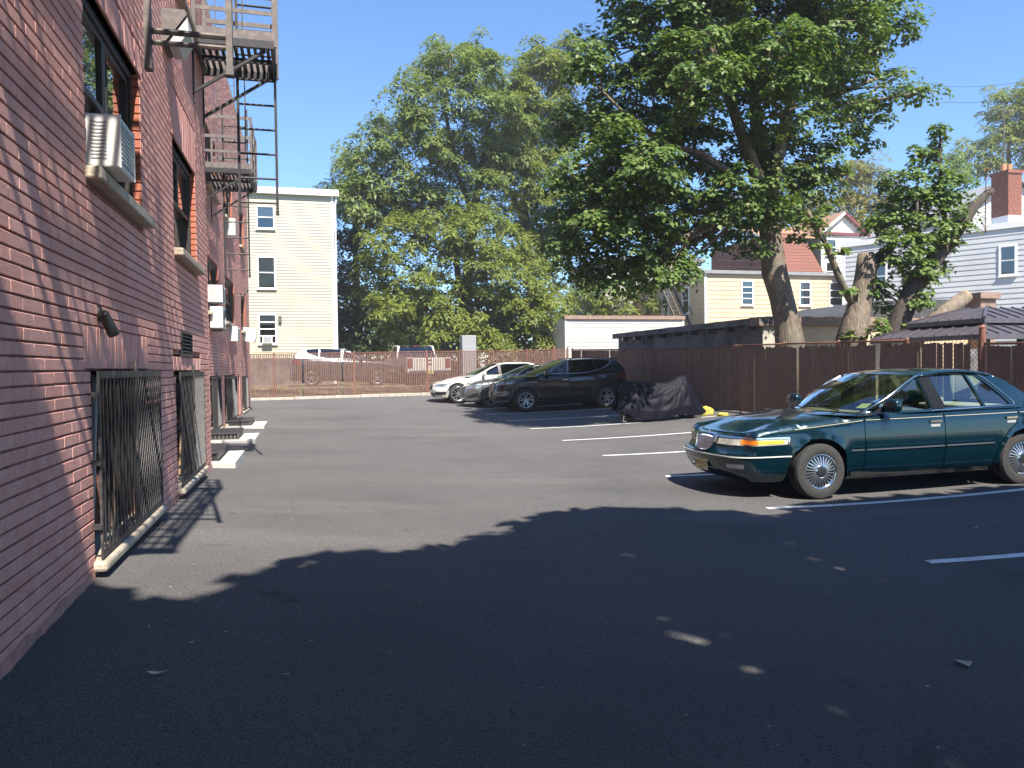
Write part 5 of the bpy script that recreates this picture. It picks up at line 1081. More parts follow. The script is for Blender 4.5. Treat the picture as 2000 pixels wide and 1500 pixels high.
def top_patch(c, car, S, name, x0, x1, m, v0=-1.0, v1=1.0, crown=0.03, front=True, curve=None, nu=18, lift=0.0):
    """hood or boot lid between the shoulders"""
    w = S['W']/2; b = MB(); r = S.get('rsh', 0.05); w0 = S.get('wf', 0.9)*w if front else S.get('wr', 0.93)*w
    def edge(x): u = c.us(x); p = c.M(u, c.zs(u)-0.001); return abs(p.y)
    ue = c.us(c.pts[62, 0]+0.06) if front else c.us(c.pts[-63, 0]-0.06)
    def B(v):                                    # where the top begins (nose) or ends (tail)
        u = abs(v)*ue if front else c.U-abs(v)*(c.U-ue); p = c.M(u, c.zs(u)-0.002); return Vector((p.x, math.copysign(abs(p.y), v), p.z))
    def fn(a, k):
        v = v0+(v1-v0)*k; q = B(v)
        if front: xr_ = x1-(S['gh'].get('bow_b', 0.16)*(1-v*v) if curve else 0)
        else: xr_ = x0+(S['gh'].get('bow_rb', 0.1)*(1-v*v) if curve else 0)
        t = a**1.25; x = q.x+(xr_-q.x)*t; s_ = min(1, abs(x-q.x)/0.55); s_ = s_*s_*(3-2*s_); xc = min(max(x, c.pts[62, 0]+0.06), c.pts[-63, 0]-0.06)
        y = v*edge(xc)*s_+q.y*(1-s_); z = sm(x, S['zs'])-(sm(q.x, S['zs'])-q.z)*(1-s_)+crown*(1-abs(v)**2.5)*s_+lift
        return (x, y, z)
    b.grid(fn, nu, 24); return b.build(name, m, car, smooth=True, world=False)
def mirror(car, x, y, z, sg, m, s=1.0):
    b = MB(); n = 12
    def fn(a, k):
        th = math.pi*(a-0.5); ph = 2*math.pi*k; e = 0.6
        cx = lambda t: math.copysign(abs(math.cos(t))**e, math.cos(t)); sx = lambda t: math.copysign(abs(math.sin(t))**e, math.sin(t))
        return (x+0.055*s*cx(th)*cx(ph), sg*(y+0.115*s*(0.9+cx(th)*sx(ph))), z+0.075*s*sx(th))
    b.grid(fn, 12, 24); o = b.build('wing_mirror', m, car, smooth=True, world=False)
    MB().bar((x+0.01, sg*(y-0.05), z-0.045), (x+0.01, sg*(y+0.05), z-0.02), 0.07, 0.035).build('mirror_arm', 'trim_dark', o, world=False)
def seats(car, m, xs, zb, y=0.37, rear=None, hr=True):
    def seat(x, yy, wd, z0=0.30):
        b = MB(); b.bbox((x-0.26,yy-wd/2,z0),(x+0.25,yy+wd/2,z0+0.2),0.05); q = MB(); n = len(q.v); q.bbox((-0.07,yy-wd/2,0),(0.07,yy+wd/2,zb-z0-0.28),0.045); M_ = Matrix.Translation((x+0.27, 0, z0+0.14)) @ Matrix.Rotation(R(16), 4, 'Y'); b.add(q, M_); o = b.build('seat', m, car, smooth=True, sharp=30, world=False)
        if hr:
            h = MB(); h.bbox((x+0.36+(zb-0.5)*0.12,yy-0.12,zb-0.14),(x+0.47+(zb-0.5)*0.12,yy+0.12,zb+0.06),0.04); h.build('headrest', m, o, smooth=True, sharp=30, world=False)
    for x in xs:
        for yy in (-y, y): seat(x, yy, 0.5)
    if rear is not None:
        b = MB(); b.bbox((rear-0.3,-0.62,0.32),(rear+0.2,0.62,0.52),0.06); q = MB(); q.bbox((-0.08,-0.62,0),(0.08,0.62,zb-0.56),0.05); b.add(q, Matrix.Translation((rear+0.24, 0, 0.46)) @ Matrix.Rotation(R(20), 4, 'Y')); b.build('rear_seat', m, car, smooth=True, sharp=30, world=False)
def plate(car, M4, txt, m='plate', ink='plate_ink', state='GARDEN STATE', top='NEW JERSEY', w=0.305, h=0.152):
    b = MB(); b.bbox((-w/2,-h/2,-0.003),(w/2,h/2,0.0),0.002); o = b.build('licence_plate', m, car, world=False); o.matrix_local = M4
    MB().box((-w/2-0.012,-h/2-0.012,-0.006),(w/2+0.012,h/2+0.012,-0.0035)).build('plate_frame', 'plate_rim', o, world=False)
    for t, sz, yy in ((txt, 0.085, -0.034), (top, 0.022, 0.048), (state, 0.018, -0.068)):
        cu = bpy.data.curves.new('plate_text', 'FONT'); cu.body = t; cu.size = sz; cu.align_x = 'CENTER'; cu.extrude = 0.0006; tmp = bpy.data.objects.new('tmp', cu); COL.objects.link(tmp); bpy.context.view_layer.update(); me = bpy.data.meshes.new_from_object(tmp.evaluated_get(bpy.context.evaluated_depsgraph_get())); bpy.data.objects.remove(tmp); me.name = 'plate_text'; me.materials.clear(); me.materials.append(MATS[ink]); q = link('plate_text', me, o, 'stuff'); q.location = (0, yy, 0.001)
def core_box(car, S, z0, z1, x0, x1, y): MB().box((x0,-y,z0),(x1,y,z1)).build('floor_pan', 'under', car, world=False)
# ---- green saloon, nearest car ------------------------------------------
XN, YN = 4.93, 8.80
S = dict(L=5.36, W=1.97, nose=-0.10, bow=0.19, bowr=0.10, rcf=0.36, rcr=0.30, wf=0.93, wr=0.95, rsh=0.075, axles=(1.02, 3.96), track=1.60, tyre=0.335, tw=0.215, rim=0.205, style='wire', rim_mat='chrome', archr=0.39, archz=0.34,
    zs=[(0,0.80),(0.15,0.825),(0.5,0.875),(1.0,0.93),(1.5,0.975),(1.75,0.99),(2.4,1.0),(3.7,1.01),(4.3,1.005),(5.0,0.985),(5.36,0.95)],
    side=[(0.20,0.13),(0.27,0.075),(0.36,0.035),(0.50,0.012),(0.66,0.0),(0.80,0.010),(0.90,0.022),(0.94,0.032),(1.0,0.05)],
    front=[(0.20,0.24),(0.27,0.13),(0.34,0.06),(0.44,0.02),(0.50,0.0),(0.545,0.0),(0.56,0.035),(0.60,0.075),(0.65,0.10),(0.72,0.125),(0.80,0.16)],
    rear=[(0.2,0.16),(0.3,0.06),(0.45,0.0),(0.58,0.0),(0.62,0.05),(0.8,0.07),(1.0,0.12)], arch=[(1.02,0.34,0.385,0.022),(3.96,0.34,0.385,0.022)])
zb, zr = 1.0, 1.43
SIDE = [(1.70,0.985),(1.840,1.0523),(2.020,1.1597),(2.250,1.2888),(2.450,1.3855),(2.620,1.4339),(2.800,1.4554),(3.100,1.4607),(3.400,1.4500),(3.620,1.4177),(3.830,1.3317),(4.050,1.1920),(4.260,1.0523),(4.38,0.985)]
W1 = roundpoly([(1.800,1.0120),(2.585,1.0120),(2.535,1.4048),(2.480,1.3909),(2.330,1.3156),(2.050,1.1544)], [0.02,0.02,0.03,0.06,0.1,0.1])
W2 = roundpoly([(2.800,1.0180),(3.365,1.0222),(3.255,1.4156),(2.720,1.4231)], [0.02,0.02,0.02,0.03])
W3 = roundpoly([(3.400,1.0232),(3.790,1.0308),(3.660,1.1705),(3.490,1.3425),(3.400,1.3984),(3.290,1.4156)], [0.02,0.05,0.05,0.06,0.05,0.02])
TR = [(1.740,1.0000),(1.78,0.995),(2.660,1.0000),(3.800,1.0120),(3.835,1.0308),(3.830,1.0630),(3.700,1.2027),(3.540,1.3586),(3.440,1.4285),(3.300,1.4425),(2.900,1.4478),(2.660,1.4425),(2.500,1.4156),(2.320,1.3339),(2.030,1.1597),(1.760,1.0100),(1.740,1.0000)]
S['gh'] = dict(A0=(1.72,0.985), A1=(2.55,1.430), B1=(3.62,1.426), B0=(4.36,0.985), yb=0.905, yt=0.70, zb=zb, zr=zr, side=SIDE, windows=[W1, W2, W3], trim=[TR], blackout=[[(2.60,1.015),(2.785,1.018),(2.705,1.425),(2.55,1.413)]], bow_b=0.30, bow_t=0.10, bow_rb=0.16, bow_rt=0.10, crown=0.062)
sed = thing('sedan', (XN, YN, 0.0), 'dark teal green four door sedan parked nearest on the right', 'car', 'parked cars', local=True)
sed.rotation_euler = (0, -R(0.8), R(-1.6)); sed.location.z = gz(5.98, 8.8)-0.017
car = sed; c = Car(S); pm = 'paint_teal'
def seam_poly(P): return P
AW = 0.385
for sg in (1, -1):
    U = lambda x: sg*c.us(x)
    a1 = [(U(x), z) for x, z in arc(1.02, 0.34, AW, -12, 192, 22)]; a2 = [(U(x), z) for x, z in arc(3.96, 0.34, AW, -12, 192, 22)]
    top = lambda x: c.zs(c.us(x))-0.002
    # front wing: from the lamp end to the door, over the wheel
    xs = [0.60,0.8,1.0,1.2,1.4,1.6]
    wing = [(U(0.62),0.56),(U(0.645),0.535)]+[p for p in a1[::-1] if p[1] > 0.5 and (abs(p[0]) < abs(U(1.02)) or p[1] > 0.26)]+[(U(1.40),0.27),(U(1.612),0.27)]+[(U(1.612),0.9),(U(1.65),top(1.65))]+[(U(x),top(x)) for x in xs[::-1]]+[(U(0.52),top(0.52)),(U(0.50),0.77),(U(0.55),0.68)]
    c.panel('front_wing', wing, pm, car)
    fd = [(U(1.622),0.27),(U(2.735),0.27),(U(2.735),0.98),(U(2.73),top(2.73))]+[(U(x),top(x)) for x in (2.5,2.2,1.9,1.7)]+[(U(1.662),top(1.66)),(U(1.622),0.9)]
    rd = [(U(2.747),0.27),(U(3.50),0.27)]+[(U(3.50),0.38),(U(3.56),0.55),(U(3.68),0.70),(U(3.83),0.80),(U(3.87),0.90),(U(3.87),top(3.87))]+[(U(x),top(x)) for x in (3.6,3.2,2.9)]+[(U(2.747),top(2.75))]
    q = [(U(3.512),0.27),(U(3.545),0.27)]+[p for p in a2[::-1] if p[1] > 0.26]+[(U(4.35),0.30),(U(4.75),0.32),(U(4.80),0.60),(U(5.05),0.60),(U(5.12),0.75),(U(5.12),top(5.12))]+[(U(x),top(x)) for x in (4.9,4.6,4.3,4.0)]+[(U(3.882),top(3.88)),(U(3.882),0.90),(U(3.842),0.795),(U(3.69),0.69),(U(3.572),0.545),(U(3.512),0.38)]
    f1 = c.panel('front_door', fd, pm, car); f2 = c.panel('rear_door', rd, pm, car); c.panel('rear_quarter', q, pm, car)
    c.panel('sill', [(U(1.42),0.20),(U(3.52),0.20),(U(3.52),0.262),(U(1.42),0.262)], pm, car)
    for x0, x1, par in ((1.43,1.60,car),(1.635,2.725,f1),(2.757,3.47,f2)):
        b = c.panel('side_moulding', [(U(x0),0.552),(U(x1),0.552),(U(x1),0.567),(U(x0),0.567)], 'alloy', par, off=0.012, rim=0.014, dz=0.02, dens=0.03)
        c.panel('side_moulding', [(U(x0),0.575),(U(x1),0.575),(U(x1),0.605),(U(x0),0.605)], pm, par, off=0.010, rim=0.012, dz=0.02, dens=0.03)
    for x0, x1 in ((0.7,1.60),(1.64,2.72),(2.76,3.85),(3.9,5.0)):      # coach line
        c.panel('pinstripe', [(U(x0),interp(x0,[(0.7,0.835),(1.65,0.915),(3.9,0.925),(5,0.9)])),(U(x1),interp(x1,[(0.7,0.835),(1.65,0.915),(3.9,0.925),(5,0.9)])),(U(x1),interp(x1,[(0.7,0.841),(1.65,0.921),(3.9,0.931),(5,0.906)])),(U(x0),interp(x0,[(0.7,0.841),(1.65,0.921),(3.9,0.931),(5,0.906)]))], 'pinstripe', car, off=0.0015, rim=0.0, dz=0.004, dens=0.05)
    for x, par in ((2.52, f1), (3.66, f2)):
        h = MB(); p0, p1 = c.M(U(x),0.865,0.012), c.M(U(x+0.17),0.868,0.012); h.bar(p0, p1, 0.022, 0.026); h.build('door_handle', 'chrome', par, world=False)
        c.panel('handle_recess', roundpoly([(U(x+0.02),0.80),(U(x+0.15),0.80),(U(x+0.155),0.85),(U(x+0.015),0.85)], 0.01), 'grey_plastic', par, off=0.002, rim=0, dz=0.02)
    mirror(car, 1.93, 0.89, 1.085, -sg, pm, 1.12)
    MB().prism([(1.76,1.0),(1.90,1.0),(1.92,1.09)], 'y', -sg*0.880, -sg*0.905).build('mirror_sail', 'trim_dark', car, world=False)
    # lamps wrap round the corner
    ul0, ul1 = sg*c.uf(0.245), sg*(c.us(0.60)); um = sg*(c.uf(0.62)); uy = sg*(c.uf(0.86)*0.25+c.us(0.5)*0.75)
    zt = lambda u: 0.765+0.015*min(1, abs(u)/1.2)
    lamp = lambda ua, ub, k0=0.0, k1=0.0: [(ua,0.665+k0),(ub,0.672+k0),(ub,0.755+k1),(ua,0.755+k1)]
    c.panel('headlamp', roundpoly([(ul0*0.98,0.655),(um,0.658),(um,0.738),(ul0*1.12,0.738)], 0.012), 'lens_clear', car, off=0.004, du=0.05, dz=0.03)
    c.panel('corner_lamp', roundpoly([(um+sg*0.004,0.658),(ul1,0.668),(ul1+sg*0.02,0.736),(um+sg*0.004,0.738)], 0.01), 'lens_clear', car, off=0.004, du=0.05, dz=0.03)
    L_ = abs(ul1-um); c.panel('turn_lens', roundpoly([(um+sg*L_*0.12,0.673),(um+sg*L_*0.47,0.675),(um+sg*L_*0.47,0.726),(um+sg*L_*0.12,0.726)], 0.008), 'lens_amber', car, off=0.009, rim=0.01, du=0.04, dz=0.03)
    c.panel('side_reflector', roundpoly([(um+sg*L_*0.475,0.680),(um+sg*L_*0.93,0.683),(um+sg*L_*0.93,0.722),(um+sg*L_*0.475,0.722)], 0.006), 'lens_yellow', car, off=0.009, rim=0.01, du=0.04, dz=0.03)
    c.panel('lamp_trim', [(ul0*1.08,0.742),(ul1+sg*0.03,0.740),(ul1+sg*0.03,0.758),(ul0*1.10,0.760)], 'chrome', car, off=0.012, rim=0.014, du=0.05, dz=0.01)
    c.panel('lamp_trim', [(ul1+sg*0.004,0.662),(ul1+sg*0.016,0.662),(ul1+sg*0.036,0.740),(ul1+sg*0.024,0.740)], 'chrome', car, off=0.01, rim=0.012, du=0.01, dz=0.02)
    c.panel('header_panel', [(sg*c.uf(0.235),0.775),(ul1,0.78),(sg*c.us(0.52),top(0.52)),(sg*c.uf(0.86),c.zs(c.uf(0.86))-0.002),(sg*c.uf(0.5),c.zs(c.uf(0.5))-0.002),(sg*c.uf(0.235),c.zs(0.2)-0.002)], pm, car, du=0.05, dz=0.02) if False else None
    c.panel('fog_lamp', roundpoly([(sg*c.uf(0.52),0.385),(sg*c.uf(0.74),0.385),(sg*c.uf(0.74),0.44),(sg*c.uf(0.52),0.44)], 0.012), 'lens_lamp', car, off=0.003, du=0.05, dz=0.02)
    c.panel('tail_lamp', [(sg*c.us(5.13),0.63),(sg*c.ur(0.45),0.63),(sg*c.ur(0.45),0.86),(sg*c.us(5.13),0.86)], 'lens_red', car, off=0.004)
ub = c.us(0.66)
def sym(P): return [(-u, z) for u, z in P[::-1]]
half = [(0,0.235),(c.uf(0.5),0.235),(c.us(0.56),0.225),(c.us(0.60),0.23),(c.us(0.655),0.40),(ub,0.50),(ub,0.536)]
c.panel('front_bumper', [(c.uf(0.5),0.235),(c.us(0.50),0.21),(c.us(0.58),0.22),(c.us(0.635),0.40),(ub*0.995,0.50),(ub*0.995,0.545),(0,0.545)]+sym([(0,0.545),(c.uf(0.5),0.235),(c.us(0.50),0.21),(c.us(0.58),0.22),(c.us(0.635),0.40),(ub*0.995,0.50),(ub*0.995,0.545)])[:-1], pm, car, du=0.06, dz=0.035)
c.panel('bumper_strip', [(-ub*0.99,0.520),(ub*0.99,0.520),(ub*0.99,0.533),(-ub*0.99,0.533)], 'plate_rim', car, off=0.011, rim=0.012, du=0.05, dz=0.01, dens=0.04)
c.panel('nose_panel', [(-ub*0.985,0.548),(ub*0.985,0.548),(c.us(0.60),0.66),(c.uf(0.27),0.655),(c.uf(0.17),0.62),(-c.uf(0.17),0.62),(-c.uf(0.27),0.655),(-c.us(0.60),0.66)], pm, car, du=0.05, dz=0.03)
uh = c.us(0.52); zt0 = lambda u: c.zs(u)-0.002
c.panel('header_panel', [(-uh,0.762)]+[(uh*k/12,0.762) for k in range(-8,9,2)]+[(uh,0.762),(uh,zt0(uh))]+[(uh*k/12,max(0.77,zt0(uh*k/12))) for k in range(11,-12,-1)]+[(-uh,zt0(uh))], pm, car, du=0.06, dz=0.03)
# waterfall grille
gr = roundpoly([(-c.uf(0.155),0.565),(c.uf(0.155),0.565),(c.uf(0.235),0.66),(c.uf(0.255),0.758),(c.uf(0.12),0.778),(-c.uf(0.12),0.778),(-c.uf(0.255),0.758),(-c.uf(0.235),0.66)], [0.06,0.06,0.05,0.03,0.05,0.05,0.03,0.05])
gi = [(u*0.93, 0.675+(z-0.675)*0.90) for u, z in gr]
c.panel('grille_surround', gr, 'chrome', car, off=0.045, rim=0.06, holes=[gi], du=0.03, dz=0.03, dens=0.02)
c.panel('grille_back', gi, 'grey_plastic', car, off=0.012, rim=0, du=0.05, dz=0.05)
go = [o for o in car.children if o.name.startswith('grille_back')][-1]
for k in range(-15, 16):
    u = c.uf(0.235)*k/15.5; zz = [z for z in np.linspace(0.56, 0.79, 60) if inside((u, z), gi)]
    if len(zz) > 3: MB().tube([c.M(u, z, 0.033) for z in np.linspace(zz[0], zz[-1], 5)], 0.0042, 6).build('grille_bar', 'chrome', go, world=False, smooth=True)
em = MB(); p = c.M(0, 0.79, 0.05); em.lathe([(0.001,0.0),(0.026,0.0),(0.026,0.006),(0.001,0.008)], 20, 'x', tuple(p+Vector((-0.004, 0, 0)))); em.build('emblem', 'chrome', car, world=False)
c.panel('rear_bumper', [(c.us(4.82),0.32),(c.us(4.82),0.595)]+[(c.ur(0.5),0.6),(c.U,0.6),(c.U,0.3),(c.ur(0.5),0.3)], pm, car)
c.panel('tail_panel', [(c.us(5.14),0.605),(c.U,0.605),(c.U,0.93),(c.us(5.14),0.93)], pm, car); 
b2 = c.panel('tail_panel', [(-c.us(5.14),0.605),(-c.U,0.605),(-c.U,0.93),(-c.us(5.14),0.93)], pm, car); c.panel('rear_bumper', [(-c.us(4.82),0.32),(-c.us(4.82),0.595),(-c.ur(0.5),0.6),(-c.U,0.6),(-c.U,0.3),(-c.ur(0.5),0.3)], pm, car)
# hood, cowl and boot lid
top_patch(c, car, S, 'hood', 0.0, 1.72, pm, -0.90, 0.90, 0.045, True, True, nu=26); top_patch(c, car, S, 'wing_top', 0.0, 1.74, pm, 0.908, 1.0, 0.045, True, False); top_patch(c, car, S, 'wing_top', 0.0, 1.74, pm, -1.0, -0.908, 0.045, True, False)
top_patch(c, car, S, 'boot_lid', 4.46, 5.4, pm, -0.93, 0.93, 0.03, False, True); top_patch(c, car, S, 'quarter_top', 4.3, 5.4, pm, 0.935, 1.0, 0.03, False, False); top_patch(c, car, S, 'quarter_top', 4.3, 5.4, pm, -1.0, -0.935, 0.03, False, False)
b = MB(); b.grid(lambda a, k: (1.38+0.42*a-0.28*(1-(2*k-1)**2), (2*k-1)*0.9, 0.985-0.02*math.sin(math.pi*a)), 4, 20); b.build('cowl', 'trim_dark', car, smooth=True, world=False)
Yf = greenhouse(c, car, S, 'car_glass', 'windscreen', pm)
for y0, y1 in ((-0.55,-0.02),(0.05,0.6)): MB().tube([(1.47+0.2*abs(y0)**2,y0,1.02),(1.50+0.15*y1*y1,y1,1.065)],0.009,6).build('wiper', 'trim_dark', car, world=False)
for (y, z, m_, w, h) in ((-0.62,1.07,'sticker_green',0.10,0.055),(-0.70,1.13,'sticker_blue',0.07,0.04)):
    a = (z-0.99)/0.41; x = 1.73+0.82*a; bw = 0.30+(0.10-0.30)*a; vv = y/Yf(x, z); xx = x-bw*(1-vv*vv); MB().quad((xx+0.02,y-w/2,z-h/2),(xx-0.05,y+w/2,z-h/2),(xx+0.05,y+w/2,z+h/2),(xx+0.11,y-w/2,z+h/2)).build('inspection_sticker', m_, car, world=False)
seats(car, 'seat_tan', (2.62,), 1.10, rear=3.55); MB().bbox((3.75,-0.66,0.93),(4.3,0.66,0.985),0.02).build('parcel_shelf', 'seat_tan', car, world=False)
MB().bbox((1.62,-0.74,0.72),(2.06,0.74,0.985),0.05).build('dashboard', 'dash', car, world=False)
MB().lathe([(0.185+0.013*math.cos(k*math.pi/4),0.013*math.sin(k*math.pi/4)) for k in range(8)], 28, 'x', (2.2,-0.37,0.92), closed=True).build('steering_wheel', 'dash', car, world=False, smooth=True)
core_box(car, S, 0.24, 0.32, 1.45, 3.5, 0.86); MB().box((0.35,-0.62,0.28),(1.7,0.62,0.70)).build('engine_tray', 'under', car, world=False); MB().box((3.45,-0.6,0.28),(5.15,0.6,0.9)).build('boot_tray', 'under', car, world=False)
for sg in (1, -1):
    for x0, x1 in ((1.43,3.52),): c.panel('inner_skin', [(sg*c.us(x0),0.25),(sg*c.us(x1),0.25),(sg*c.us(x1),0.97),(sg*c.us(x0),0.97)], 'under', car, off=-0.03, rim=0)
    c.panel('inner_skin', [(sg*c.us(0.52),0.56),(sg*c.us(0.60),0.70),(sg*c.us(0.9),0.78),(sg*c.us(1.43),0.70),(sg*c.us(1.43),0.90),(sg*c.us(0.55),0.83)], 'under', car, off=-0.03, rim=0)
wheel_set(car, S)
p = c.M(0, 0.40, 0.016); n4 = Matrix(((0,0,-1,p.x),(-1,0,0,p.y),(0,1,0,p.z),(0,0,0,1))); plate(car, n4, 'W73\u00b7SCP')
# ---- the other parked cars ----------------------------------------------
def modern(name, label, loc, rz, S, pm, glass, tilt=0.0, seat='seat_black', open_door=False, group='parked cars'):
    car = thing(name, loc, label, 'car', group, local=True); car.rotation_euler = (0, tilt, rz); c = Car(S); (f, r) = S['axles']; AR = S['archr']; AZ = S['archz']; z0 = S['z0']; D0, D1, D2 = S['doors']; bx, rx = S['bx'], S['rx']
    top = lambda x: c.zs(c.us(x))-0.002
    for sg in (1, -1):
        U = lambda x: sg*c.us(x); a1 = [(U(x), z) for x, z in arc(f, AZ, AR, -10, 190, 20)]; a2 = [(U(x), z) for x, z in arc(r, AZ, AR, -10, 190, 20)]
        xs = lambda a, b, n=5: [(U(a+(b-a)*i/n), top(a+(b-a)*i/n)) for i in range(n+1)]
        c.panel('front_wing', [(U(bx),0.62)]+[p for p in a1[::-1] if p[1] > 0.60 or (abs(p[0]) > abs(U(f)) and p[1] > z0+0.02)]+[(U(D0-0.01),z0),(U(D0-0.01),0.8),(U(D0+0.02),top(D0))]+xs(D0, bx+0.02)+[(U(bx),0.75)], pm, car)
        fd = [(U(D0),z0),(U(D1-0.006),z0),(U(D1-0.006),top(D1))]+xs(D1-0.01, D0+0.03)+[(U(D0),0.8)]
        rd = [(U(D1+0.006),z0),(U(D2-0.30),z0),(U(D2-0.28),0.45),(U(D2-0.12),0.70),(U(D2),0.80),(U(D2),top(D2))]+xs(D2-0.01, D1+0.01)
        if open_door and sg > 0: fdo = fd
        else:
            d1 = c.panel('front_door', fd, pm, car)
            p0, p1 = c.M(U(D1-0.24),S['hz'],0.02), c.M(U(D1-0.05),S['hz']+0.012,0.02); MB().bar(p0, p1, 0.022, 0.028).build('door_handle', S.get('handle', pm), d1, world=False)
        d2 = c.panel('rear_door', rd, pm, car); p0, p1 = c.M(U(D2-0.22),S['hz']+0.04,0.02), c.M(U(D2-0.03),S['hz']+0.052,0.02); MB().bar(p0, p1, 0.022, 0.028).build('door_handle', S.get('handle', pm), d2, world=False)
        c.panel('rear_quarter', [(U(D2-0.288),z0)]+[p for p in a2[::-1] if p[1] > z0]+[(U(rx),0.42),(U(rx+0.06),top(rx+0.06))]+xs(rx+0.05, D2+0.015)+[(U(D2+0.012),0.79),(U(D2-0.11),0.69),(U(D2-0.268),0.45)], pm, car)
        c.panel('sill', [(U(f+AR+0.02),z0-0.10),(U(r-AR-0.02),z0-0.10),(U(r-AR-0.02),z0-0.008),(U(f+AR+0.02),z0-0.008)], S.get('clad', pm), car)
        if S.get('clad'):
            for cx in (f, r): c.panel('arch_cladding', [(U(x), z) for x, z in arc(cx, AZ, AR+0.055, -8, 188, 20)]+[(U(x), z) for x, z in arc(cx, AZ, AR+0.004, 188, -8, 20)], S['clad'], car, off=0.012, rim=0.02, du=0.05)
            c.panel('door_cladding', [(U(D0+0.06),z0+0.01),(U(D2-0.32),z0+0.01),(U(D2-0.30),z0+0.13),(U(D0+0.05),z0+0.13)], S['clad'], car, off=0.012, rim=0.02) if not (open_door and sg > 0) else None
        for nm, P, m_, off in S['lamps']: c.panel(nm, roundpoly([(sg*(c.uf(a) if k == 'f' else c.us(a) if k == 's' else c.ur(a)), z) for k, a, z in P], 0.015), m_, car, off=off, du=0.05, dz=0.03)
        mirror(car, S['mir'][0], S['mir'][1], S['mir'][2], -sg, S.get('mirm', pm), 1.15)
        c.panel('inner_skin', [(U(f+AR),z0-0.05),(U(r-AR),z0-0.05),(U(r-AR),top(r-AR)-0.03),(U(f+AR),top(f+AR)-0.03)], 'under', car, off=-0.04, rim=0) if not (open_door and sg > 0) else c.panel('inner_skin', [(U(D1+0.02),z0-0.05),(U(r-AR),z0-0.05),(U(r-AR),top(r-AR)-0.03),(U(D1+0.02),top(D1)-0.03)], 'under', car, off=-0.04, rim=0)
    zbm = S.get('zbot', 0.22); B = [(c.us(bx-0.02), 0.61), (c.us(bx-0.02), c.zs(c.us(bx))-0.004)]; n = 14; tp = [(u, c.zs(u)-0.004) for u in np.linspace(c.us(bx-0.02), -c.us(bx-0.02), 2*n+1)]
    c.panel('front_bumper', [(-c.us(bx-0.02),0.60),(-c.us(bx-0.05),0.45),(-c.us(bx-0.09),zbm),(-c.uf(0.4),zbm+0.02),(c.uf(0.4),zbm+0.02),(c.us(bx-0.09),zbm),(c.us(bx-0.05),0.45),(c.us(bx-0.02),0.60)]+tp, pm, car, du=0.06, dz=0.05)
    for sg in (1, -1): c.panel('tail_panel', [(sg*c.us(rx+0.07),0.42),(sg*c.U,0.40),(sg*c.U,c.zs(c.U)-0.005),(sg*c.us(rx+0.07),top(rx+0.07))], pm, car); c.panel('rear_bumper', [(sg*c.us(rx+0.01),0.24),(sg*c.U,0.26),(sg*c.U,0.395),(sg*c.us(rx+0.01),0.41)], S.get('clad', pm), car)
    for nm, P, m_, off in S['front_bits']:
        c.panel(nm, roundpoly([(c.uf(y) if y >= 0 else -c.uf(-y), z) for y, z in P], 0.02), m_, car, off=off, du=0.05, dz=0.03)
    for zz, y in S.get('bars', ()): MB().tube([c.M(c.uf(y)*k/8 if k >= 0 else -c.uf(y)*-k/8, zz-0.004*abs(k), 0.022) for k in range(-8, 9)], 0.011, 6).build('grille_bar', 'chrome', car, world=False, smooth=True)
    G = S['gh']; top_patch(c, car, S, 'hood', 0.0, G['A0'][0]+0.02, pm, -0.90, 0.90, S.get('hcrown', 0.05), True, True, nu=22)
    for a, b in ((0.905, 1.0), (-1.0, -0.905)): top_patch(c, car, S, 'wing_top', 0.0, G['A0'][0]+0.04, pm, a, b, S.get('hcrown', 0.05), True, False)
    if S.get('boot'):
        top_patch(c, car, S, 'boot_lid', G['B0'][0]-0.04, S['L']+0.1, pm, -0.95, 0.95, 0.03, False, True)
        for a, b in ((0.953, 1.0), (-1.0, -0.953)): top_patch(c, car, S, 'quarter_top', G['B0'][0]-0.1, S['L']+0.1, pm, a, b, 0.03, False, False)
    b = MB(); x0 = G['A0'][0]; b.grid(lambda a, k: (x0-0.34+0.4*a-0.22*(1-(2*k-1)**2), (2*k-1)*G['yb']*0.98, G['A0'][1]-0.01), 3, 16); b.build('cowl', 'trim_dark', car, smooth=True, world=False)
    if open_door: G['skip'] = {0}
    Yf = greenhouse(c, car, S, glass, S.get('wsg', 'car_glass'), pm)
    seats(car, seat, (S['seat'],), G['zb']+0.12, rear=S['seat']+0.95); MB().bbox((x0-0.1,-G['yb']+0.16,G['zb']-0.26),(x0+0.34,G['yb']-0.16,G['zb']-0.03),0.05).build('dashboard', 'trim_dark', car, world=False)
    core_box(car, S, z0-0.1, z0-0.02, f+AR+0.05, r-AR-0.05, S['W']/2-0.1); MB().box((0.4,-0.6,0.3),(f+AR+0.1,0.6,0.68)).build('engine_tray', 'under', car, world=False); MB().box((r-AR-0.1,-0.6,0.3),(S['L']-0.35,0.6,0.8)).build('boot_tray', 'under', car, world=False)
    wheel_set(car, S)
    if S.get('plate'): p = c.M(0, S['plate'][1], 0.02); plate(car, Matrix(((0,0,-1,p.x),(-1,0,0,p.y),(0,1,0,p.z),(0,0,0,1))), S['plate'][0])
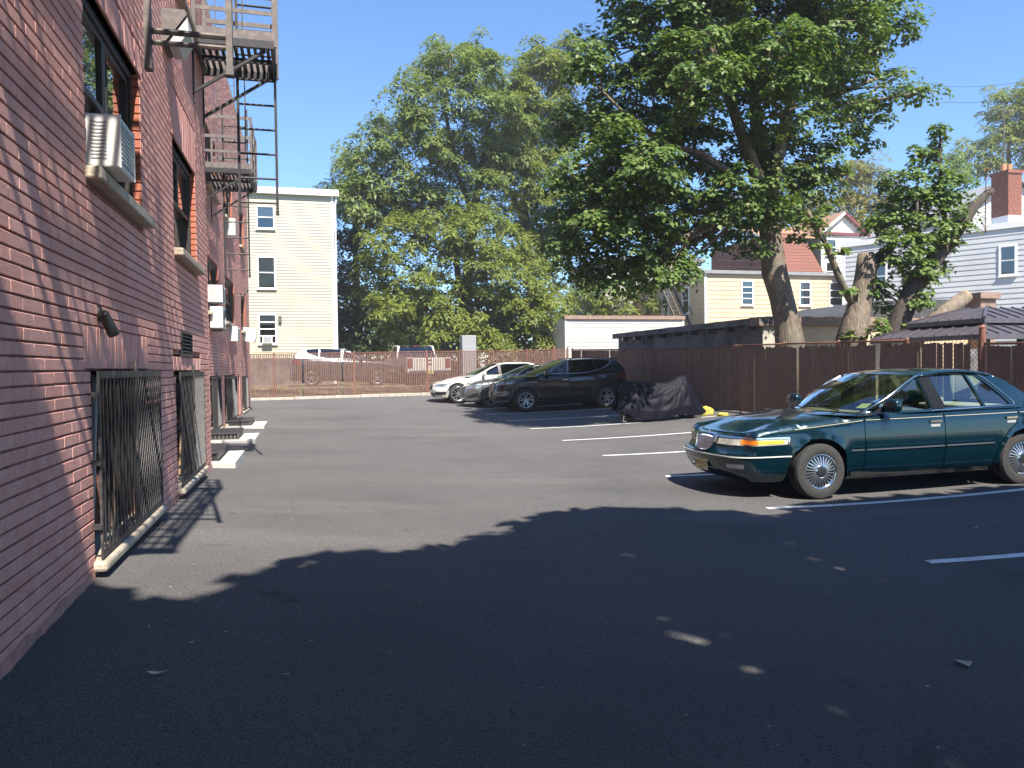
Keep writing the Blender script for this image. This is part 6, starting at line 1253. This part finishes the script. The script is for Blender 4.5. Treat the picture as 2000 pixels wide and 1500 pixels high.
    if open_door:                             # driver door swung out on its front hinge
        hx, hy = D0+0.01, c.M(c.us(D0), 0.8).y; q = c.panel('x', fdo, pm, car, build=False); off = Vector((hx, hy, 0)); piv = bpy.data.objects.new('front_door', q.mesh('front_door', pm, True, (hx, hy, 0), 50)); COL.objects.link(piv); piv.parent = car; piv.location = (hx, hy, 0); piv.rotation_euler = (0, 0, -R(open_door))
        wn = G['windows'][0]; k = densify(wn, 0.08); pt = [(p[0]-hx, -(Yf(p[0], p[1])+0.004)-hy, p[1]) for p in k]; m = MB(); m.tube(pt+[pt[0]], 0.022, 6); link('window_frame', m.mesh('window_frame', pm, True), piv); m = MB(); m.v = pt; m.f = [tuple(range(len(pt)))]; link('door_glass', m.mesh('door_glass', glass[0] if isinstance(glass, list) else glass), piv)
        m = MB(); tr = [(p[0], p[1]-0.02, p[2]) for p in pt]; m.tube(tr+[tr[0]], 0.008, 6); link('window_trim', m.mesh('window_trim', 'chrome', True), piv)
        m = MB(); m.box((0.03,0.05,z0+0.02),(D1-D0-0.05,0.09,G['zb'])); link('door_lining', m.mesh('door_lining', 'trim_dark'), piv); m = MB(); p0, p1 = c.M(c.us(D1-0.24),S['hz'],0.02)-off, c.M(c.us(D1-0.05),S['hz']+0.012,0.02)-off; m.bar(p0, p1, 0.022, 0.028); link('door_handle', m.mesh('door_handle', S.get('handle', pm)), piv)
    return car, c
def suv_spec():
    zb = 1.14
    S = dict(L=4.66, W=1.88, bow=0.24, bowr=0.10, rcf=0.44, rcr=0.34, wf=0.93, wr=0.94, rsh=0.09, axles=(0.96,3.72), track=1.62, tyre=0.365, tw=0.225, rim=0.245, style=14, archr=0.405, archz=0.37, z0=0.33, zbot=0.26, doors=(1.38,2.42,3.36), bx=0.66, rx=4.16, hz=0.98,
      zs=[(0,0.93),(0.2,0.985),(0.6,1.04),(1.2,1.095),(1.5,1.12),(2.4,1.155),(3.4,1.20),(4.2,1.24),(4.66,1.22)],
      side=[(0.20,0.12),(0.30,0.06),(0.42,0.03),(0.58,0.022),(0.75,0.008),(0.92,0.0),(1.02,0.012),(1.15,0.04),(1.25,0.065)],
      front=[(0.20,0.20),(0.30,0.10),(0.42,0.03),(0.55,0.0),(0.68,0.02),(0.85,0.06),(1.0,0.13),(1.1,0.18)], rear=[(0.2,0.1),(0.4,0.0),(0.7,0.03),(1.0,0.06),(1.25,0.1)], arch=[(0.96,0.37,0.405,0.018),(3.72,0.37,0.405,0.018)],
      lamps=[('headlamp',[('f',0.40,0.86),('f',0.70,0.86),('s',0.62,0.93),('s',0.86,1.005),('s',0.70,1.005),('f',0.72,0.955),('f',0.42,0.925)],'lens_lamp',0.006),('fog_lamp',[('f',0.50,0.60),('f',0.80,0.60),('f',0.80,0.66),('f',0.48,0.665)],'lens_lamp',0.006),('fog_trim',[('f',0.44,0.53),('s',0.40,0.545),('s',0.43,0.655),('s',0.38,0.655),('f',0.78,0.57)],'chrome',0.012),('tail_lamp',[('s',4.10,0.98),('s',4.30,0.93),('r',0.60,0.95),('r',0.55,1.13),('s',4.28,1.15),('s',4.12,1.06)],'lens_red',0.008),('bumper_lip',[('f',0.30,0.30),('s',0.42,0.33),('s',0.42,0.37),('f',0.30,0.35)],'alloy',0.010)],
      front_bits=[('grille',[(-0.30,0.64),(0.30,0.64),(0.42,0.80),(0.36,0.90),(-0.36,0.90),(-0.42,0.80)],'trim_dark',0.008),('lower_intake',[(-0.40,0.36),(0.40,0.36),(0.42,0.50),(-0.42,0.50)],'trim_dark',0.008)], bars=((0.70,0.34),(0.765,0.38),(0.83,0.38),(0.89,0.34)), clad='trim_dark', handle='chrome', mir=(1.62,0.90,1.20), seat=2.22, plate=('D24\u00b7KXR',0.57), hcrown=0.06)
    SD = [(1.42,1.105),(1.62,1.20),(1.95,1.36),(2.25,1.50),(2.50,1.585),(2.75,1.625),(3.1,1.64),(3.6,1.625),(4.0,1.59),(4.16,1.56),(4.30,1.42),(4.40,1.25),(4.38,1.20)]
    W1 = roundpoly([(1.72,1.175),(2.36,1.185),(2.36,1.585),(2.28,1.555),(1.98,1.40)],[0.03,0.02,0.03,0.08,0.1]); W2 = roundpoly([(2.47,1.19),(3.05,1.20),(3.36,1.26),(3.33,1.60),(2.90,1.61),(2.47,1.60)],[0.02,0.1,0.02,0.02,0.05,0.03]); W3 = roundpoly([(3.40,1.265),(3.70,1.36),(3.90,1.48),(3.93,1.55),(3.80,1.585),(3.40,1.60)],[0.02,0.1,0.08,0.05,0.05,0.02])
    TR = [(1.66,1.155),(2.4,1.165),(3.05,1.18),(3.40,1.245),(3.72,1.345),(3.92,1.47),(3.955,1.55),(3.80,1.60),(3.2,1.625),(2.7,1.622),(2.35,1.60),(2.0,1.43),(1.66,1.20)]
    S['gh'] = dict(A0=(1.40,1.11), A1=(2.46,1.585), B1=(4.12,1.565), B0=(4.42,1.21), yb=0.885, yt=0.66, zb=zb, zr=1.60, side=SD, windows=[W1, W2, W3], trim=[TR], blackout=[[(2.375,1.185),(2.455,1.19),(2.455,1.60),(2.375,1.59)]], bow_b=0.32, bow_t=0.12, bow_rb=0.10, bow_rt=0.10, crown=0.055); return S
zs_ = gz(6.8, 24.5)
suv, cs_ = modern('black_suv', 'shiny black SUV with its driver door ajar beside the covered motorcycle', (5.84, 24.50, zs_-0.012), R(-0.8), suv_spec(), 'paint_black', ['car_glass_clear', 'car_glass_dark', 'car_glass_dark'], tilt=-R(1.0), open_door=18)
SP = cs_.M
b = MB(); b.bbox((3.9,-0.56,1.595),(4.30,0.56,1.63),0.012); b.build('roof_spoiler', 'paint_black', suv, world=False)
for sg in (-1, 1): MB().tube([(2.55,sg*0.60,1.625),(2.7,sg*0.60,1.655),(3.6,sg*0.58,1.655),(3.8,sg*0.58,1.62)],0.012,8).build('roof_bar', 'trim_dark', suv, smooth=True, world=False)
# white saloon
def saloon_spec(L, zn, zc_, zb, zr, fx, rx_, tyre, rim, style, W=1.88):
    a = (fx, rx_); k = (L-0.0)
    S = dict(L=L, W=W, bow=0.26, bowr=0.12, rcf=0.46, rcr=0.36, wf=0.93, wr=0.93, rsh=0.09, axles=a, track=W-0.28, tyre=tyre, tw=0.235, rim=rim, style=style, archr=tyre+0.04, archz=tyre, z0=0.27, zbot=0.19, doors=(fx+0.56,fx+1.62,rx_-0.22), bx=fx-AR_off(tyre), rx=L-0.62, hz=zb-0.17,
      zs=[(0,zn),(0.2,zn+0.05),(0.6,zn+0.12),(1.2,zc_-0.05),(1.7,zc_),(2.6,zb-0.01),(3.6,zb),(L-0.7,zb+0.02),(L,zb-0.03)], side=[(0.15,0.12),(0.26,0.05),(0.40,0.02),(0.60,0.0),(0.75,0.004),(0.88,0.02),(1.0,0.05)],
      front=[(0.15,0.22),(0.24,0.10),(0.35,0.03),(0.48,0.0),(0.6,0.03),(0.72,0.09),(0.85,0.17)], rear=[(0.2,0.1),(0.4,0.0),(0.7,0.03),(1.0,0.1)], arch=[(fx,tyre,tyre+0.04,0.015),(rx_,tyre,tyre+0.04,0.015)], boot=True, mir=(fx+0.98,W/2-0.06,zb+0.07), seat=fx+1.45, hcrown=0.05)
    ax0, ax1, bx1, bx0 = fx+0.66, fx+1.62, rx_-0.12, rx_+0.62; m = zb-0.02
    SD = [(ax0,m),(ax0+0.25,m+0.13),(ax0+0.6,m+0.31),(ax1,zr-0.03),(ax1+0.3,zr+0.005),((ax1+bx1)/2,zr+0.012),(bx1-0.2,zr-0.01),(bx1,zr-0.045),(bx1+0.35,zr-0.2),(bx0-0.1,m+0.06),(bx0,m)]
    xB = fx+1.62; W1 = roundpoly([(ax0+0.22,m+0.03),(xB-0.04,m+0.035),(xB-0.06,zr-0.045),(ax1-0.15,zr-0.10),(ax0+0.55,m+0.24)],[0.03,0.02,0.03,0.1,0.1]); W2 = roundpoly([(xB+0.05,m+0.035),(rx_-0.14,m+0.04),(rx_+0.10,m+0.10),(rx_-0.12,zr-0.10),(rx_-0.3,zr-0.045),(xB+0.03,zr-0.035)],[0.02,0.05,0.04,0.1,0.1,0.02])
    S['gh'] = dict(A0=(ax0,m), A1=(ax1,zr-0.03), B1=(bx1,zr-0.04), B0=(bx0,m+0.01), yb=W/2-0.075, yt=W/2-0.27, zb=zb, zr=zr, side=SD, windows=[W1, W2], blackout=[[(xB-0.035,m+0.035),(xB+0.045,m+0.035),(xB+0.025,zr-0.036),(xB-0.055,zr-0.045)]], bow_b=0.34, bow_t=0.12, bow_rb=0.18, bow_rt=0.12, crown=0.05); return S
def AR_off(t): return t+0.04-0.10
S = saloon_spec(5.05, 0.70, 0.985, 0.985, 1.43, 0.93, 3.98, 0.345, 0.255, 15)
S['lamps'] = [('headlamp',[('f',0.42,0.62),('f',0.78,0.62),('s',0.52,0.68),('s',0.70,0.735),('s',0.45,0.735),('f',0.46,0.70)],'lens_lamp',0.006),('bumper_intake',[('f',0.46,0.30),('f',0.86,0.31),('f',0.86,0.43),('f',0.52,0.42)],'trim_dark',0.006),('tail_lamp',[('s',4.62,0.72),('r',0.5,0.72),('r',0.45,0.84),('s',4.6,0.86)],'lens_red',0.006)]
S['front_bits'] = [('kidney_grille',[(0.03,0.49),(0.27,0.51),(0.30,0.66),(0.03,0.685)],'trim_dark',0.012),('kidney_grille',[(-0.27,0.51),(-0.03,0.49),(-0.03,0.685),(-0.30,0.66)],'trim_dark',0.012),('lower_intake',[(-0.40,0.25),(0.40,0.25),(0.44,0.38),(-0.44,0.38)],'trim_dark',0.006)]; S['plate'] = ('',0.44); S['plate'] = None
modern('white_sedan', 'white sedan with silver five spoke wheels, farthest of the parked row', (4.54, 28.9, gz(5.5, 28.6)-0.012), R(-0.5), S, 'paint_white', 'car_glass_dark', tilt=-R(0.9))
S = saloon_spec(4.60, 0.74, 0.98, 0.98, 1.41, 0.90, 3.60, 0.325, 0.225, 13, W=1.80)
S['lamps'] = [('headlamp',[('f',0.38,0.66),('f',0.72,0.64),('s',0.55,0.70),('s',0.78,0.79),('s',0.5,0.775),('f',0.44,0.735)],'lens_lamp',0.006),('bumper_intake',[('f',0.52,0.33),('f',0.80,0.36),('f',0.76,0.50),('f',0.66,0.48)],'trim_dark',0.006),('bumper_lip',[('f',0.32,0.24),('s',0.36,0.25),('s',0.36,0.29),('f',0.32,0.28)],'alloy',0.008),('tail_lamp',[('s',4.2,0.72),('r',0.5,0.72),('r',0.45,0.84),('s',4.2,0.86)],'lens_red',0.006)]
S['front_bits'] = [('grille',[(-0.24,0.36),(0.24,0.36),(0.36,0.56),(0.34,0.70),(-0.34,0.70),(-0.36,0.56)],'trim_dark',0.006)]; S['bars'] = ((0.42,0.24),(0.48,0.29),(0.54,0.31),(0.60,0.31),(0.66,0.31))
modern('grey_sedan', 'silver grey sedan squeezed between the white sedan and black SUV', (5.30, 26.75, gz(6.2, 26.7)-0.012), R(-0.5), S, 'paint_grey', 'car_glass_dark', tilt=-R(0.9))
# SUV in the next lot, behind the slats
S2 = suv_spec(); S2['plate'] = None; S2['clad'] = None; S2.pop('clad'); S2['style'] = 13
o, _ = modern('slate_suv', 'dark SUV behind the fence slats in front of the yellow house', (3.95, 34.6, 0.90), math.pi, S2, 'paint_slate', 'car_glass_dark', group='vehicles behind the fence')
# pickup seen from behind through the fence
t = thing('pickup_truck', (5.2, 33.3, 0.9), 'white pickup truck seen from behind through the fence slats', 'truck', 'vehicles behind the fence', local=True); t.rotation_euler = (0, 0, R(6))
def pk(nm, m, a, b, r=0.03, par=t): return MB().bbox(a, b, r).build(nm, m, par, smooth=False, world=False)
tg = pk('tailgate', 'paint_white', (-0.72,-0.03,0.62),(0.72,0.05,1.18)); pk('emblem', 'trim_dark', (-0.13,-0.045,0.86),(0.13,-0.031,0.93), 0.006, tg); pk('handle', 'trim_dark', (-0.12,-0.045,1.04),(0.12,-0.031,1.10), 0.006, tg)
for sg in (-1, 1):
    b = MB(); pl = [(0.0,0.55)]+[(p[0], p[1]) for p in arc(1.05, 0.42, 0.45, 180, 0, 14)]+[(2.1,0.5),(2.1,1.2),(0.0,1.2)]; b.prism(pl, 'x', sg*0.74, sg*0.99); b.build('bed_side', 'paint_white', t, world=False); pk('tail_lamp', 'lens_red', (sg*0.76,-0.02,0.72),(sg*0.96,0.04,1.15), 0.02)
    b = MB(); b.prism([(2.13,0.5),(4.3,0.5),(4.3,1.2),(2.13,1.2)], 'x', sg*0.78, sg*0.98); b.build('cab_side', 'paint_white', t, world=False); b = MB(); b.prism([(4.32,0.6),(4.5,0.6)]+[(p[0], p[1]) for p in arc(4.95, 0.42, 0.45, 180, 0, 14)]+[(5.55,0.55),(5.55,1.05),(4.32,1.18)], 'x', sg*0.76, sg*0.98); b.build('front_wing', 'paint_white', t, world=False)
    for yy in (1.05, 4.95): w_ = wheel(t, 0, 0, -1, 0.40, 0.26, 0.23, 14); w_.location = (sg*0.84, yy, 0.40); w_.rotation_euler = (0, 0, R(90*sg))
    b = MB(); b.tube([(sg*0.93,2.2,1.2),(sg*0.80,2.35,1.72),(sg*0.80,3.4,1.78),(sg*0.88,4.2,1.22)], 0.05, 8); b.build('cab_pillar', 'paint_white', t, smooth=True, world=False); b = MB(); b.quad((sg*0.93,2.25,1.22),(sg*0.89,4.2,1.22),(sg*0.79,3.4,1.76),(sg*0.79,2.38,1.70)); b.build('side_window', 'car_glass_dark', t, world=False); pk('wing_mirror', 'trim_dark', (sg*1.0,3.95,1.2),(sg*1.18,4.05,1.42), 0.02)
b = MB(); b.grid(lambda a, k: ((2*k-1)*0.80, 2.33+1.1*a, 1.745+0.05*math.sin(math.pi*k)+0.02*math.sin(math.pi*a)), 6, 10); b.build('roof', 'paint_white', t, smooth=True, world=False); b = MB(); b.quad((-0.85,2.2,1.2),(0.85,2.2,1.2),(0.76,2.34,1.70),(-0.76,2.34,1.70)); b.build('rear_window', 'car_glass_dark', t, world=False); b = MB(); b.grid(lambda a, k: ((2*k-1)*0.93, 4.3+1.25*a, 1.2-0.12*a+0.05*math.sin(math.pi*k)), 5, 8); b.build('hood', 'paint_white', t, smooth=True, world=False)
pk('rear_bumper', 'chrome', (-0.95,-0.22,0.50),(0.95,-0.06,0.64), 0.03); pk('bed_floor', 'trim_dark', (-0.73,0.06,0.60),(0.73,2.1,0.68), 0.01); pk('third_lamp', 'lens_red', (-0.14,2.30,1.73),(0.14,2.34,1.765), 0.005); pk('underbody', 'under', (-0.6,0.2,0.35),(0.6,5.2,0.58), 0.02)
plate(t, Matrix(((1,0,0,0),(0,0,-1,-0.23),(0,1,0,0.57),(0,0,0,1))), 'XT86')
# ------------------------------------------------------------------ driver in the black SUV
mat('skin', (0.42,0.24,0.17), 0.55); mat('shirt', (0.55,0.58,0.62), 0.85, var=((9,(0.45,0.48,0.53),0.4,0.65),)); mat('hair', (0.02,0.015,0.012), 0.6); mat('jeans', (0.05,0.07,0.12), 0.85)
def skinned(name, verts, edges, rads, m, parent, sub=2, root=0):
    me = bpy.data.meshes.new(name); me.from_pydata(verts, edges, []); o = bpy.data.objects.new(name, me); COL.objects.link(o)
    sk = o.modifiers.new('skin', 'SKIN'); sk.use_smooth_shade = True; sb = o.modifiers.new('sub', 'SUBSURF'); sb.levels = sb.render_levels = sub
    if not me.skin_vertices: 
        bm = bmesh.new(); bm.from_mesh(me); bm.verts.layers.skin.verify(); bm.to_mesh(me); bm.free()
    for i, r in enumerate(rads): me.skin_vertices[0].data[i].radius = (r, r) if not isinstance(r, tuple) else r
    me.skin_vertices[0].data[root].use_root = True; bpy.context.view_layer.update(); dg = bpy.context.evaluated_depsgraph_get(); nm = bpy.data.meshes.new_from_object(o.evaluated_get(dg)); bpy.data.objects.remove(o); nm.name = name
    nm.materials.clear(); nm.materials.append(MATS[m]); nm.polygons.foreach_set('use_smooth', [True]*len(nm.polygons)); return link(name, nm, parent)
dv = bpy.data.objects.new('person', None); COL.objects.link(dv); tag(dv, 'person in a pale shirt sitting at the wheel of the black SUV', 'person'); dv.parent = None
dv.matrix_world = Matrix.Translation(suv.location) @ suv.rotation_euler.to_matrix().to_4x4() @ Matrix.Translation((2.28, -0.38, 0.56))
V = [(0,0,0.10),(0.05,0,0.30),(0.10,0,0.52),(0.08,0,0.60),(0.06,0,0.66),(0.05,0,0.76),(0.045,0,0.84),(0.09,-0.20,0.52),(-0.06,-0.26,0.32),(-0.30,-0.14,0.40),(-0.38,-0.12,0.43),(0.09,0.20,0.52),(-0.06,0.25,0.30),(-0.30,0.12,0.38),(-0.38,0.11,0.42),(-0.05,-0.10,0.08),(-0.46,-0.13,0.14),(-0.62,-0.13,-0.20),(-0.05,0.10,0.08),(-0.46,0.12,0.14),(-0.64,0.12,-0.20)]
E_ = [(0,1),(1,2),(2,3),(3,4),(4,5),(5,6),(2,7),(7,8),(8,9),(9,10),(2,11),(11,12),(12,13),(13,14),(0,15),(15,16),(16,17),(0,18),(18,19),(19,20)]
RD = [0.16,(0.16,0.13),(0.16,0.11),0.062,0.06,0.095,0.075,0.065,0.05,0.038,0.035,0.065,0.05,0.038,0.035,0.095,0.07,0.05,0.095,0.07,0.05]
bd = skinned('body', V, E_, RD, 'skin', dv)
skinned('shirt', [(0,0,0.09),(0.05,0,0.30),(0.10,0,0.52),(0.085,0,0.585),(0.09,-0.20,0.52),(0.0,-0.235,0.41),(0.09,0.20,0.52),(0.0,0.23,0.40)], [(0,1),(1,2),(2,3),(2,4),(4,5),(2,6),(6,7)], [0.178,(0.178,0.146),(0.176,0.128),0.075,0.082,0.072,0.082,0.072], 'shirt', dv)
skinned('trousers', [(0,0,0.06),(-0.05,-0.10,0.08),(-0.46,-0.13,0.14),(-0.61,-0.13,-0.16),(-0.05,0.10,0.08),(-0.46,0.12,0.14),(-0.63,0.12,-0.16)], [(0,1),(1,2),(2,3),(0,4),(4,5),(5,6)], [0.165,0.11,0.085,0.07,0.11,0.085,0.07], 'jeans', dv)
h = MB()
def hairf(a, k): th = math.pi*0.62*a; ph = 2*math.pi*k; q = 1.0 if math.cos(ph) > -0.35 else 0.72; th *= q; return (0.055+0.108*math.sin(th)*math.cos(ph), 0.098*math.sin(th)*math.sin(ph), 0.80+0.125*math.cos(th))
h.grid(hairf, 10, 20); hm = h.mesh('hair', 'hair', True); link('hair', hm, dv)
fm = MB(); fm.tube([(-0.062,0,0.775),(-0.088,0,0.755),(-0.06,0,0.75)], [0.008,0.016,0.010], 8); link('nose', fm.mesh('nose', 'skin', True), dv)
for sg in (-1, 1):
    q = MB(); q.lathe([(0.001,-0.012),(0.011,-0.006),(0.013,0.0),(0.001,0.006)], 10, 'x', (-0.040,sg*0.034,0.79)); link('eye', q.mesh('eye', 'hair', True), dv); q = MB(); q.lathe([(0.001,-0.01),(0.026,-0.004),(0.03,0.004),(0.001,0.008)], 12, 'y', (0.06,sg*0.098,0.775)); link('ear', q.mesh('ear', 'skin', True), dv)
    for k in range(4): q = MB(); y0 = sg*0.115; q.tube([(-0.40,y0+sg*0.005,0.445-0.017*k),(-0.445,y0-sg*0.01,0.45-0.017*k),(-0.455,y0-sg*0.035,0.445-0.017*k),(-0.43,y0-sg*0.05,0.44-0.017*k)], [0.010,0.009,0.009,0.008], 7); link('finger', q.mesh('finger', 'skin', True), dv)
    q = MB(); q.tube([(-0.385,y0,0.45),(-0.41,y0-sg*0.035,0.465),(-0.44,y0-sg*0.05,0.46)], [0.012,0.010,0.009], 7); link('thumb', q.mesh('thumb', 'skin', True), dv)
q = MB(); q.lathe([(0.18+0.014*math.cos(k*math.pi/4),0.014*math.sin(k*math.pi/4)) for k in range(8)], 24, 'x', (1.83,-0.38,0.98), closed=True); q.build('steering_wheel', 'trim_dark', suv, world=False, smooth=True)
# ------------------------------------------------------------------ covered motorcycle
mat('cover', (0.004,0.0045,0.010), 0.55, spec=0.12, var=((5,(0.006,0.006,0.012),0.45,0.7),), bump=((60,0.1,0.004),))
gx = gz(8.8, 18.2); mt = thing('covered_motorcycle', (8.8, 18.2, gx), 'motorcycle under a dark navy cloth cover between SUV and green sedan', 'motorcycle')
xm0, xm1, ym = 7.68, 9.98, 18.25
TOPZ = [(0,0.80),(0.06,0.98),(0.14,1.03),(0.3,1.01),(0.45,0.98),(0.58,0.98),(0.66,1.05),(0.74,1.15),(0.82,1.16),(0.87,1.02),(0.93,0.78),(1.0,0.48)]
HEM = [(0,0.30),(0.05,0.26),(0.15,0.10),(0.3,0.06),(0.5,0.07),(0.75,0.16),(0.9,0.14),(1.0,0.20)]
WID = [(0,0.16),(0.08,0.26),(0.25,0.30),(0.5,0.33),(0.72,0.36),(0.85,0.33),(0.95,0.24),(1.0,0.14)]
rng = np.random.default_rng(4); fold = [(rng.uniform(1.5, 7), rng.uniform(-3, 3), rng.uniform(0, 6.28), rng.uniform(0.4, 1)) for _ in range(5)]
def cov(a, k):
    s_ = a; th = (k-0.5)*2; side = abs(th); tz, hz, w_ = sm(s_, TOPZ), sm(s_, HEM), sm(s_, WID); t = side**1.15
    z = tz-(tz-hz)*t; prof = 0.10+0.90*min(1, (side*1.25))**0.75; y = math.copysign(w_*prof, th) if side > 1e-6 else 0
    f = sum(A*math.sin(fx_*s_*2.2+fz*t*1.8+ph) for fx_, fz, ph, A in fold)/3.5; d = 0.012*f
    for s0, kk, ph, am in ((0.78, 13, 0.4, 0.030), (0.16, 12, 1.9, 0.026), (0.47, 9, 0.9, 0.014)):      # folds fan out from where the cloth hangs
        an = math.atan2(t*0.62, s_-s0); rr_ = math.hypot(t*0.62, s_-s0); v_ = math.sin(kk*an+ph+1.5*math.sin(3*an)); d += am*(abs(v_)**0.7*(1 if v_ > 0 else -1))*min(1, rr_*3.0)*math.exp(-1.3*rr_)
    d *= min(1, side*2.0)
    x = xm0+(xm1-xm0)*s_+0.05*math.sin(5*t+s_*9)*t+(0.10*t if s_ > 0.9 else -0.05*t if s_ < 0.08 else 0)
    return (x, ym+y+math.copysign(d, th), gz(8.8, 18.2)+z+0.02*f*(1-t))
m = MB(); m.grid(cov, 130, 80); m.build('cover', 'cover', mt, smooth=True)
for xx in (xm0+0.33, xm1-0.36):
    q = MB(); q.lathe([(0.20,-0.06),(0.29,-0.065),(0.315,-0.03),(0.315,0.03),(0.29,0.065),(0.20,0.06)], 32, 'y', (xx,ym,gx+0.315), closed=True); q.build('tyre', 'rubber', mt, smooth=True)
MB().tube([(xm0+0.14,ym-0.16,gx+0.42),(xm0+0.05,ym-0.25,gx+0.02)], 0.014, 6).tube([(xm0+0.02,ym-0.27,gx+0.012),(xm0+0.13,ym-0.25,gx+0.012)], 0.016, 6).build('side_stand', 'grey_iron', mt)
# yellow painted stones by the fence
mat('yellow_paint', (0.50,0.42,0.05), 0.8, var=((7,(0.30,0.27,0.10),0.45,0.65),(30,(0.6,0.52,0.12),0.55,0.7)), bump=((18,0.8,0.03),))
for lab, u, v, sx, sy, sz in (('larger yellow painted rock right of the motorcycle cover', 1376, 810, 0.26, 0.16, 0.15), ('smaller yellow painted rock nearer the green sedan hood', 1412, 812, 0.13, 0.10, 0.06)):
    P = onG(u, v); q = MB(); rr = random.Random(int(u))
    def rk_(a, k):
        th = math.pi*a; ph = 2*math.pi*k; r = 1+0.13*math.sin(3*ph+u)+0.10*math.sin(5*th+2*ph)+0.05*math.sin(9*ph-4*th); e = lambda x: math.copysign(abs(x)**0.6, x)
        return (P.x+sx*r*math.sin(th)*e(math.cos(ph)), P.y+sy*r*math.sin(th)*e(math.sin(ph)), P.z+sz*0.6+sz*r*e(math.cos(th))*0.8)
    q.grid(rk_, 14, 24); tag(q.build('yellow_rock', 'yellow_paint', None, smooth=True), lab, 'rock', 'yellow rocks by the fence')
# ------------------------------------------------------------------ fallen leaves and crumbs on the asphalt
mat('dry_leaf', (0.34,0.20,0.10), 0.8, var=((30,(0.22,0.12,0.06),0.4,0.65),)); mat('pale_leaf', (0.60,0.52,0.40), 0.8, var=((30,(0.45,0.37,0.26),0.4,0.65),)); mat('crumb', (0.55,0.53,0.48), 0.9)
def fallen(u, v, L, m, label, ang, curl=0.25):
    P = onG(u, v); q = MB(); sh = LEAF_LANCE if L > 0 else LEAF_MAPLE; L = abs(L); ca, sa = math.cos(ang), math.sin(ang); n = 8
    def f(a, k):
        t = a; w_ = interp(t, sh)*L*1.2*(2*k-1); x = (t-0.5)*L; z = 0.008+curl*L*((2*t-1)**2)*0.5+curl*abs(2*k-1)*L*0.18; gx_, gy_ = P.x+ca*x-sa*w_, P.y+sa*x+ca*w_; return (gx_, gy_, gz(gx_, gy_)+z)
    q.grid(f, n, 4); tag(q.build('fallen_leaf', m, None, smooth=True), label, 'leaf', 'fallen leaves on the asphalt')
for a in ((308,1319,0.085,'pale_leaf','pale curled leaf in the shade at bottom left',0.2),(816,1180,0.07,'dry_leaf','brown leaf at the centre of the shaded asphalt',0.8),(753,1149,0.08,'dry_leaf','thin brown leaf left of the centre in the shade',0.1),(1433,1167,0.08,'dry_leaf','brown leaf in the shade below the green sedan bumper',0.3),(1885,1299,-0.085,'pale_leaf','flat pale leaf in the shade at right',-0.1),(1905,1034,0.10,'pale_leaf','pale leaf between two stripes below the rear door',0.4),(1210,1022,0.06,'dry_leaf','reddish leaf at the edge of the tree shadow',0.5),(1130,1080,0.07,'dry_leaf','brown twiggy leaf near the shadow edge at centre',0.0),(1811,1344,0.04,'pale_leaf','tiny pale leaf fragment at lower right',0.2),(376,1258,0.035,'pale_leaf','small whitish scrap on the shaded asphalt at left',0.6),(560,1320,0.025,'pale_leaf','small pale scrap right of the curled leaf',0.3),(1340,1400,0.03,'pale_leaf','small white scrap near the bottom edge',0.4),(995,1000,0.05,'dry_leaf','brown leaf on the sunlit asphalt at centre',0.2)): fallen(*a)
cr = MB(); rr = random.Random(8)
for k in range(230):
    if k < 140: u, v = rr.gauss(400, 130), rr.uniform(900, 1260)
    else: u, v = rr.uniform(200, 2000), rr.uniform(820, 1480)
    if u < 330-(v-960)*0.5 or u > 1980: continue
    P = onG(u, v); s_ = rr.uniform(0.002, 0.005)
    if P.x < -1.1 or P.x > 11: continue
    n = len(cr.v); cr.v += [(P.x+s_*rr.uniform(-1.5, 1.5), P.y+s_*rr.uniform(-1.5, 1.5), P.z+rr.uniform(0.002, s_*1.5+0.002)) for _ in range(4)]; cr.f += [(n,n+1,n+2),(n,n+2,n+3),(n,n+1,n+3),(n+1,n+2,n+3)]
tag(cr.build('gravel_crumbs', 'crumb', None), 'pale crumbs of grit scattered on the asphalt', 'grit', kind='stuff')
# things in the yard behind the back fence
t = thing('white_cabinet', (6.0, 34.5, 0.9), 'tall white cabinet standing behind the back fence below the trees', 'cabinet'); a, b = onY(903, 690, 34.5), onY(930, 655, 34.5); MB().bbox((a.x,34.5,0.9),(b.x,35.1,b.z),0.02).build('body', 'grey_plastic', t); MB().bbox((a.x+0.03,34.48,0.95),(b.x-0.03,34.498,b.z-0.5),0.008).build('door', 'grey_plastic', t)  # white cabinet coloured grey to carry the shade lying on it
# ------------------------------------------------------------------ thin haze, added for the lens veil and to lift the dark distance
hv = bpy.data.materials.new('haze_veil'); hv.use_nodes = True; n_ = hv.node_tree; n_.nodes.remove(n_.nodes['Principled BSDF']); pv = n_.nodes.new('ShaderNodeVolumePrincipled'); pv.inputs['Density'].default_value = 0.0009; pv.inputs['Color'].default_value = (0.88, 0.93, 1.0, 1); pv.inputs['Anisotropy'].default_value = 0.0
n_.links.new(pv.outputs[0], n_.nodes['Material Output'].inputs['Volume']); MATS['haze_veil'] = hv
hz = MB().box((-20, -16, -1.8), (62, 72, 24)).build('haze', 'haze_veil', None); tag(hz, 'thin haze added over the place to lift the dark distance', 'haze', kind='stuff')
cleanup()
